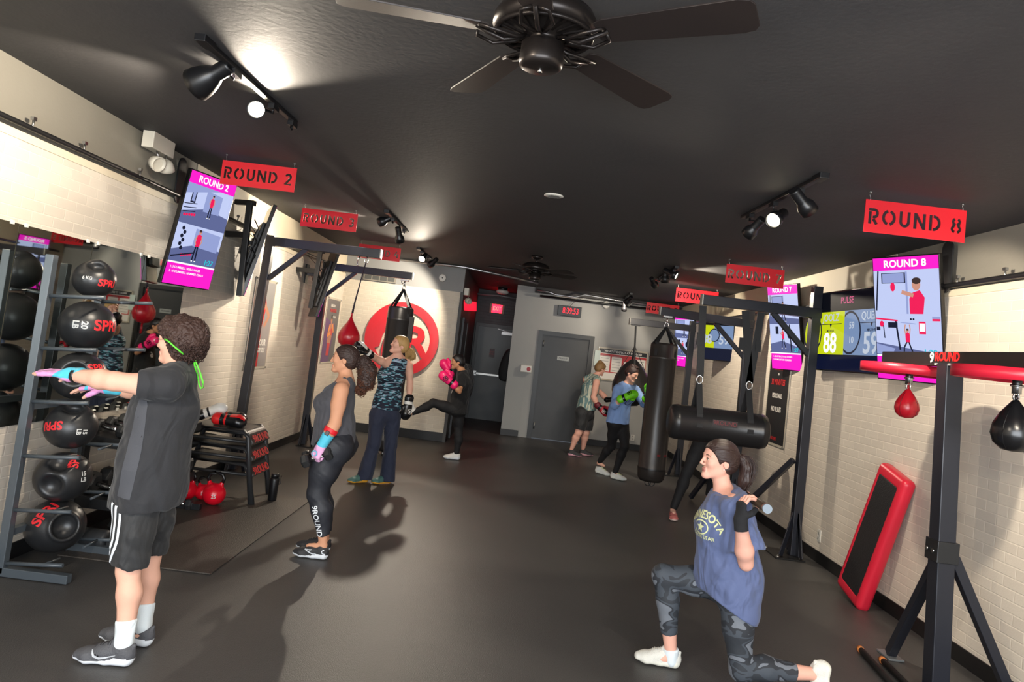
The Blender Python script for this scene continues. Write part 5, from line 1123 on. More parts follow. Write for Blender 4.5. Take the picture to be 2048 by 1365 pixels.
# ------------------------------------------------------------------ stacked plyo benches
PLB = mat('black_step_metal', '#2d2e30', 0.36); PLT = mat('black_deck', '#3a3a38', 0.33, bump=0.1, bscale=120); P9 = mat('bench_red_print', '#d02a2a', 0.5)
def bench(i, label):
    zt = 0.655-0.145*i; w = 0.30+0.022*i; ya_, yb_ = 6.58, 7.02; xc = -2.62
    q = thing('step_bench', label, 'step bench', (xc, 6.8, 0), 'stacked black step benches'); th = 0.028
    path = []; rr = 0.06; dp = 0.115
    path += [(-w-0.05, zt-dp)]+[(-w+rr-rr*math.cos(a)-0.012*(1-a/(PI/2)), zt-rr+rr*math.sin(a)) for a in np.linspace(0, PI/2, 7)]
    path += [(-x, z) for x, z in path[::-1]]
    poly = path+[(x*(1-th/abs(x)) if abs(x) > 0.1 else x, z-th*0.7) for x, z in path[::-1]]
    m = Matrix(((1, 0, 0, xc), (0, 0, 1, ya_), (0, 1, 0, 0), (0, 0, 0, 1)))
    k = MB(); n = len(path)
    for j in range(n-1):
        a0, a1 = path[j], path[j+1]; b0, b1 = poly[2*n-1-j], poly[2*n-2-j]
        vs = [V((xc+x, yy, z)) for yy in (ya_, yb_) for x, z in (a0, a1, b1, b0)]
        k.add(vs, [(0, 1, 2, 3), (7, 6, 5, 4), (0, 4, 5, 1), (2, 6, 7, 3)]+([(0, 3, 7, 4)] if j == 0 else [])+([(1, 5, 6, 2)] if j == n-2 else []))
    k.build('deck', PLT, q, 0.003)
    for yy in (ya_, yb_):
        f = 0.10*(1-i*0.12)
        MB().tube([V((xc-w-0.075-0.03*(2-i)*0.5, yy-0.015*(1 if yy == ya_ else -1), 0.0 if True else 0)), V((xc-w+0.005, yy, zt-0.06)), V((xc-w+0.05, yy, zt-0.012)), V((xc+w-0.05, yy, zt-0.012)), V((xc+w-0.005, yy, zt-0.06)), V((xc+w+0.075+0.03*(2-i)*0.5, yy-0.015*(1 if yy == ya_ else -1), 0.0))], 0.024, 10).build('leg_frame', PLB, q)
        MB().tube([V((xc-w-0.01, yy, zt-0.105)), V((xc+w+0.01, yy, zt-0.105))], 0.014, 8).build('stretcher', PLB, q)
    d = V((0.05, 0, dp-0.05)).normalized(); nn = V((d.z, 0, d.x)); ctr_ = V((xc+w+0.028, (ya_+yb_)/2, zt-0.078))
    text_obj('bench_lettering', '9ROUND', 0.10, P9, frame(ctr_+V((0.008, 0, 0)), (0, 1, 0), V((-0.05, 0, 0.085))), q, 0.001, 0.012, sx=0.92)
    return q
for i, s in enumerate(('topmost black step bench of the stack, its end printed 9ROUND', 'middle black step bench of the stack, its end printed 9ROUND', 'lowest black step bench of the stack, its end printed 9ROUND')): bench(i, s)
MB_ = None
# water bottle
x, y = -2.10, 6.80
q = thing('water_bottle', 'tall black water bottle standing right of the stacked benches', 'bottle', (x, y, 0.009))
MB().lathe([(0.036, 0), (0.040, 0.006), (0.043, 0.19), (0.040, 0.205), (0.030, 0.215)], (x, y, 0.009), n=28).build('bottle_body', BLACKP, q); MB().lathe([(0.036, 0.212), (0.036, 0.245), (0.028, 0.25)], (x, y, 0.009), n=24).tube([(x+0.03, y, 0.235), (x+0.06, y, 0.245), (x+0.055, y, 0.17), (x+0.04, y, 0.16)], 0.005).build('bottle_cap', BLACKP, q)
# gloves and shoes on the top bench
GB, GR_, GW = mat('glove_black', '#161618', 0.25), mat('glove_red', '#d81e22', 0.3), mat('glove_white', '#e4e2dc', 0.35)
q = thing('boxing_glove', 'black and red boxing glove lying on the top bench, pointing right', 'boxing glove', (-2.55, 6.72, 0.66), 'gloves on the stacked benches')
glove(q, (-2.66, 6.70, 0.715), (1, 0.0, -0.02), (0.1, -0.6, 0.8), (0, 0.7, 0.4), 1.05, [GB, GR_, GB, GR_], 'glove_body', text=False)
q = thing('boxing_glove', 'black and red boxing glove behind the first one on the bench', 'boxing glove', (-2.55, 6.90, 0.66), 'gloves on the stacked benches')
glove(q, (-2.72, 6.89, 0.715), (1, 0.15, -0.02), (0.1, -0.5, 0.85), (0, 0.7, 0.3), 1.0, [GB, GB, GR_, GB], 'glove_body', text=False)
q = thing('boxing_glove', 'white glove with a black cuff standing on end at the back of the bench', 'boxing glove', (-2.80, 6.95, 0.66), 'gloves on the stacked benches')
glove(q, (-2.84, 6.74, 0.73), (0.9, 0.25, 0.45), (0, -0.4, 0.9), (0, 0.9, 0.2), 0.95, [GW, GB, GW], 'glove_body', text=False)
# ------------------------------------------------------------------ people toolkit
def fcap(S, a, b, ra, rb, k=0.02, flat_a=False):
    """tapered capsule cut flat at b"""
    S.p.append(('fcap', A_(a), A_(b), ra, rb, flat_a, k, '+')); return S
_ob, _od = Sdf.bounds, Sdf.dist
def _bounds(s, q):
    if q[0] == 'fcap': r = max(q[3], q[4]); return np.minimum(q[1], q[2])-r, np.maximum(q[1], q[2])+r
    if q[0] == 'fecap': r = max(*q[3], *q[4]); return np.minimum(q[1], q[2])-r, np.maximum(q[1], q[2])+r
    return _ob(s, q)
def _dist(s, q, P):
    if q[0] == 'fcap':
        d = _od(s, ('cap', q[1], q[2], q[3], q[4], 0, '+'), P); ax = q[2]-q[1]; ax = ax/np.linalg.norm(ax); d = np.maximum(d, (P-q[2])@ax)
        return np.maximum(d, (q[1]-P)@ax) if q[5] else d
    if q[0] == 'fecap':
        d = _od(s, ('ecap', q[1], q[2], q[3], q[4], q[5], 0, '+'), P); return np.maximum(d, (P-q[2])@q[6])
    return _od(s, q, P)
Sdf.bounds = _bounds; Sdf.dist = _dist
def fecap(S, a, b, wa, wb, side, n=None, k=0.02):
    a_, b_ = A_(a), A_(b); n = A_(V(n).normalized()) if n is not None else (b_-a_)/np.linalg.norm(b_-a_)
    S.p.append(('fecap', a_, b_, wa, wb, A_(V(side).normalized()), n, k, '+')); return S
def wrinkle(amp=0.004, f=28.0, seed=0.0, st=(1, 1, 1)):
    def fn(P):
        x, y, z = P[:, 0]*st[0], P[:, 1]*st[1], P[:, 2]*st[2]
        w = 0
        for g, am in ((1.0, 0.7), (2.2, 0.6)):
            ff = f*g; w = w+am*(np.abs(np.sin(ff*x*0.7+2.4*np.sin(ff*0.30*z+seed)+seed+ff*0.35*z))*np.sin(ff*0.45*z+2.0*np.sin(ff*0.3*y+seed*2))+0.7*np.abs(np.sin(ff*0.6*y+2.0*np.sin(ff*0.33*x+seed)+ff*0.5*z+seed))-0.6)
        return np.minimum(amp*w, 0.0015).astype(np.float32)
    return fn
def smat(name, col, r=0.62): return mat(name, col, r, sss=0.0, bump=0.08, bscale=200, var=0.08, vscale=14, spec=0.3)
SKIN = smat('skin_light', '#dcaa94'); SKIN2 = smat('skin_warm', '#d09878'); SKIN3 = smat('skin_tan', '#b98462'); LIP = mat('lips', '#b8746a', 0.45); SKINP = smat('skin_pinkish', '#e2aa96')
EYEW = mat('eye_white', '#e8e4de', 0.2); IRIS = mat('iris', '#4a5a58', 0.2); NAIL = mat('nails', '#e8b8a8', 0.3)
def cloth_mat(name, col, rough=0.8, var=0.05, bump=0.15, fold=0.35): return mat(name, col, rough, bump=bump, bscale=350, var=var, vscale=15, sheen=0.1, fold=fold)

class Fig:
    """A posed figure. J: joints in world space; one skin mesh, clothes as further meshes following the same joints."""
    def __init__(s, label, J, face, headup, side, k=1.0, arm=1.0, leg=1.0, belly=0.0, wide=1.0, skin=None, cat='person', group=None, floor=None):
        s.J = J; s.k = k; s.arm = arm; s.leg = leg; s.belly = belly; s.wide = wide; s.side = V(side).normalized()
        s.f = V(face).normalized(); u = V(headup); s.u = (u-s.f*u.dot(s.f)).normalized(); s.hs = s.f.cross(s.u)
        s.nks = 1.0 if label.startswith('curly') else 0.90
        base = (J['aL']+J['aR'])/2; base.z = 0
        s.t = thing('person', label, cat, base, group); s.skin = skin or SKIN
    def parts(s, S, which, i=0.0, sl=1.0):
        J, k, sd = s.J, s.k, s.side; w = s.wide
        pel, che, nk = J['pelvis'], J['chest'], J['neck']; mid = pel.lerp(che, 0.5)
        fw = (che-pel).cross(sd).normalized(); fw = fw if fw.dot(s.f) > 0 else -fw
        if 'pelvis' in which: S.ecap(pel+V((0, 0, -0.03)), pel.lerp(mid, 0.45), (0.150*w*k+i, 0.115*k+i+s.belly*0.3), (0.138*w*k+i, 0.108*k+i+s.belly*0.6), sd, 0.04)
        if 'torso' in which:
            S.ecap(pel.lerp(mid, 0.35), mid+fw*s.belly*0.3, (0.135*w*k+i, 0.105*k+i+s.belly*0.5), (0.126*w*k+i, 0.098*k+i+s.belly*0.5), sd, 0.04)
            S.ecap(mid+fw*s.belly*0.3, che, (0.126*w*k+i, 0.098*k+i+s.belly*0.4), (0.145*w*k+i, 0.112*k+i), sd, 0.04)
            up = che.lerp(nk, 0.62); S.ecap(che, up, (0.145*w*k+i, 0.112*k+i), (0.120*w*k+i, 0.078*k+i), sd, 0.04)
            if J.get('bust'): 
                for q in (-1, 1): S.ell(che+fw*0.085*k+sd*(0.062*q*k)-(che-pel).normalized()*0.01, (0.058*k+i,)*3, None, 0.03)
        if 'traps' in which:
            for q in 'LR': S.cap(nk+(J['s'+q]-nk)*0.15+V((0, 0, -0.005)), J['s'+q]+(nk-J['s'+q])*0.12+V((0, 0, 0.008)), 0.048*k+i, 0.046*k+i, 0.04)
        if 'neck' in which: S.cap(nk-(s.u*0.03), J['head']-s.u*0.055*k-s.f*0.012, 0.056*k*s.nks+i, 0.051*k*s.nks+i, 0.03)
        a = s.arm
        for q in 'LR':
            sh, el, wr = J['s'+q], J['e'+q], J['w'+q]
            if 'up'+q in which or 'arms' in which:
                S.cap(sh, sh.lerp(el, 0.45), 0.052*k*a+i, 0.047*k*a+i, 0.03); S.cap(sh.lerp(el, 0.45), el, 0.047*k*a+i, (0.038 if (el-sh).angle(wr-el) < 1.6 else 0.031)*k*a+i, 0.02)
            if 'lo'+q in which or 'arms' in which:
                S.cap(el, el.lerp(wr, 0.3), (0.039 if (el-sh).angle(wr-el) < 1.6 else 0.031)*k*a+i, 0.041*k*a+i, 0.02); S.cap(el.lerp(wr, 0.3), wr, 0.041*k*a+i, 0.026*k+i, 0.02)
        l = s.leg
        for q in 'LR':
            h, kn, an = J['h'+q], J['k'+q], J['a'+q]
            if 'th'+q in which or 'legs' in which or 'thighs' in which:
                S.cap(h, h.lerp(kn, 0.5), 0.088*k*l+i, 0.073*k*l+i, 0.04); S.cap(h.lerp(kn, 0.5), kn, 0.073*k*l+i, 0.053*k*l+i, 0.03)
            if 'sh'+q in which or 'legs' in which or 'shanks' in which:
                bk = (kn-h).normalized()-(an-kn).normalized(); bk = -bk if bk.length > 0.15 else -fw; bk = bk.normalized()
                S.cap(kn, kn.lerp(an, 0.33)+bk*0.012, 0.051*k*l+i, 0.054*k*l+i, 0.03); S.cap(kn.lerp(an, 0.33)+bk*0.012, an, 0.054*k*l+i, 0.034*k+i, 0.03)
        if 'glutes' in which:
            for q in 'LR': S.ell(J['h'+q].lerp(pel, 0.25)-fw*0.045*k+V((0, 0, 0.01)), (0.092*k*l+i,)*3, None, 0.05)
        return S
    def head_sdf(s, S):
        c, f, u, d = s.J['head'], s.f, s.u, s.hs; k = s.k*0.97; R3 = Matrix((f, d, u)).transposed()
        P = lambda a, b, z: c+f*(a*k)+d*(b*k)+u*(z*k)
        S.ell(P(-0.008, 0, 0.030), (0.096*k, 0.076*k, 0.084*k), R3, 0.03)
        S.ell(P(0.030, 0, -0.022), (0.056*k, 0.055*k, 0.082*k), R3, 0.03)
        for q in (-1, 1):
            S.cap(P(0.062, 0.012*q, -0.092), P(-0.005, 0.046*q, -0.055), 0.015*k, 0.016*k, 0.022)
            S.ell(P(0.062, 0.036*q, -0.020), (0.020*k, 0.020*k, 0.020*k), R3, 0.02)
            S.cap(P(0.080, 0.010*q, 0.020), P(0.068, 0.045*q, 0.020), 0.011*k, 0.010*k, 0.012)
            S.ell(P(0.096, 0.031*q, 0.002), (0.016*k, 0.017*k, 0.012*k), R3, 0.012, '-')
            S.ell(P(0.072, 0.031*q, 0.002), (0.0165*k, 0.017*k, 0.0135*k), R3, 0.004); S.ell(P(0.090, 0.032*q, 0.0015), (0.012*k, 0.0135*k, 0.0050*k), R3, 0.002, '-')
            S.ell(P(0.096, 0.010*q, -0.032), (0.009*k, 0.0065*k, 0.0065*k), R3, 0.006)
            S.ell(P(-0.014, 0.073*q, -0.006), (0.019*k, 0.0085*k, 0.032*k), R3, 0.005)
            S.ell(P(-0.010, 0.0830*q, 0.0), (0.009*k, 0.0045*k, 0.018*k), R3, 0.005, '-')
        S.cap(P(0.089, 0, 0.012), P(0.108, 0, -0.026), 0.0060*k, 0.0078*k, 0.010)
        S.ell(P(0.074, 0, -0.094), (0.020*k, 0.022*k, 0.018*k), R3, 0.02)
        S.cap(P(0.086, -0.013, -0.058), P(0.086, 0.013, -0.058), 0.0062*k, 0.0062*k, 0.008)
        S.cap(P(0.0835, -0.011, -0.069), P(0.0835, 0.011, -0.069), 0.0066*k, 0.0066*k, 0.008)
        S.cap(P(0.0965, -0.02, -0.0635), P(0.0965, 0.02, -0.0635), 0.002*k, 0.002*k, 0.003, '-')
        s.hp = P; s.hk = k
    def fingers(s, S, w, d, up, th, curls, i=0.0, thumb=(0.5, 0.5), k=None, spread=0.0, upto=3):
        """palm and five fingers; d along the hand, up = back of the hand, th = thumb side"""
        k = k or s.k; w, d = V(w), V(d).normalized(); up = V(up); up = (up-d*up.dot(d)).normalized(); th = V(th); th = (th-d*th.dot(d)-up*th.dot(up)).normalized()
        S.ecap(w, w+d*0.03*k, (0.026*k+i, 0.019*k+i), (0.034*k+i, 0.015*k+i), th, 0.012); S.ecap(w+d*0.03*k, w+d*0.080*k, (0.034*k+i, 0.015*k+i), (0.038*k+i, 0.012*k+i), th, 0.01)
        tips = []
        for n, (o, L) in enumerate(((0.029, (0.042, 0.026, 0.020)), (0.010, (0.046, 0.030, 0.021)), (-0.010, (0.043, 0.028, 0.020)), (-0.028, (0.034, 0.021, 0.018)))):
            p = w+d*(0.086-abs(o)*0.25)*k+th*o*k; a = 0.0; dd = d; cu = curls[n] if hasattr(curls, '__len__') else curls; r = 0.0088*k
            for m in range(min(3, upto)):
                a += cu*(0.8, 1.0, 0.7)[m]; dd = (d*math.cos(a)-up*math.sin(a)+th*(o*spread*20)).normalized(); q = p+dd*L[m]*k
                S.cap(p, q, r+i, r*0.93+i, 0.006); p = q; r *= 0.93
            tips.append((p, dd))
        p = w+d*0.022*k+th*0.026*k-up*0.006*k; dd = (d*0.62+th*0.70-up*thumb[0]).normalized(); q = p+dd*0.040*k; S.cap(p, q, 0.0135*k+i, 0.0115*k+i, 0.012)
        d2 = (d*0.95+th*(0.45-thumb[1])-up*(thumb[0]*0.8+thumb[1]*0.5)).normalized(); q2 = q+d2*0.030*k; S.cap(q, q2, 0.0112*k+i, 0.010*k+i, 0.006)
        if upto > 2: q3 = q2+(d2-up*0.2-th*thumb[1]*0.5).normalized()*0.022*k; S.cap(q2, q3, 0.010*k+i, 0.0085*k+i, 0.006)
        return tips
    def body(s, hands=(), res=0.009, face_res=0.004, hand_res=0.0035, drop=()):
        S = Sdf(); s.parts(S, {'pelvis', 'torso', 'traps', 'neck', 'arms', 'legs', 'glutes'}); s.head_sdf(S)
        for q in 'LR':
            an, toe = s.J['a'+q], s.J.get('t'+q)
            if toe is not None: S.cap(an-(s.J['k'+q]-an).normalized()*0.045, an.lerp(toe, 0.5)-V((0, 0, 0.018)), 0.030*s.k, 0.020*s.k, 0.02)
        c = s.J['head']; m = 0.125*s.k; fine = [(c-V((m, m, m)), c+V((m, m, m)), face_res)]
        s.tips = {}
        for h in hands:
            q, d, up, th, cu, tb = h[:6]; s.tips[q] = s.fingers(S, s.J['w'+q], d, up, th, cu, 0, tb, spread=h[6] if len(h) > 6 else 0)
            hc = s.J['w'+q]+V(d).normalized()*0.08*s.k; m = 0.13; fine.append((hc-V((m, m, m)), hc+V((m, m, m)), hand_res))
        k = s.hk; lc = A_(s.hp(0.094, 0, -0.063)); R3 = np.array([list(s.f), list(s.hs), list(s.u)])
        def mf(ce):
            q = (ce-lc)@R3.T/k; return ((np.abs(q[:, 1]) < 0.021-np.abs(q[:, 2])*0.4) & (np.abs(q[:, 2]) < 0.0125) & (q[:, 0] > -0.012)).astype(int)
        o = S.mesh('body', [s.skin, LIP], s.t, res, fine, mf, 1); s.bodyobj = o
        return o
    def face(s, brow='#3a2a22', iris=None):
        P, k = s.hp, s.hk; f = s.f
        for q in (-1, 1):
            c = P(0.0735, 0.031*q, 0.002); e = MB().sph(c, 0.0128*k, 16).build('eye', EYEW, s.t)
            d = (f*1.0+s.hs*0.05*q).normalized(); m = MB(); m.lathe([(0.0058*k, 0.0110*k), (0.0056*k, 0.0122*k), (0.003*k, 0.0130*k), (0.0005, 0.0131*k)], c, d, 14); m.build('iris', iris or IRIS, e)
            MB().lathe([(0.0026*k, 0.0128*k), (0.0022*k, 0.0136*k), (0.0003, 0.0137*k)], c, d, 10).build('pupil', BLACKP, e)
            bm_ = mat('brow_'+brow, brow, 0.8); MB().tube([P(0.090, 0.012*q, 0.0215), P(0.0895, 0.028*q, 0.0275), P(0.079, 0.048*q, 0.022)], [0.0026*k, 0.0030*k, 0.0016*k], 6).build('eyebrow', bm_, s.t)
            MB().tube([P(0.0865, 0.018*q, 0.002), P(0.0895, 0.031*q, 0.0105), P(0.082, 0.045*q, 0.004)], [0.001*k, 0.0016*k, 0.001*k], 5).build('eyelash', bm_, s.t)
    def wear(s, name, m, which, i, res=0.009, cuts=(), noise=None, extra=None, matfn=None, smooth_it=1):
        S = Sdf(); s.parts(S, which, i)
        if extra: extra(S)
        for p, n in cuts: S.plane(p, n)
        S.noise = noise; return S.mesh(name, m, s.t, res, matfn=matfn, smooth_it=smooth_it)
def shoe(t, heel, d, L, up_m, sole_m, k=1.0, up=(0, 0, 1), laces=True, lace_m=None, name='shoe', res=0.005, deco=None, collar=0.0):
    heel, d, u = V(heel), V(d).normalized(), V(up).normalized(); d = (d-u*d.dot(u)).normalized(); sd = d.cross(u); P = lambda a, b, z: heel+d*(a*L)+sd*b+u*z
    S = Sdf(); R3 = Matrix((d, sd, u)).transposed()
    S.ecap(P(0.16, 0, 0.024), P(0.45, 0, 0.022), (0.037*k, 0.026*k), (0.037*k, 0.022*k), sd, 0.02); S.ecap(P(0.45, 0, 0.022), P(0.72, 0, 0.022), (0.037*k, 0.022*k), (0.047*k, 0.021*k), sd, 0.02); S.ecap(P(0.72, 0, 0.022), P(0.90, 0, 0.028), (0.047*k, 0.021*k), (0.030*k, 0.016*k), sd, 0.02)
    S.ecap(P(0.17, 0, 0.050*k), P(0.24, 0, 0.080*k), (0.034*k, 0.040*k), (0.033*k, 0.036*k), sd, 0.02); S.ecap(P(0.20, 0, 0.055*k), P(0.52, 0, 0.055*k), (0.034*k, 0.038*k), (0.037*k, 0.034*k), sd, 0.02)
    S.ecap(P(0.50, 0, 0.055*k), P(0.76, 0, 0.040*k), (0.036*k, 0.030*k), (0.042*k, 0.024*k), sd, 0.03); S.ecap(P(0.76, 0, 0.040*k), P(0.88, 0, 0.036*k), (0.042*k, 0.024*k), (0.028*k, 0.016*k), sd, 0.02)
    S.cap(P(0.42, 0, 0.080*k), P(0.355, 0, 0.112*k), 0.020*k, 0.014*k, 0.012); S.cap(P(0.10, 0, 0.08*k), P(0.07, 0, 0.092*k), 0.013*k, 0.009*k, 0.012)
    S.ell(P(0.22, 0, 0.122*k), (0.040*k, 0.022*k, 0.020*k), R3, 0.010, '-')
    S.plane(heel+u*0.0015, -u)
    h_ = np.array(heel); un = np.array(u); dn = np.array(d)
    def mf(c):
        z = (c-h_)@un; x = (c-h_)@dn/L; return (z < 0.030*k+0.006*np.sin(x*7)+0.006*(x < 0.35)).astype(int)
    o = S.mesh(name, [up_m, sole_m], t, res*k, matfn=mf)
    if laces:
        lm = lace_m or mat('lace_white', '#d8d8d4', 0.8)
        bt = bvh(o); lc = MB()
        for i in range(5):
            a = 0.40+i*0.055; pts = []
            for b in np.linspace(-0.022, 0.022, 7):
                p = P(a+(0.012 if i % 2 else -0.012)*b/0.022, b*k, 0.16); h = bt.ray_cast(p, -u, 0.2); pts.append((h[0] if h[0] else P(a, b, 0.08))+u*0.0015)
            lc.tube(pts, 0.0024*k, 6)
        lc.build('shoe_laces', lm, o)
    return o
def pant_leg(S, h, kn, an, r0, r1, r2, k=0.03): S.cap(h, kn, r0, r1, k); fcap(S, kn, an, r1, r2, k)
def curls(t, name, m, c, rad, n, mat3, seed=3, size=0.010, zmin=-1.0, front=None, thick=0.0022):
    rnd = random.Random(seed); mb = MB()
    for _ in range(n):
        while True:
            d = V((rnd.gauss(0, 1), rnd.gauss(0, 1), rnd.gauss(0, 1))).normalized()
            if d.z > zmin and (front is None or front(d)): break
        p = V(c)+mat3 @ V((d.x*rad[0], d.y*rad[1], d.z*rad[2])); dd = (mat3 @ d).normalized(); a = dd.cross(V((0.2, 0.3, 1))).normalized(); b = dd.cross(a)
        turns = rnd.uniform(1.2, 2.2); L = rnd.uniform(0.012, 0.026); r = size*rnd.uniform(0.6, 1.1); ph = rnd.uniform(0, 6.28); dr = (a*rnd.uniform(-1, 1)+b*rnd.uniform(-1, 1)+V((0, 0, -0.5))).normalized()
        pts = [p-dd*0.010+dd*(0.4*r*math.cos(2*PI*turns*s_+ph)+0.008)+dr.cross(dd)*(r*math.sin(2*PI*turns*s_+ph))+dr*(L*s_*1.3) for s_ in np.linspace(0, 1, 9)]
        mb.tube(pts, [thick]*8+[thick*0.4], 4)
    return mb.build(name, m, t)
def strands(t, name, m, paths, n, spread, seed=1, thick=0.0016, parent=None, fray=1.0):
    """long hair: many thin tubes following a guide path"""
    rnd = random.Random(seed); mb = MB()
    for _ in range(n):
        g = paths[rnd.randrange(len(paths))]; a, b = rnd.gauss(0, 0.45), rnd.gauss(0, 0.45); w = rnd.uniform(0, 6.28); pts = []; N = len(g)
        for i, (p, r) in enumerate(g):
            q = V(p)+V((a*r, b*r, (a-b)*r*0.5)); q += V((math.sin(w+i*0.9), math.cos(w*1.3+i*0.8), 0))*0.002*fray*i/N; pts.append(q)
        pts = [catm(pts, u) for u in np.linspace(0, N-1, N*3)]
        mb.tube(pts, [thick]*(len(pts)-1)+[thick*0.3], 4)
    return mb.build(name, m, parent or t)
def catm(P, u):
    i = min(int(u), len(P)-2); f = u-i; p0 = P[max(i-1, 0)]; p1 = P[i]; p2 = P[i+1]; p3 = P[min(i+2, len(P)-1)]
    return 0.5*((2*p1)+(p2-p0)*f+(2*p0-5*p1+4*p2-p3)*f*f+(3*p1-p0-3*p2+p3)*f**3)
def camo_mat(name, cols, scale=9.0):
    m = bpy.data.materials.new(name); m.use_nodes = True; nt = m.node_tree; b = nt.nodes['Principled BSDF']; b.inputs['Roughness'].default_value = 0.75
    tc = nt.nodes.new('ShaderNodeTexCoord'); n = nt.nodes.new('ShaderNodeTexNoise'); n.inputs['Scale'].default_value = scale; n.inputs['Detail'].default_value = 1.5; n.inputs['Distortion'].default_value = 0.6
    mp = nt.nodes.new('ShaderNodeMapping'); mp.inputs['Scale'].default_value = (1, 1, 1.5); nt.links.new(tc.outputs['Object'], mp.inputs[0]); nt.links.new(mp.outputs[0], n.inputs[0])
    r = nt.nodes.new('ShaderNodeValToRGB'); r.color_ramp.interpolation = 'CONSTANT'; e = r.color_ramp.elements
    e[0].position = 0; e[0].color = (*lin(cols[0]), 1); e[1].position = 0.43; e[1].color = (*lin(cols[1]), 1)
    for p, c in ((0.52, cols[2]), (0.585, cols[3])): x = e.new(p); x.color = (*lin(c), 1)
    nt.links.new(n.outputs[0], r.inputs[0]); nt.links.new(r.outputs[0], b.inputs['Base Color']); return m
def dye_mat(name, cols, pos, scale, st, rot=(0, 0, 0), dist=0.8):
    m = bpy.data.materials.new(name); m.use_nodes = True; nt = m.node_tree; b = nt.nodes['Principled BSDF']; b.inputs['Roughness'].default_value = 0.8
    tc = nt.nodes.new('ShaderNodeTexCoord'); n = nt.nodes.new('ShaderNodeTexNoise'); n.inputs['Scale'].default_value = scale; n.inputs['Detail'].default_value = 2.5; n.inputs['Distortion'].default_value = dist
    mp = nt.nodes.new('ShaderNodeMapping'); mp.inputs['Scale'].default_value = st; mp.inputs['Rotation'].default_value = rot
    nt.links.new(tc.outputs['Object'], mp.inputs[0]); nt.links.new(mp.outputs[0], n.inputs[0])
    r = nt.nodes.new('ShaderNodeValToRGB'); e = r.color_ramp.elements
    e[0].position = pos[0]; e[0].color = (*lin(cols[0]), 1); e[1].position = pos[-1]; e[1].color = (*lin(cols[-1]), 1)
    for p, c in zip(pos[1:-1], cols[1:-1]): x = e.new(p); x.color = (*lin(c), 1)
    nt.links.new(n.outputs[0], r.inputs[0]); nt.links.new(r.outputs[0], b.inputs['Base Color']); return m
# ------------------------------------------------------------------ person: curly haired figure punching at the left
def mk(d): return {k: V(v) for k, v in d.items()}
def hips(J, side, w=0.088, dz=-0.035):
    s = V(side).normalized(); J['hL'] = J['pelvis']+s*w+V((0, 0, dz)); J['hR'] = J['pelvis']-s*w+V((0, 0, dz)); return J
PINKG, TEAL = cloth_mat('pink_wrap', '#e49ad0', 0.6, 0.12), cloth_mat('turquoise_wrap', '#4cc0dc', 0.6, 0.1)
WHSOLE = mat('white_sole', '#dfe4ea', 0.5); 
sdA = V((0, -1, 0))
J = mk(dict(pelvis=at(300, 962, 3.60), chest=at(328, 822, 3.60), neck=at(356, 733, 3.60), head=at(357, 684, 3.60),
    sL=at(334, 775, 3.42), eL=at(228, 763, 3.34), wL=at(140, 750, 3.40), sR=at(345, 766, 3.76), eR=at(280, 782, 3.86), wR=at(215, 776, 3.82),
    kL=at(257, 1140, 3.49), kR=at(299, 1112, 3.72), aL=at(248, 1285, 3.45), aR=at(286, 1250, 3.66)))
hips(J, sdA); J['tL'] = J['aL']+V((-0.2, 0, -0.08)); J['tR'] = J['aR']+V((-0.2, 0, -0.08))
A = Fig('curly-haired person in black tee and striped shorts stretching both arms toward the ball rack', J, (-1, 0.10, -0.05), (0.06, 0, 1), sdA, 1.0, 1.12, 0.98, 0.02, 1.05, SKIN)
A.body(hands=[('L', (-1, 0.05, 0.0), (0.05, -0.2, 1), (0, 0.95, -0.25), 0.10, (0.5, 0.3), 0.05), ('R', (-0.96, -0.1, -0.1), (0.1, 0.1, 1), (0, -0.9, -0.35), 0.22, (0.6, 0.1), 0.12)], hand_res=0.0035)
A.face('#3a2a22')
TEE = cloth_mat('black_tee', '#26272b', 0.85, 0.06); TEEL = mat('tee_side_panel', '#42444a', 0.8, bump=0.1, bscale=300)
def xt(S):
    S.ecap(J['pelvis']+V((0.005, 0, 0.10)), J['pelvis']+V((0.0, 0, -0.17)), (0.185, 0.145), (0.195, 0.150), sdA, 0.05)
    S.ecap(J['chest'], J['pelvis']+V((0.005, 0, 0.10)), (0.175, 0.150), (0.185, 0.138), sdA, 0.05)
    for q in 'LR': fcap(S, J['s'+q]+(J['neck']-J['s'+q])*0.1, J['s'+q].lerp(J['e'+q], 0.58), 0.078, 0.074, 0.04)
JA = J
hem = J['pelvis']+V((0, 0, -0.115))
tee = A.wear('shirt', TEE, {'torso', 'traps', 'pelvis', 'glutes'}, 0.020, 0.008, [(hem, (0.05, 0, -1)), (J['neck']+V((0, 0, 0.012)), (-0.45, 0, 1))], wrinkle(0.009, 22, 1.0, (1, 1, 0.7)), xt)
# paler panel down the side seam of the shirt
pc_ = [at(x, y, 3.42) for x, y in ((287, 800), (281, 840), (273, 890), (264, 940), (256, 975), (251, 995))]
pm = flat_mesh(ribbon([(p.x+1.7, p.z) for p in pc_], [0.05, 0.06, 0.07, 0.07, 0.07, 0.07]))
decal('shirt_side_panel', pm, TEEL, tee, frame(V((-1.7, 3.1, 0)), (1, 0, 0), (0, 0, 1)), tee, 0.0015, 0.6)
SHORT = cloth_mat('black_shorts', '#232426', 0.7)
def xs(S):
    for q, dy in (('L', 0), ('R', 0)):
        kn, h = J['k'+q], J['h'+q]; e = h.lerp(kn, 0.93)
        S.cap(h+V((-0.02, 0, 0)), h.lerp(kn, 0.5), 0.098, 0.094, 0.04); fecap(S, h.lerp(kn, 0.5), e, (0.092, 0.090), (0.084, 0.086), sdA, (-0.15, 0, -1), 0.03)
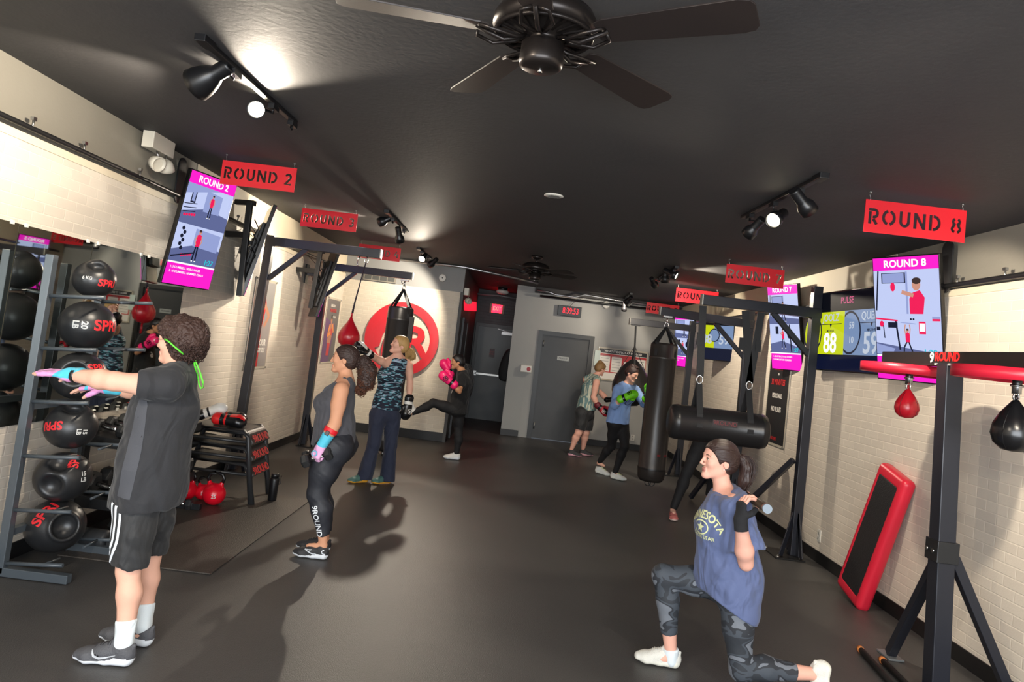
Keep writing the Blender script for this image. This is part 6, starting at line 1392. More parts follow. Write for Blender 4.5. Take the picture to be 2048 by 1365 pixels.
shorts = A.wear('shorts', SHORT, {'pelvis'}, 0.006, 0.008, [(hem+V((0, 0, 0.03)), (0, 0, 1))], wrinkle(0.008, 26, 2.2, (1, 1, 1.2)), xs)
h, kn = J['hL'], J['kL']
fr_ = frame(h+V((-0.02, -0.3, 0)), (1, 0, 0), (0, 0, 1)); 
for i in range(3):
    x0 = -0.055+i*0.027; pts = [(x0+0.012+0.010*math.sin(z*22)-0.15*z*z+z*0.06, z) for z in np.linspace(-0.02, -0.375, 22)]
    decal('side_stripe', flat_mesh(ribbon(pts, 0.0135)), mat('stripe_white', '#dfe6ee', 0.7), shorts, fr_, shorts, 0.002, 0.3)
SOCK = cloth_mat('white_sock', '#dde6ea', 0.9, 0.03)
for q in 'LR':
    S = Sdf(); a = J['a'+q]; dn = (a-J['k'+q]).normalized(); A.parts(S, {'sh'+q}, 0.006); S.plane(a-dn*0.10, -dn); S.cap(a, a+V((0, 0, -0.035)), 0.036, 0.032, 0.02); S.mesh('sock', SOCK, A.t, 0.006)
SH_G = mat('charcoal_mesh_shoe', '#4a4b50', 0.6, bump=0.4, bscale=160)
for q, hx, L in (('L', atZ(274, 1340, 0), 0.305), ('R', atZ(310, 1300, 0), 0.30)):
    hx.y = J['a'+q].y; hx.x = J['a'+q].x+0.075; hx.z = 0.002
    so = shoe(A.t, hx, (-1, -0.06 if q == 'L' else 0.04, 0), L, SH_G, WHSOLE, 1.02, lace_m=mat('dark_lace', '#2e2c30', 0.7), res=0.0045)
    if q == 'L':
        fr2 = frame(hx+V((-0.15, -0.2, 0.0)), (1, 0, 0), (0, 0, 1)); sv = mat('reflective_silver', '#c8ccd2', 0.35, 0.2)
        decal('shoe_logo', flat_mesh(ribbon([(-0.045, 0.070), (-0.030, 0.048), (-0.005, 0.040), (0.03, 0.046), (0.065, 0.056)], [0.004, 0.012, 0.010, 0.006, 0.002])), sv, so, fr2, so, 0.0012, 0.2)
        for x, z in ((-0.022, 0.054), (-0.010, 0.050)): decal('shoe_logo', flat_mesh([[(x+0.004*math.cos(a), z+0.004*math.sin(a)) for a in np.linspace(0, 2*PI, 10, endpoint=False)]]), BLACKP, so, fr2, so, 0.0018, 0.2)
        if False: decal('shoe_trim', flat_mesh(ribbon([(0.128, 0.105), (0.138, 0.085), (0.142, 0.06), (0.140, 0.03)], 0.006)), sv, so, fr2, so, 0.0012, 0.2)
# wraps over the hands
S = Sdf(); A.fingers(S, J['wL'], (-1, 0.05, 0.0), (0.05, -0.2, 1), (0, 0.95, -0.25), 0.10, 0.0035, (0.5, 0.3), spread=0.05, upto=2)
S.cap(J['wL'], J['wL']+V((0.055, -0.005, 0.004)), 0.034, 0.037); w0 = np.array(J['wL'])
S.mesh('hand_wrap', [PINKG, TEAL], A.t, 0.0038, matfn=lambda c: ((c[:, 0]-w0[0] > -0.055+0.7*(c[:, 2]-w0[2])) & (c[:, 2] > w0[2]-0.016)).astype(int))
S = Sdf(); A.fingers(S, J['wR'], (-0.96, -0.1, -0.1), (0.1, 0.1, 1), (0, -0.9, -0.35), 0.22, 0.0035, (0.6, 0.1), spread=0.12, upto=1)
S.cap(J['wR'], J['wR']+V((0.06, 0.0, 0.004)), 0.034, 0.037); w1 = np.array(J['wR'])
S.mesh('hand_wrap', [PINKG, TEAL], A.t, 0.0038, matfn=lambda c: ((c[:, 0]-w1[0] > 0.0) | (np.abs(c[:, 0]-w1[0]+0.085) < 0.008)).astype(int))
dl = (J['wL']-J['eL']).normalized(); MB().lathe([(0.030, -0.010), (0.034, -0.009), (0.034, 0.009), (0.030, 0.010)], J['wL']-dl*0.035, dl, 24).build('wrist_watch', BLACKP, A.t)
# curly hair
HA = mat('dark_brown_curls', '#3a2620', 0.6, bump=0.8, bscale=90, var=0.25, vscale=40)
f, u, d = A.f, A.u, A.hs; R3 = Matrix((f, d, u)).transposed()
S = Sdf(); P = A.hp
S.ell(P(-0.028, 0, 0.040), (0.108, 0.098, 0.098), R3, 0.03); S.ell(P(-0.062, 0, 0.005), (0.082, 0.092, 0.095), R3, 0.05); S.ell(P(0.035, 0, 0.085), (0.062, 0.075, 0.042), R3, 0.04)
S.ell(P(-0.045, 0, -0.055), (0.055, 0.070, 0.050), R3, 0.04)
S.ell(P(0.092, 0, -0.040), (0.092, 0.110, 0.085), R3, 0.02, '-')
S.noise = lambda Q: (0.007*np.sin(Q[:, 0]*170+2*np.sin(Q[:, 2]*90))*np.sin(Q[:, 1]*160+1.5*np.sin(Q[:, 0]*110))*np.sin(Q[:, 2]*175+2*np.sin(Q[:, 1]*80))+0.004*np.sin(Q[:, 0]*75+Q[:, 2]*60)).astype(np.float32)
hr = S.mesh('hair', HA, A.t, 0.0035)
cl = lambda dd: (dd.x < 0.22 or dd.z > 0.62) and dd.z > -0.75
k1 = curls(A.t, 'hair_curls', HA, P(-0.030, 0, 0.030), (0.112, 0.100, 0.106), 900, R3, 3, 0.011, -0.9, cl)
k2 = curls(A.t, 'hair_curls', HA, P(-0.062, 0, -0.005), (0.088, 0.096, 0.098), 350, R3, 5, 0.011, -0.95, lambda dd: dd.x < 0.2)
for k_ in (k1, k2): adopt(k_, hr)
# glasses with a lime strap hanging down the back
GLM = mat('lime_strap', '#5fe03a', 0.6)
st = MB(); st.tube([P(0.020, -0.092, 0.010), P(-0.01, -0.105, 0.0), P(-0.045, -0.113, -0.022), P(-0.085, -0.085, -0.060)], 0.0042, 6)
st.tube([P(0.010, 0.086, 0.010), P(-0.055, 0.096, -0.028), P(-0.085, 0.068, -0.065)], 0.0042, 6); st.build('glasses_strap', GLM, A.t)
bt = bvh(tee); q0 = P(-0.088, -0.03, -0.085); lp = []
for px, py in ((388, 722), (396, 745), (402, 765), (408, 775), (407, 760), (400, 740), (391, 718)):
    p = at(px, py, 3.56); lp.append(p)
def backhit(px, py):
    o = V((0, 0, CAM_H)); dr = (at(px, py, 3.5)-o).normalized(); h = bt.ray_cast(o, dr, 10); return (h[0]+h[1]*0.004) if h[0] else at(px, py, 3.58)
l2 = MB()
l2.tube([P(-0.083, -0.066, -0.07), backhit(386, 716), backhit(390, 735), backhit(394, 752), backhit(398, 768), backhit(402, 778), backhit(406, 776), backhit(406, 765), backhit(400, 745), backhit(393, 728), backhit(388, 714)], 0.0042, 6)
l2.build('strap_tail', GLM, A.t)
g = MB()
for q in (-1, 1):
    g.tube([P(0.094, 0.031*q, 0.0)+f*0.006+d*(0.022*math.cos(a))+u*(0.017*math.sin(a)) for a in np.linspace(0, 2*PI, 20, endpoint=False)], 0.0014, 5, closed=True); g.tube([P(0.096, 0.053*q, 0.004), P(0.05, 0.076*q, 0.008), P(0.0, 0.084*q, 0.008)], 0.0015, 5)
g.tube([P(0.100, -0.010, 0.002), P(0.106, 0, 0.004), P(0.100, 0.010, 0.002)], 0.0014, 5); g.build('glasses_frame', STEEL, A.t)

# ------------------------------------------------------------------ person: dark curly ponytail, curling a dumbbell
sdB = V((0, -1, 0))
J = mk(dict(pelvis=at(668, 886, 5.40), chest=at(674, 806, 5.40), neck=at(694, 755, 5.40), head=at(690, 719, 5.40),
    sL=at(682, 783, 5.24), eL=at(670, 848, 5.20), wL=at(643, 893, 5.17), sR=at(688, 776, 5.56), eR=at(676, 842, 5.62), wR=at(646, 885, 5.62),
    kL=at(634, 986, 5.30), kR=at(638, 978, 5.50), aL=at(646, 1080, 5.31), aR=at(650, 1072, 5.49)))
hips(J, sdB); J['tL'] = J['aL']+V((-0.2, 0, -0.08)); J['tR'] = J['aR']+V((-0.2, 0, -0.08)); J['bust'] = 1
B = Fig('woman with curly ponytail in grey tank top and black pants holding a dumbbell', J, (-1, -0.03, 0.02), (0, 0, 1), sdB, 0.97, 1.12, 1.10, 0.035, 1.1, SKIN2)
hd = (J['wL']-J['eL']).normalized()
dbd = (at(659, 910, 5.10)-at(590, 932, 5.10)).normalized()
handB = (hd*0.8+V((-0.25, 0, -0.5)), (-0.35, -1, 0.3), -dbd, (1.25, 1.3, 1.3, 1.2), (0.9, 0.9))
B.body(hands=[('L',)+handB+(0,), ('R', (-0.3, 0, -1), (-0.3, 1, 0), -dbd, 1.2, (0.8, 0.8))])
B.face('#2c1f1b')
PANT = mat('navy_black_leggings', '#26282f', 0.6, bump=0.1, bscale=150); TANKB = cloth_mat('heather_grey_tank', '#4a4a50', 0.9, 0.10)
def xp(S):
    for q in 'LR':
        h, kn, an = J['h'+q], J['k'+q], J['a'+q]; S.cap(h, h.lerp(kn, 0.5), 0.118, 0.100, 0.04); S.cap(h.lerp(kn, 0.5), kn, 0.100, 0.072, 0.03); S.cap(kn, kn.lerp(an, 0.35)+V((0.02, 0, 0)), 0.070, 0.072, 0.03); fcap(S, kn.lerp(an, 0.35)+V((0.02, 0, 0)), an+V((0, 0, 0.03)), 0.072, 0.046, 0.03)
        S.ell(h+V((0.035, 0, 0.01)), (0.112, 0.11, 0.12), None, 0.05)
pants = B.wear('pants', PANT, {'pelvis', 'glutes'}, 0.010, 0.008, [(J['pelvis']+V((0, 0, 0.15)), (0, 0, 1))], wrinkle(0.004, 30, 0.7, (1, 1, 1.5)), xp)
def xtb(S):
    S.ecap(J['pelvis']+V((-0.01, 0, 0.14)), J['pelvis']+V((-0.005, 0, -0.02)), (0.175, 0.145), (0.185, 0.158), sdB, 0.04)
    S.ell(J['chest']+V((-0.075, 0, -0.01)), (0.09, 0.12, 0.075), None, 0.04)
    for q in (-1, 1): S.cap(J['chest']+V((-0.02, 0.075*q, 0.05)), J['neck'].lerp(J['sL' if q < 0 else 'sR'], 0.35)+V((0.0, 0, 0.006)), 0.052, 0.036, 0.03); S.cap(J['chest']+V((0.05, 0.075*q, 0.05)), J['neck'].lerp(J['sL' if q < 0 else 'sR'], 0.35)+V((0.02, 0, 0.004)), 0.05, 0.036, 0.03)
    for q in 'LR':
        ow = (J['s'+q]-J['neck']); ow.x = 0; ow = ow.normalized()*0.028; S.cap(J['s'+q]+ow+V((-0.01, 0, 0.02)), J['s'+q]+ow+V((-0.005, 0, -0.09)), 0.060, 0.056, 0.012, '-')
tank = B.wear('tank_top', TANKB, {'torso'}, 0.014, 0.007, [(J['pelvis']+V((0, 0, -0.01)), (0.1, 0, -1)), (J['neck']+V((0, 0, -0.012)), (-0.55, 0, 1))], wrinkle(0.001, 26, 2), xtb)
for yy in (-1, 1):
    sl_ = J['neck'].lerp(J['sL' if yy < 0 else 'sR'], 0.55); MB().tube([J['chest']+V((-0.115, 0.075*yy, 0.02)), J['chest']+V((-0.075, 0.08*yy, 0.10)), sl_+V((-0.035, 0, 0.026)), sl_+V((0.0, 0, 0.045)), sl_+V((0.04, 0, 0.028)), J['chest']+V((0.075, 0.08*yy, 0.10)), J['chest']+V((0.09, 0.07*yy, 0.03))], 0.014, 10).build('tank_strap', TANKB, tank)
S = Sdf(); B.parts(S, {'torso'}, 0.006); S.plane(J['chest']+V((0, 0, 0.0)), (0, 0, -1)); S.plane(J['neck']+V((0, 0, -0.075)), (-0.3, 0, 1)); S.mesh('sports_bra', mat('coral_bra', '#f0404e', 0.7), B.t, 0.007)
lm = J['kL'].lerp(J['aL'], 0.62); ax = (J['aL']-J['kL']).normalized()
decal('pants_lettering', text_data('9ROUND', 0.056, 0, 0.02, sx if False else 'CENTER'), mat('pants_white', '#e8ecf0', 0.6), pants, frame(lm+V((-0.014, -0.2, 0.01)), ax, V((0, 0, 1)).cross(V((0, 1, 0)))*-1), pants, 0.002, 0.3)
SHB = mat('black_mesh_shoe', '#2b2b2e', 0.6, bump=0.4, bscale=180)
for q, dy in (('L', 0), ('R', 0)):
    hx = V((J['a'+q].x+0.065, J['a'+q].y, 0.002)); so = shoe(B.t, hx, (-1, 0.02, 0), 0.285, SHB, WHSOLE, 0.97, lace_m=BLACKP, res=0.005)
    if q == 'L':
        fr2 = frame(hx+V((-0.14, -0.2, 0)), (1, 0, 0), (0, 0, 1)); sv = mat('reflective_silver', '#c8ccd2', 0.35, 0.2)
        decal('shoe_logo', flat_mesh(ribbon([(-0.04, 0.066), (0.02, 0.040), (0.045, 0.040)], 0.007)+ribbon([(-0.04, 0.066), (0.01, 0.068), (-0.01, 0.055)], 0.005)), sv, so, fr2, so, 0.0012, 0.2)
        decal('shoe_logo', flat_mesh(ribbon([(0.10, 0.075), (0.085, 0.065), (0.09, 0.050), (0.11, 0.045)], 0.006)), sv, so, fr2, so, 0.0012, 0.2)
S = Sdf(); B.fingers(S, J['wL'], *handB[:3], handB[3], 0.005, handB[4], upto=3); fcap(S, J['wL'], J['wL']-hd*0.03, 0.034, 0.036)
S.mesh('training_glove', cloth_mat('pink_glove', '#ecb2dc', 0.6, 0.08), B.t, 0.004)
S = Sdf(); fcap(S, J['wL']+hd*0.008, J['wL']-hd*0.095, 0.036, 0.044, 0.02, True); S.mesh('wrist_wrap', TEAL, B.t, 0.005)
ctr_ = J['wL']+V(handB[0]).normalized()*0.055+V((-0.012, -0.028, 0.0)); k_ = MB(); k_.tube([ctr_+V((0.018*math.cos(a), -0.006, 0.018*math.sin(a))) for a in np.linspace(0, 2*PI, 16, endpoint=False)], 0.0035, 6, closed=True); k_.build('glove_emblem', TEAL, B.t)
S = Sdf(); c_ = J['eL'].lerp(J['wL'], 0.22); fcap(S, c_, c_+hd*0.036, 0.0525, 0.050, 0.01, True); bnd = S.mesh('arm_band', mat('red_band', '#e0202c', 0.5), B.t, 0.004)
MB().box(c_+hd*0.018+V((-0.01, -0.052, -0.012)), (0.03, 0.008, 0.034), V((0, 0, 1)).rotation_difference(-hd).to_matrix()).build('band_sensor', BLACKP, bnd, 0.003)
# the dumbbell in her fist
gc = J['wL']+V(handB[0]).normalized()*0.088*B.k-V(handB[1]).normalized()*0.030
q = dumbbell(gc, dbd, 0.052, 0.115, 'black dumbbell held in the fist of the ponytailed woman', None, '10')
q2 = dumbbell(J['wR']+V((-0.03, -0.02, -0.085)), dbd, 0.050, 0.115, 'black dumbbell in the far hand of the ponytailed woman', None, '10')
HB = mat('dark_brown_hair', '#33221d', 0.5, bump=0.8, bscale=120, stretch=(0.15, 1, 1), var=0.25, vscale=60); HB2 = mat('auburn_curls', '#5e3826', 0.55, var=0.35, vscale=30)
def hair_cap(F, m, back=0.0, thick=0.0, face_cut=0.0, low=0.0):
    P = F.hp; R3 = Matrix((F.f, F.hs, F.u)).transposed(); k = F.hk; S = Sdf()
    S.ell(P(-0.012, 0, 0.034), ((0.102+thick)*k, (0.083+thick)*k, (0.089+thick)*k), R3, 0.03); S.ell(P(-0.050, 0, -0.012-low), ((0.060+thick)*k, (0.070+thick)*k, 0.066*k), R3, 0.04)
    S.ell(P(0.088-face_cut, 0, -0.022), (0.078*k, 0.098*k, 0.084*k), R3, 0.012, '-'); S.ell(P(0.0, 0.09, -0.03), (0.032*k, 0.03*k, 0.036*k), R3, 0.01, '-'); S.ell(P(0.0, -0.09, -0.03), (0.032*k, 0.03*k, 0.036*k), R3, 0.01, '-')
    return S.mesh('hair', m, F.t, 0.004)
hb_ = hair_cap(B, HB, low=0.0); P = B.hp
MB().tube([P(-0.098, 0.0, 0.0)+B.f*(-0.004)+B.hs*(0.022*math.cos(a))+B.u*(0.022*math.sin(a)) for a in np.linspace(0, 2*PI, 14, endpoint=False)], 0.006, 6, closed=True).build('hair_tie', BLACKP, hb_)
base = P(-0.10, 0, -0.005)
S = Sdf(); S.chain([base, base+V((0.045, 0, 0.0)), base+V((0.085, 0, -0.06)), base+V((0.085, 0, -0.14)), base+V((0.05, 0, -0.20))], [0.03, 0.048, 0.066, 0.060, 0.03], 0.03)
S.noise = lambda Q: (0.008*np.sin(Q[:, 0]*150+2*np.sin(Q[:, 2]*80))*np.sin(Q[:, 1]*140)*np.sin(Q[:, 2]*150+2*np.sin(Q[:, 0]*60))).astype(np.float32)
S.mesh('ponytail', HB, hb_, 0.005)
for i, (o_, r_) in enumerate((((0.045, 0, 0.0), 0.055), ((0.085, 0, -0.06), 0.070), ((0.085, 0, -0.14), 0.064), ((0.055, 0, -0.20), 0.04))):
    adopt(curls(B.t, 'ponytail_curls', HB2 if i > 0 else HB, base+V(o_), (r_,)*3, 230, Matrix.Identity(3), 11+i, 0.013, thick=0.0020), hb_)

# ------------------------------------------------------------------ person: blonde woman hitting the double end bag
sdC = V((0.93, 0.36, 0))
J = mk(dict(pelvis=at(772, 822, 8.22), chest=at(782, 752, 8.20), neck=at(796, 712, 8.20), head=at(799, 691, 8.17),
    sR=at(771, 727, 8.10), eR=at(750, 716, 7.95), wR=at(738, 708, 7.80), sL=at(818, 733, 8.32), eL=at(820, 767, 8.34), wL=at(818, 800, 8.30),
    kR=at(748, 888, 8.12), kL=at(781, 890, 8.24), aR=at(729, 952, 8.10), aL=at(775, 956, 8.20)))
J['hR'] = at(756, 832, 8.15); J['hL'] = at(785, 836, 8.26); J['tL'] = J['aL']+V((-0.14, -0.12, -0.08)); J['tR'] = J['aR']+V((-0.14, -0.12, -0.08)); J['bust'] = 1
Cc = Fig('blonde woman in teal and navy patterned tank and flared navy pants, one glove raised', J, (-0.80, -0.50, 0.22), (0.1, 0, 1), sdC, 0.98, 0.95, 0.95, 0.0, 0.95, SKIN)
Cc.body(face_res=0.005); Cc.face('#8a6a48')
TIE = dye_mat('teal_navy_print', ['#141a2e', '#141a2e', '#2a6f80', '#6fb8c6', '#b8b8d0', '#181e34'], [0.0, 0.52, 0.545, 0.58, 0.62, 0.70], 7.5, (1.0, 1.0, 5.0), (0, 0.1, 0), 1.5)
def xc(S):
    S.ecap(J['pelvis']+V((0, 0, 0.13)), J['pelvis']+V((0, 0, 0.03)), (0.155, 0.115), (0.170, 0.130), sdC, 0.04)
    for q in 'LR': S.cap(J['neck'].lerp(J['s'+q], 0.45)+V((0, 0, -0.012)), J['chest'].lerp(J['s'+q], 0.5), 0.052, 0.055, 0.03)
    for q in 'L': S.cap(J['s'+q]+(J['s'+q]-J['neck'])*0.28, J['s'+q]+(J['s'+q]-J['neck'])*0.30+V((0, 0, -0.07)), 0.045, 0.035, 0.012, '-')
Cc.wear('tank_top', TIE, {'torso'}, 0.012, 0.008, [(J['pelvis']+V((0, 0, 0.02)), (0, 0, -1)), (J['neck']+V((0, 0, 0.0)), (-0.3, -0.3, 1))], wrinkle(0.003, 26, 1), xc)
NVP = cloth_mat('navy_flared_pants', '#232a40', 0.8)
def xcp(S):
    for q in 'LR':
        h, kn, an = J['h'+q], J['k'+q], J['a'+q]; S.cap(h, kn, 0.098, 0.072, 0.04); e = an+V((0, 0, -0.035)); fecap(S, kn, e, (0.068, 0.068), (0.090, 0.092), sdC, (0, 0, -1), 0.03)
Cc.wear('flared_pants', NVP, {'pelvis', 'glutes'}, 0.008, 0.009, [(J['pelvis']+V((0, 0, 0.11)), (0, 0, 1))], wrinkle(0.003, 24, 3), xcp)
SHC = mat('green_grey_shoe', '#3f6660', 0.6, bump=0.2); YS = mat('yellow_sole', '#e8a838', 0.5)
for q in 'LR': shoe(Cc.t, V((J['a'+q].x+0.045, J['a'+q].y+0.035, 0.002)), (-0.75, -0.65, 0), 0.27, SHC, YS, 0.95, res=0.006, laces=False)
glove(Cc.t, J['wR'], (J['wR']-J['eR']).normalized()+V((-0.4, 0, 0.35)), (0.1, -0.4, 1), (-0.2, -0.9, 0.1), 0.95, [GB, GB, GW, GW], 'left_hand_glove' if False else 'boxing_glove_worn', text=False)
gl = glove(Cc.t, J['wL'], (-0.05, -0.1, -1), (0.75, -0.65, 0), (-0.7, -0.7, 0), 0.98, [GB, GB, GW, GB], 'boxing_glove_worn', textm=GW)
HC = mat('blonde_hair', '#b8935c', 0.5, bump=0.5, bscale=140, stretch=(1, 1, 0.25), var=0.25, vscale=50)
hc_ = hair_cap(Cc, HC, thick=0.004, face_cut=-0.004); P = Cc.hp; b0 = P(-0.098, 0, -0.02)
strands(Cc.t, 'ponytail', HC, [[(b0, 0.010), (b0+V((0.04, 0.02, 0.0)), 0.028), (b0+V((0.075, 0.03, -0.05)), 0.034), (b0+V((0.085, 0.03, -0.11)), 0.03)], [(b0, 0.010), (b0+V((0.03, 0.0, -0.03)), 0.022), (b0+V((0.05, 0.01, -0.09)), 0.03)]], 300, 1, 21, 0.0028, hc_)

# ------------------------------------------------------------------ person: kicking woman in black with pink gloves
sdD = V((-0.1, -1, 0))
J = mk(dict(pelvis=at(917, 812, 10.3), chest=at(927, 768, 10.3), neck=at(925, 741, 10.3), head=at(915, 724, 10.3),
    sL=at(925, 757, 10.18), eL=at(919, 784, 10.05), wL=at(907, 769, 10.02), sR=at(926, 752, 10.44), eR=at(906, 768, 10.52), wR=at(900, 748, 10.42),
    kL=at(866, 806, 10.15), kR=at(917, 868, 10.38), aL=at(826, 826, 10.02), aR=at(913, 905, 10.38)))
J['hL'] = at(910, 820, 10.22); J['hR'] = at(917, 822, 10.40); J['tL'] = J['aL']+V((-0.03, 0, 0.14)); J['tR'] = J['aR']+V((-0.15, -0.03, -0.07))
D = Fig('dark-haired woman in black kicking one leg out, pink boxing gloves at her chin', J, (-0.97, -0.18, -0.12), (0, 0, 1), sdD, 0.93, 0.98, 1.0, 0.0, 1.05, SKIN3)
D.body(face_res=0.005); D.face('#1c1614')
BT = cloth_mat('plain_black_tee', '#0e0e10', 0.9); BL = mat('plain_black_leggings', '#111114', 0.8)
def xd(S):
    S.ecap(J['pelvis']+V((0, 0, 0.15)), J['pelvis']+V((0, 0, -0.10)), (0.16, 0.125), (0.18, 0.145), sdD, 0.04)
    for q in 'LR': fcap(S, J['s'+q], J['s'+q].lerp(J['e'+q], 0.68), 0.068, 0.068, 0.03)
bt_ = D.wear('shirt', BT, {'torso', 'traps'}, 0.016, 0.008, [(J['pelvis']+V((0, 0, -0.10)), (0, 0, -1)), (J['neck']+V((0, 0, 0.0)), (-0.3, 0, 1))], wrinkle(0.003, 24, 2), xd)
D.wear('leggings', BL, {'legs', 'pelvis', 'glutes'}, 0.007, 0.008, [], wrinkle(0.0015, 30, 2))
decal('shirt_print', text_data('6', 0.11, 0, 0.03), mat('print_white', '#d8d8d4', 0.6), bt_, frame(J['chest']+V((-0.25, -0.10, -0.12)), (0.35, -1, 0), (0, 0, 1)), bt_, 0.003, 0.4)
WSH = mat('white_mesh_shoe', '#dcdcd8', 0.6, bump=0.2)
shoe(D.t, V((J['aR'].x+0.07, J['aR'].y+0.01, 0.002)), (-1, -0.12, 0), 0.265, WSH, WHSOLE, 0.93, res=0.006, laces=False)
shoe(D.t, J['aL']+V((-0.055, 0, -0.055)), (-0.15, 0, 1), 0.25, WSH, WHSOLE, 0.9, up=(1, 0, 0.15), res=0.006, laces=False)
GP = mat('hot_pink_leather', '#f0206e', 0.35, bump=0.05)
glove(D.t, J['wL'], (J['wL']-J['eL']).normalized()+V((-0.5, 0, 0.1)), (-0.35, -1, 0.2), (0.3, 0.2, 1), 1.05, [GP, GP, GB], 'boxing_glove_worn', textm=GB)
glove(D.t, J['wR'], (-0.55, 0, 0.65), (-0.5, -0.8, 0.1), (0.5, -0.2, 0.6), 1.0, [GP, GP, GB], 'boxing_glove_worn', text=False)
HD = mat('black_hair', '#151214', 0.4, bump=0.4, bscale=140, stretch=(1, 1, 0.25))
hd_ = hair_cap(D, HD, thick=0.005, low=0.01); P = D.hp; b0 = P(-0.085, 0, -0.03)
strands(D.t, 'ponytail', HD, [[(b0, 0.012), (b0+V((0.07, 0, -0.06)), 0.035), (b0+V((0.11, 0, -0.22)), 0.045), (b0+V((0.13, 0, -0.38)), 0.04), (b0+V((0.12, 0, -0.48)), 0.03)]], 320, 1, 22, 0.004, hd_)
MB().tube([b0+V((0.016, 0.024*math.cos(a), 0.024*math.sin(a))) for a in np.linspace(0, 2*PI, 12, endpoint=False)], 0.006, 6, closed=True).build('hair_tie', mat('pale_tie', '#b8b0a0', 0.6), hd_)

# ------------------------------------------------------------------ person: back-turned woman in striped tank near the dark door
sdE = V((-0.55, 0.84, 0))
J = mk(dict(pelvis=at(1171, 822, 12.3), chest=at(1180, 778, 12.32), neck=at(1192, 751, 12.36), head=at(1201, 738, 12.38),
    sL=at(1172, 760, 12.45), eL=at(1205, 790, 12.55), wL=at(1215, 800, 12.50), sR=at(1193, 765, 12.15), eR=at(1187, 795, 12.08), wR=at(1196, 812, 12.05),
    kL=at(1172, 866, 12.38), kR=at(1157, 866, 12.20), aL=at(1166, 898, 12.45), aR=at(1143, 899, 12.25)))
J['hL'] = at(1175, 832, 12.38); J['hR'] = at(1165, 830, 12.22); J['tL'] = J['aL']+V((0.14, 0.05, -0.07)); J['tR'] = J['aR']+V((0.14, 0.05, -0.07))
E = Fig('woman seen from behind in a striped sleeveless top and black shorts, red boxing glove', J, (0.80, 0.50, -0.25), (0, 0, 1), sdE, 0.98, 1.15, 1.1, 0.01, 1.15, SKINP)
E.body(face_res=0.006); E.face('#8a6a48')
STP = dye_mat('teal_cream_stripes', ['#c8ccb8', '#c4c8b4', '#6c8c8c', '#58797c', '#c8c8b0'], [0.0, 0.44, 0.5, 0.60, 0.70], 6.0, (4.0, 4.0, 0.6), (0, 0.15, 0.5), 0.6)
def xe(S):
    S.ecap(J['pelvis']+V((0.0, 0, 0.16)), J['pelvis']+V((0, 0, 0.02)), (0.17, 0.13), (0.19, 0.15), sdE, 0.04)
    for q in 'LR': S.cap(J['neck'].lerp(J['s'+q], 0.3), J['s'+q].lerp(J['neck'], 0.15)+V((0, 0, -0.01)), 0.055, 0.058, 0.03)
E.wear('sleeveless_top', STP, {'torso', 'traps'}, 0.014, 0.009, [(J['pelvis']+V((0, 0, 0.02)), (0, 0, -1)), (J['neck']+V((0, 0, 0.0)), (0.3, 0.1, 1))], wrinkle(0.003, 22, 4), xe)
def xes(S):
    for q in 'LR': h, kn = J['h'+q], J['k'+q]; S.cap(h, h.lerp(kn, 0.5), 0.115, 0.105, 0.04); fcap(S, h.lerp(kn, 0.5), h.lerp(kn, 0.82), 0.105, 0.102, 0.03)
E.wear('shorts', SHORT, {'pelvis', 'glutes'}, 0.012, 0.009, [(J['pelvis']+V((0, 0, 0.10)), (0, 0, 1))], wrinkle(0.003, 22, 5), xes)
PKS = mat('pink_sole', '#d8a0ac', 0.5)
for q in 'LR': shoe(E.t, V((J['a'+q].x-0.07, J['a'+q].y-0.02, 0.002)), (1, 0.08 if q == 'L' else -0.1, 0), 0.27, SHB, PKS, 0.95, res=0.006, laces=False)
GRD = mat('red_glove_leather', '#c01c30', 0.35)
glove(E.t, J['wR'], (0.75, -0.1, -0.55), (-0.3, -0.95, 0.0), (0.6, 0.2, 0.8), 0.98, [GRD, mat('maroon_cuff', '#6a1826', 0.5), GB, GB], 'boxing_glove_worn', textm=GW)
glove(E.t, J['wL'], (0.8, 0.2, 0.1), (0, 0, 1), (0, -1, 0), 0.95, [GRD, GB, GB, GB], 'boxing_glove_worn', text=False)
HE = mat('dark_blonde_hair', '#8a6a42', 0.5, bump=0.5, bscale=120, var=0.3, vscale=40)
he_ = hair_cap(E, HE, thick=0.004); P = E.hp; S = Sdf(); S.ell(P(-0.055, 0, 0.105), (0.045, 0.042, 0.036), None, 0.02); S.noise = lambda Q: (0.004*np.sin(Q[:, 0]*200)*np.sin(Q[:, 2]*220+Q[:, 1]*90)).astype(np.float32); S.mesh('hair_bun', HE, he_, 0.005)
S = Sdf(); S.cap(J['neck'].lerp(J['sR'], 0.3)+V((0.05, 0.02, 0.02)), J['eL'], 0.02, 0.02) if False else None

# ------------------------------------------------------------------ person: boxer in blue with lime gloves
sdF = V((-0.78, -0.62, 0))
J = mk(dict(pelvis=at(1236, 838, 10.38), chest=at(1247, 792, 10.36), neck=at(1256, 767, 10.33), head=at(1264, 748, 10.27),
    sR=at(1235, 780, 10.25), eR=at(1229, 811, 10.15), wR=at(1243, 798, 10.02), sL=at(1272, 783, 10.45), eL=at(1288, 808, 10.35), wL=at(1292, 797, 10.22),
    kR=at(1223, 893, 10.52), kL=at(1250, 893, 10.28), aR=at(1200, 923, 10.70), aL=at(1231, 943, 10.38)))
J['hR'] = at(1229, 848, 10.32); J['hL'] = at(1245, 850, 10.42); J['tL'] = J['aL']+V((0.12, -0.08, -0.07)); J['tR'] = J['aR']+V((0.12, -0.08, -0.07)); J['bust'] = 1
Ff = Fig('woman in a light blue long-sleeved top and black leggings boxing with lime green gloves', J, (0.72, -0.58, -0.36), (0.15, 0, 1), sdF, 0.97, 1.0, 1.02, 0.0, 1.0, SKIN)
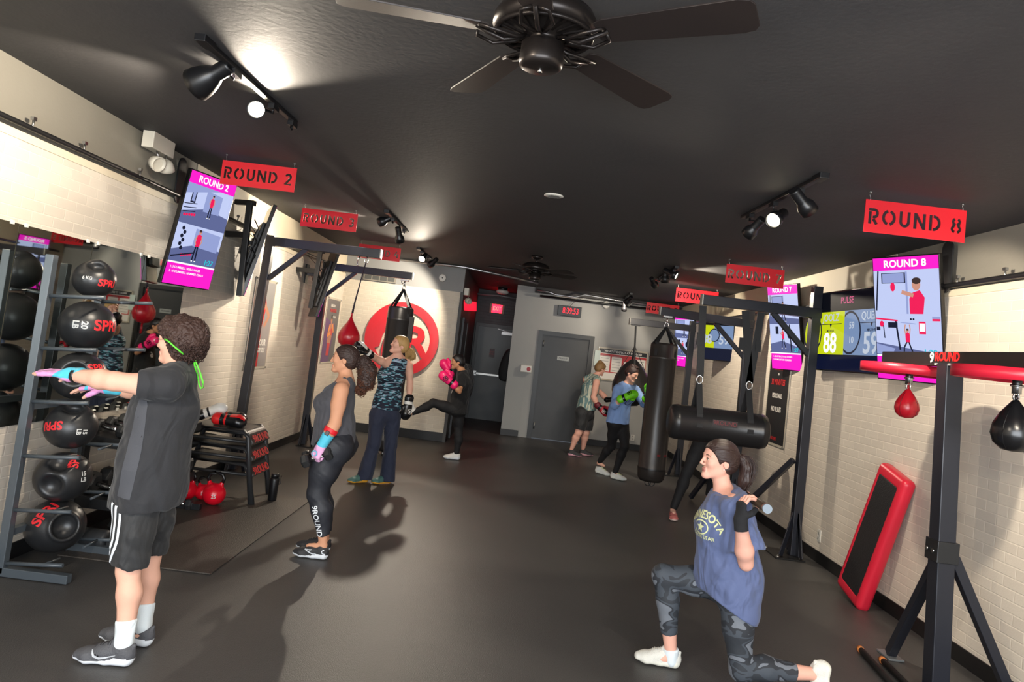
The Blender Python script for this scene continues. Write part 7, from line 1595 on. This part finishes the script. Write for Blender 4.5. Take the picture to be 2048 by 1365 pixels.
Ff.body(face_res=0.0045); Ff.face('#2a1c18')
BLU = cloth_mat('light_blue_jersey', '#7d9cd0', 0.85)
def xf(S):
    S.ecap(J['pelvis']+V((0, 0, 0.16)), J['pelvis']+V((0, 0, -0.06)), (0.160, 0.135), (0.185, 0.155), sdF, 0.04)
    for q in 'LR': S.cap(J['s'+q], J['e'+q], 0.068, 0.058, 0.03); fcap(S, J['e'+q], J['e'+q].lerp(J['w'+q], 0.45), 0.056, 0.050, 0.03)
bs_ = Ff.wear('long_sleeve_top', BLU, {'torso', 'traps'}, 0.018, 0.008, [(J['pelvis']+V((0, 0, -0.055)), (0, 0, -1)), (J['neck']+V((0, 0, 0.0)), (0.25, -0.2, 1))], wrinkle(0.005, 20, 6), xf)
Ff.wear('leggings', BL, {'legs', 'pelvis', 'glutes'}, 0.007, 0.008, [(J['aR']+V((0, 0, 0.01)), (0, 0, -1))] if False else [], wrinkle(0.0015, 30, 2))
em_ = flat_mesh(ribbon([(0.06*math.cos(a), 0.06*math.sin(a)) for a in np.linspace(0, 2*PI, 24)], 0.012)+ribbon([(-0.03, -0.03), (-0.01, 0.03), (0.01, -0.01), (0.035, 0.03)], 0.012))
decal('shirt_emblem', em_, mat('emblem_navy', '#3a4668', 0.7), bs_, frame(J['chest']+V((0.3, -0.3, -0.06)), V((0.6, 0.75, 0)), (0, 0, 1)), bs_, 0.003, 0.6)
LSH = mat('pale_grey_shoe', '#c8cbc8', 0.6, bump=0.2); LSO = mat('pale_sole', '#d4d8d0', 0.5); LL = mat('lime_lace', '#c4e048', 0.7)
shoe(Ff.t, V((J['aL'].x-0.065, J['aL'].y+0.045, 0.002)), (0.85, -0.50, 0), 0.265, LSH, LSO, 0.95, res=0.006, lace_m=LL)
shoe(Ff.t, V((J['aR'].x-0.065, J['aR'].y+0.035, 0.012)), (0.88, -0.45, -0.12), 0.265, LSH, LSO, 0.95, up=(0.12, 0, 1), res=0.006, lace_m=LL)
GL = mat('lime_glove_leather', '#74d81c', 0.35, bump=0.05)
glove(Ff.t, J['wR'], (0.80, -0.25, 0.45), (-0.45, -0.6, 0.6), (-0.2, 0.1, 1), 1.02, [GL, GL, GB], 'boxing_glove_worn', textm=GB)
glove(Ff.t, J['wL'], (0.25, -0.45, 0.7), (0.6, 0.4, 0.2), (-0.6, 0, 0.5), 1.0, [GL, GL, GB], 'boxing_glove_worn', text=False)
HF = mat('auburn_dark_hair', '#2e1c1a', 0.5, bump=0.5, bscale=120)
hf_ = hair_cap(Ff, HF, thick=0.004); P = Ff.hp; S = Sdf(); S.ell(P(-0.04, 0, 0.10), (0.055, 0.05, 0.040), None, 0.02); S.ell(P(0.02, 0.0, 0.115), (0.04, 0.045, 0.025), None, 0.02); S.noise = lambda Q: (0.004*np.sin(Q[:, 0]*180)*np.sin(Q[:, 2]*200+Q[:, 1]*90)).astype(np.float32); S.mesh('hair_bun', HF, hf_, 0.005)

# ------------------------------------------------------------------ person bent low behind the horizontal bag
sdG = V((-0.9, 0.3, 0))
J = mk(dict(pelvis=at(1418, 862, 8.35), chest=at(1468, 858, 8.25), neck=at(1498, 862, 8.15), head=at(1515, 872, 8.12),
    sR=at(1482, 850, 8.05), eR=at(1492, 880, 7.95), wR=at(1505, 872, 7.85), sL=at(1485, 868, 8.45), eL=at(1500, 885, 8.45), wL=at(1518, 882, 8.3),
    kR=at(1374, 945, 8.20), kL=at(1432, 935, 8.35), aR=at(1348, 1014, 8.18), aL=at(1418, 988, 8.60)))
J['hR'] = at(1404, 882, 8.30); J['hL'] = at(1428, 880, 8.45); J['tR'] = J['aR']+V((-0.03, -0.15, -0.07)); J['tL'] = J['aL']+V((0.05, -0.15, -0.07))
G = Fig('person in black leggings with pink shoes bent behind the horizontal bag', J, (0.6, -0.5, -0.4), (0.4, 0, 0.8), sdG, 0.97, 1.0, 1.0, 0.0, 1.0, SKIN)
G.body(face_res=0.008); G.face('#2a1c18')
G.wear('leggings', BL, {'legs', 'pelvis', 'glutes'}, 0.008, 0.009, [], wrinkle(0.0015, 30, 2))
G.wear('shirt', cloth_mat('dark_shirt', '#1a1a1d'), {'torso', 'traps', 'arms'}, 0.014, 0.010, [], wrinkle(0.003, 22, 1))
hair_cap(G, HF, thick=0.004)
RSH = mat('rose_shoe', '#b86a66', 0.6, bump=0.2); PSO = mat('cream_sole', '#e8cfc4', 0.5)
shoe(G.t, V((J['aR'].x+0.005, J['aR'].y+0.07, 0.002)), (-0.12, -1, 0), 0.255, RSH, PSO, 0.95, res=0.006, lace_m=mat('rose_lace', '#d8a49c', 0.7))
shoe(G.t, V((J['aL'].x, J['aL'].y+0.07, 0.002)), (0.3, -1, 0), 0.255, mat('red_shoe', '#8a2028', 0.6), PSO, 0.95, res=0.006, laces=False)

# ------------------------------------------------------------------ person: lunging woman in blue tee with a bar on her shoulders
sdH = V((0.03, -1, 0))
J = mk(dict(pelvis=at(1458, 1160, 4.06), chest=at(1452, 1050, 4.05), neck=at(1449, 982, 4.05), head=at(1438, 921, 4.05),
    sL=at(1473, 1015, 3.88), eL=at(1492, 1128, 3.84), wL=at(1481, 1040, 3.73), sR=at(1462, 1006, 4.24), eR=at(1474, 1100, 4.36), wR=at(1468, 1020, 4.44),
    kR=at(1326, 1152, 4.17), kL=at(1482, 1340, 3.96), aR=at(1341, 1300, 4.18), aL=at(1622, 1348, 3.96)))
J['hR'] = at(1448, 1172, 4.14); J['hL'] = at(1470, 1178, 3.97); J['tR'] = J['aR']+V((-0.16, 0, -0.08)); J['tL'] = J['aL']+V((0.05, 0, -0.12)); J['bust'] = 1
H = Fig('lunging woman in a slate blue tee and camouflage leggings holding a bar across her shoulders', J, (-0.985, -0.17, 0.03), (0.10, 0, 1), sdH, 0.99, 1.15, 1.0, 0.0, 1.0, SKINP)
barA, barB = at(1534, 1018, 3.56), at(1452, 966, 4.62); barA = V((barA.x, 3.56, barA.z)); bd = (barB-barA).normalized()
hg = barA.lerp(barB, 0.20)
dH = (hg-J['wL']); upH = V((-0.3, -0.9, 0.1))
handL = ((0.0, 0.10, 1), (-0.95, -0.25, 0.05), -bd, (0.85, 0.80, 0.80, 0.85), (0.9, 0.7))
H.body(hands=[('L',)+handL+(0,), ('R', (0.0, -0.05, 1), (-0.85, 0.5, 0.05), bd, 0.8, (0.8, 0.6))], face_res=0.0035, hand_res=0.0032)
H.face('#5a4034', mat('iris_hazel', '#6a6a50', 0.2))
P = H.hp
MB().sph(P(0.004, -0.083, -0.040), 0.0042*H.k, 10).sph(P(0.004, 0.083, -0.040), 0.0042*H.k, 10).build('earring', mat('pearl_stud', '#e8e0da', 0.2), H.t)
BTEE = cloth_mat('slate_blue_tee', '#5a668c', 0.85, 0.06, 0.12, 0.5)
def xh(S):
    pv = J['pelvis']
    S.ecap(J['chest'], pv+V((-0.005, 0, 0.06)), (0.180, 0.140), (0.185, 0.150), sdH, 0.05)
    S.ecap(pv+V((0.0, 0, 0.06)), pv+V((0.022, 0, -0.14)), (0.190, 0.155), (0.200, 0.155), sdH, 0.05)
    S.cap(J['chest']+V((-0.05, 0, 0.0)), pv+V((-0.06, 0, 0.02)), 0.09, 0.10, 0.06)
    for q in 'LR':
        S.cap(J['neck'].lerp(J['s'+q], 0.25)+V((0.01, 0, -0.004)), J['s'+q], 0.066, 0.068, 0.03)
        sh, el = J['s'+q], J['e'+q]; fecap(S, sh+V((0, 0, -0.005)), sh.lerp(el, 0.74)+V((0.015, 0.02, 0)), (0.072, 0.070), (0.090, 0.098), sdH, V((0.25, 0, -1)), 0.04)
tb = H.wear('tee_shirt', BTEE, {'torso', 'traps', 'glutes', 'pelvis'}, 0.018, 0.007, [(J['pelvis']+V((0.04, 0, -0.155)), (-0.50, 0, -1)), (J['neck']+V((0, 0, 0.008)), (-0.42, 0, 1))], wrinkle(0.010, 24, 1.3, (1.2, 1, 0.5)), xh)
PRN = mat('pale_yellow_print', '#d8dca8', 0.7)
arc = text_data('MINNESOTA', 0.055, 0, 0.03)
for v in arc.vertices:
    x, y = v.co.x, v.co.y; a = x/0.16; r = 0.16+y; v.co.x = r*math.sin(a); v.co.y = r*math.cos(a)-0.16
nrm = V((-0.80, -0.60, 0.0)).normalized(); xx = V((0, 0, 1)).cross(nrm)
ctr_ = at(1405, 1055, 3.95)
ctr_ = J['chest']+V((-0.13, -0.06, 0.055))
decal('shirt_lettering', arc, PRN, tb, frame(ctr_+nrm*0.25, xx, (0, 0, 1)), tb, 0.0025, 0.4)
decal('shirt_lettering', text_data('NORTH STAR', 0.028, 0, 0.02), PRN, tb, frame(ctr_+nrm*0.25+V((0, 0, -0.115)), xx, (0, 0, 1)), tb, 0.0025, 0.4)
star = [(0.028*(1 if i % 2 == 0 else 0.45)*math.sin(i*PI/5), 0.028*(1 if i % 2 == 0 else 0.45)*math.cos(i*PI/5)-0.065) for i in range(10)]
decal('shirt_lettering', flat_mesh([star]+ribbon([(0.05*math.cos(a), 0.05*math.sin(a)*0.7-0.065) for a in np.linspace(0, 2*PI, 26)], 0.007)), PRN, tb, frame(ctr_+nrm*0.25, xx, (0, 0, 1)), tb, 0.0025, 0.4)
CAMO = camo_mat('grey_camouflage', ['#2c3036', '#40464e', '#2a2d33', '#6d727a'], 7.5)
def xhl(S): 
    for q in 'LR': fcap(S, J['k'+q].lerp(J['a'+q], 0.35), J['k'+q].lerp(J['a'+q], 0.80 if q == 'R' else 0.78), 0.058, 0.048, 0.02)
S = Sdf(); H.parts(S, {'pelvis', 'glutes', 'thighs'}, 0.006)
for q in 'LR':
    kn, an = J['k'+q], J['a'+q]; bk = V((0.8, 0, 0)) if q == 'R' else V((0, 0, 0.8)); m_ = kn.lerp(an, 0.33)+bk*0.018
    S.cap(kn, m_, 0.060, 0.062, 0.03); fcap(S, m_, kn.lerp(an, 0.78), 0.062, 0.046, 0.03)
S.noise = wrinkle(0.0015, 30, 1); S.mesh('leggings', CAMO, H.t, 0.007)
OFW = mat('off_white_knit_shoe', '#dbd9d0', 0.7, bump=0.5, bscale=200); OFS = mat('off_white_sole', '#e2e0d2', 0.5)
shoe(H.t, V((J['aR'].x+0.075, J['aR'].y, 0.002)), (-1, 0.16, 0), 0.280, OFW, OFS, 0.97, lace_m=mat('grey_white_lace', '#c4c4c0', 0.7), res=0.0045)
shoe(H.t, J['aL']+V((0.045, 0.0, 0.035)), (0.18, 0, -1), 0.25, OFW, OFS, 0.95, up=(-1, 0, -0.18), res=0.005, laces=False) if False else shoe(H.t, V((J['aL'].x+0.105, J['aL'].y, 0.225)), (-0.10, 0.0, -1), 0.235, OFW, OFS, 0.95, up=(-1, 0, 0.10), res=0.005, laces=False)
S = Sdf(); a = J['aR']; fcap(S, a+V((0.012, 0, -0.06)), a+V((0.004, 0, 0.006)), 0.036, 0.043); S.mesh('sock', SOCK, H.t, 0.006)
KN = mat('black_knit_glove', '#1c1c1f', 0.9, bump=0.3, bscale=250)
S = Sdf(); H.fingers(S, J['wL'], *handL[:3], handL[3], 0.004, handL[4], upto=0); fcap(S, J['wL'], J['wL']+V((0.01, 0, -0.055)), 0.034, 0.036); S.mesh('fingerless_glove', KN, H.t, 0.004)
S = Sdf(); H.fingers(S, J['wR'], (0.0, -0.05, 1), (-0.85, 0.5, 0.05), bd, 0.8, 0.004, (0.8, 0.6), upto=1); fcap(S, J['wR'], J['wR']+V((0.0, 0, -0.055)), 0.034, 0.036); S.mesh('fingerless_glove', KN, H.t, 0.005)
HH = mat('dark_brown_straight_hair', '#33221e', 0.4, bump=0.8, bscale=120, stretch=(0.12, 1, 1), var=0.25, vscale=60)
HHV = mat('dark_brown_straight_ponytail', '#33221e', 0.4, bump=0.5, bscale=150, stretch=(1, 1, 0.15), var=0.25, vscale=60)
hh_ = hair_cap(H, HH, thick=0.003, face_cut=-0.006); P = H.hp; b0 = P(-0.102, 0, 0.020)
MB().tube([b0+V((0.004, 0.017*math.cos(a), 0.0))+H.u*(0.017*math.sin(a)) for a in np.linspace(0, 2*PI, 14, endpoint=False)], 0.007, 6, closed=True).build('hair_tie', BLACKP, hh_)
S = Sdf(); S.chain([b0, b0+V((0.035, -0.005, 0.005)), b0+V((0.060, -0.01, -0.04)), b0+V((0.060, -0.01, -0.11)), b0+V((0.035, -0.01, -0.19))], [0.016, 0.024, 0.033, 0.034, 0.014], 0.02); S.noise = lambda Q: (0.002*np.sin(Q[:, 0]*330+Q[:, 1]*200)).astype(np.float32); S.mesh('ponytail', HHV, hh_, 0.004)
strands(H.t, 'ponytail_strands', HHV, [[(b0, 0.008), (b0+V((0.045, -0.005, 0.004)), 0.022), (b0+V((0.072, -0.01, -0.05)), 0.030), (b0+V((0.066, -0.01, -0.12)), 0.030), (b0+V((0.038, -0.01, -0.21)), 0.018)]], 420, 1, 31, 0.0016, hh_, 0.6)
t = thing('body_bar', 'brown-black weighted bar resting on the shoulders of the lunging woman', 'exercise bar', barA)
MB().cyl(barA, barB, 0.0215, n=20).build('bar', mat('bar_dark_foam', '#35291f', 0.4, bump=0.05), t)
cp = MB().cyl(barA-bd*0.012, barA+bd*0.012, 0.0225, n=20).build('end_cap', mat('grey_end_cap', '#7c8894', 0.5), t); MB().lathe([(0.0218, 0.012), (0.0222, 0.018), (0.0218, 0.024)], barA, bd, 20, caps=False).build('cap_ring', mat('copper_ring', '#9a5a48', 0.4), t)
MB().cyl(barB, barB+bd*0.02, 0.0225, n=20).build('end_cap', mat('grey_end_cap', '#7c8894', 0.5), t)
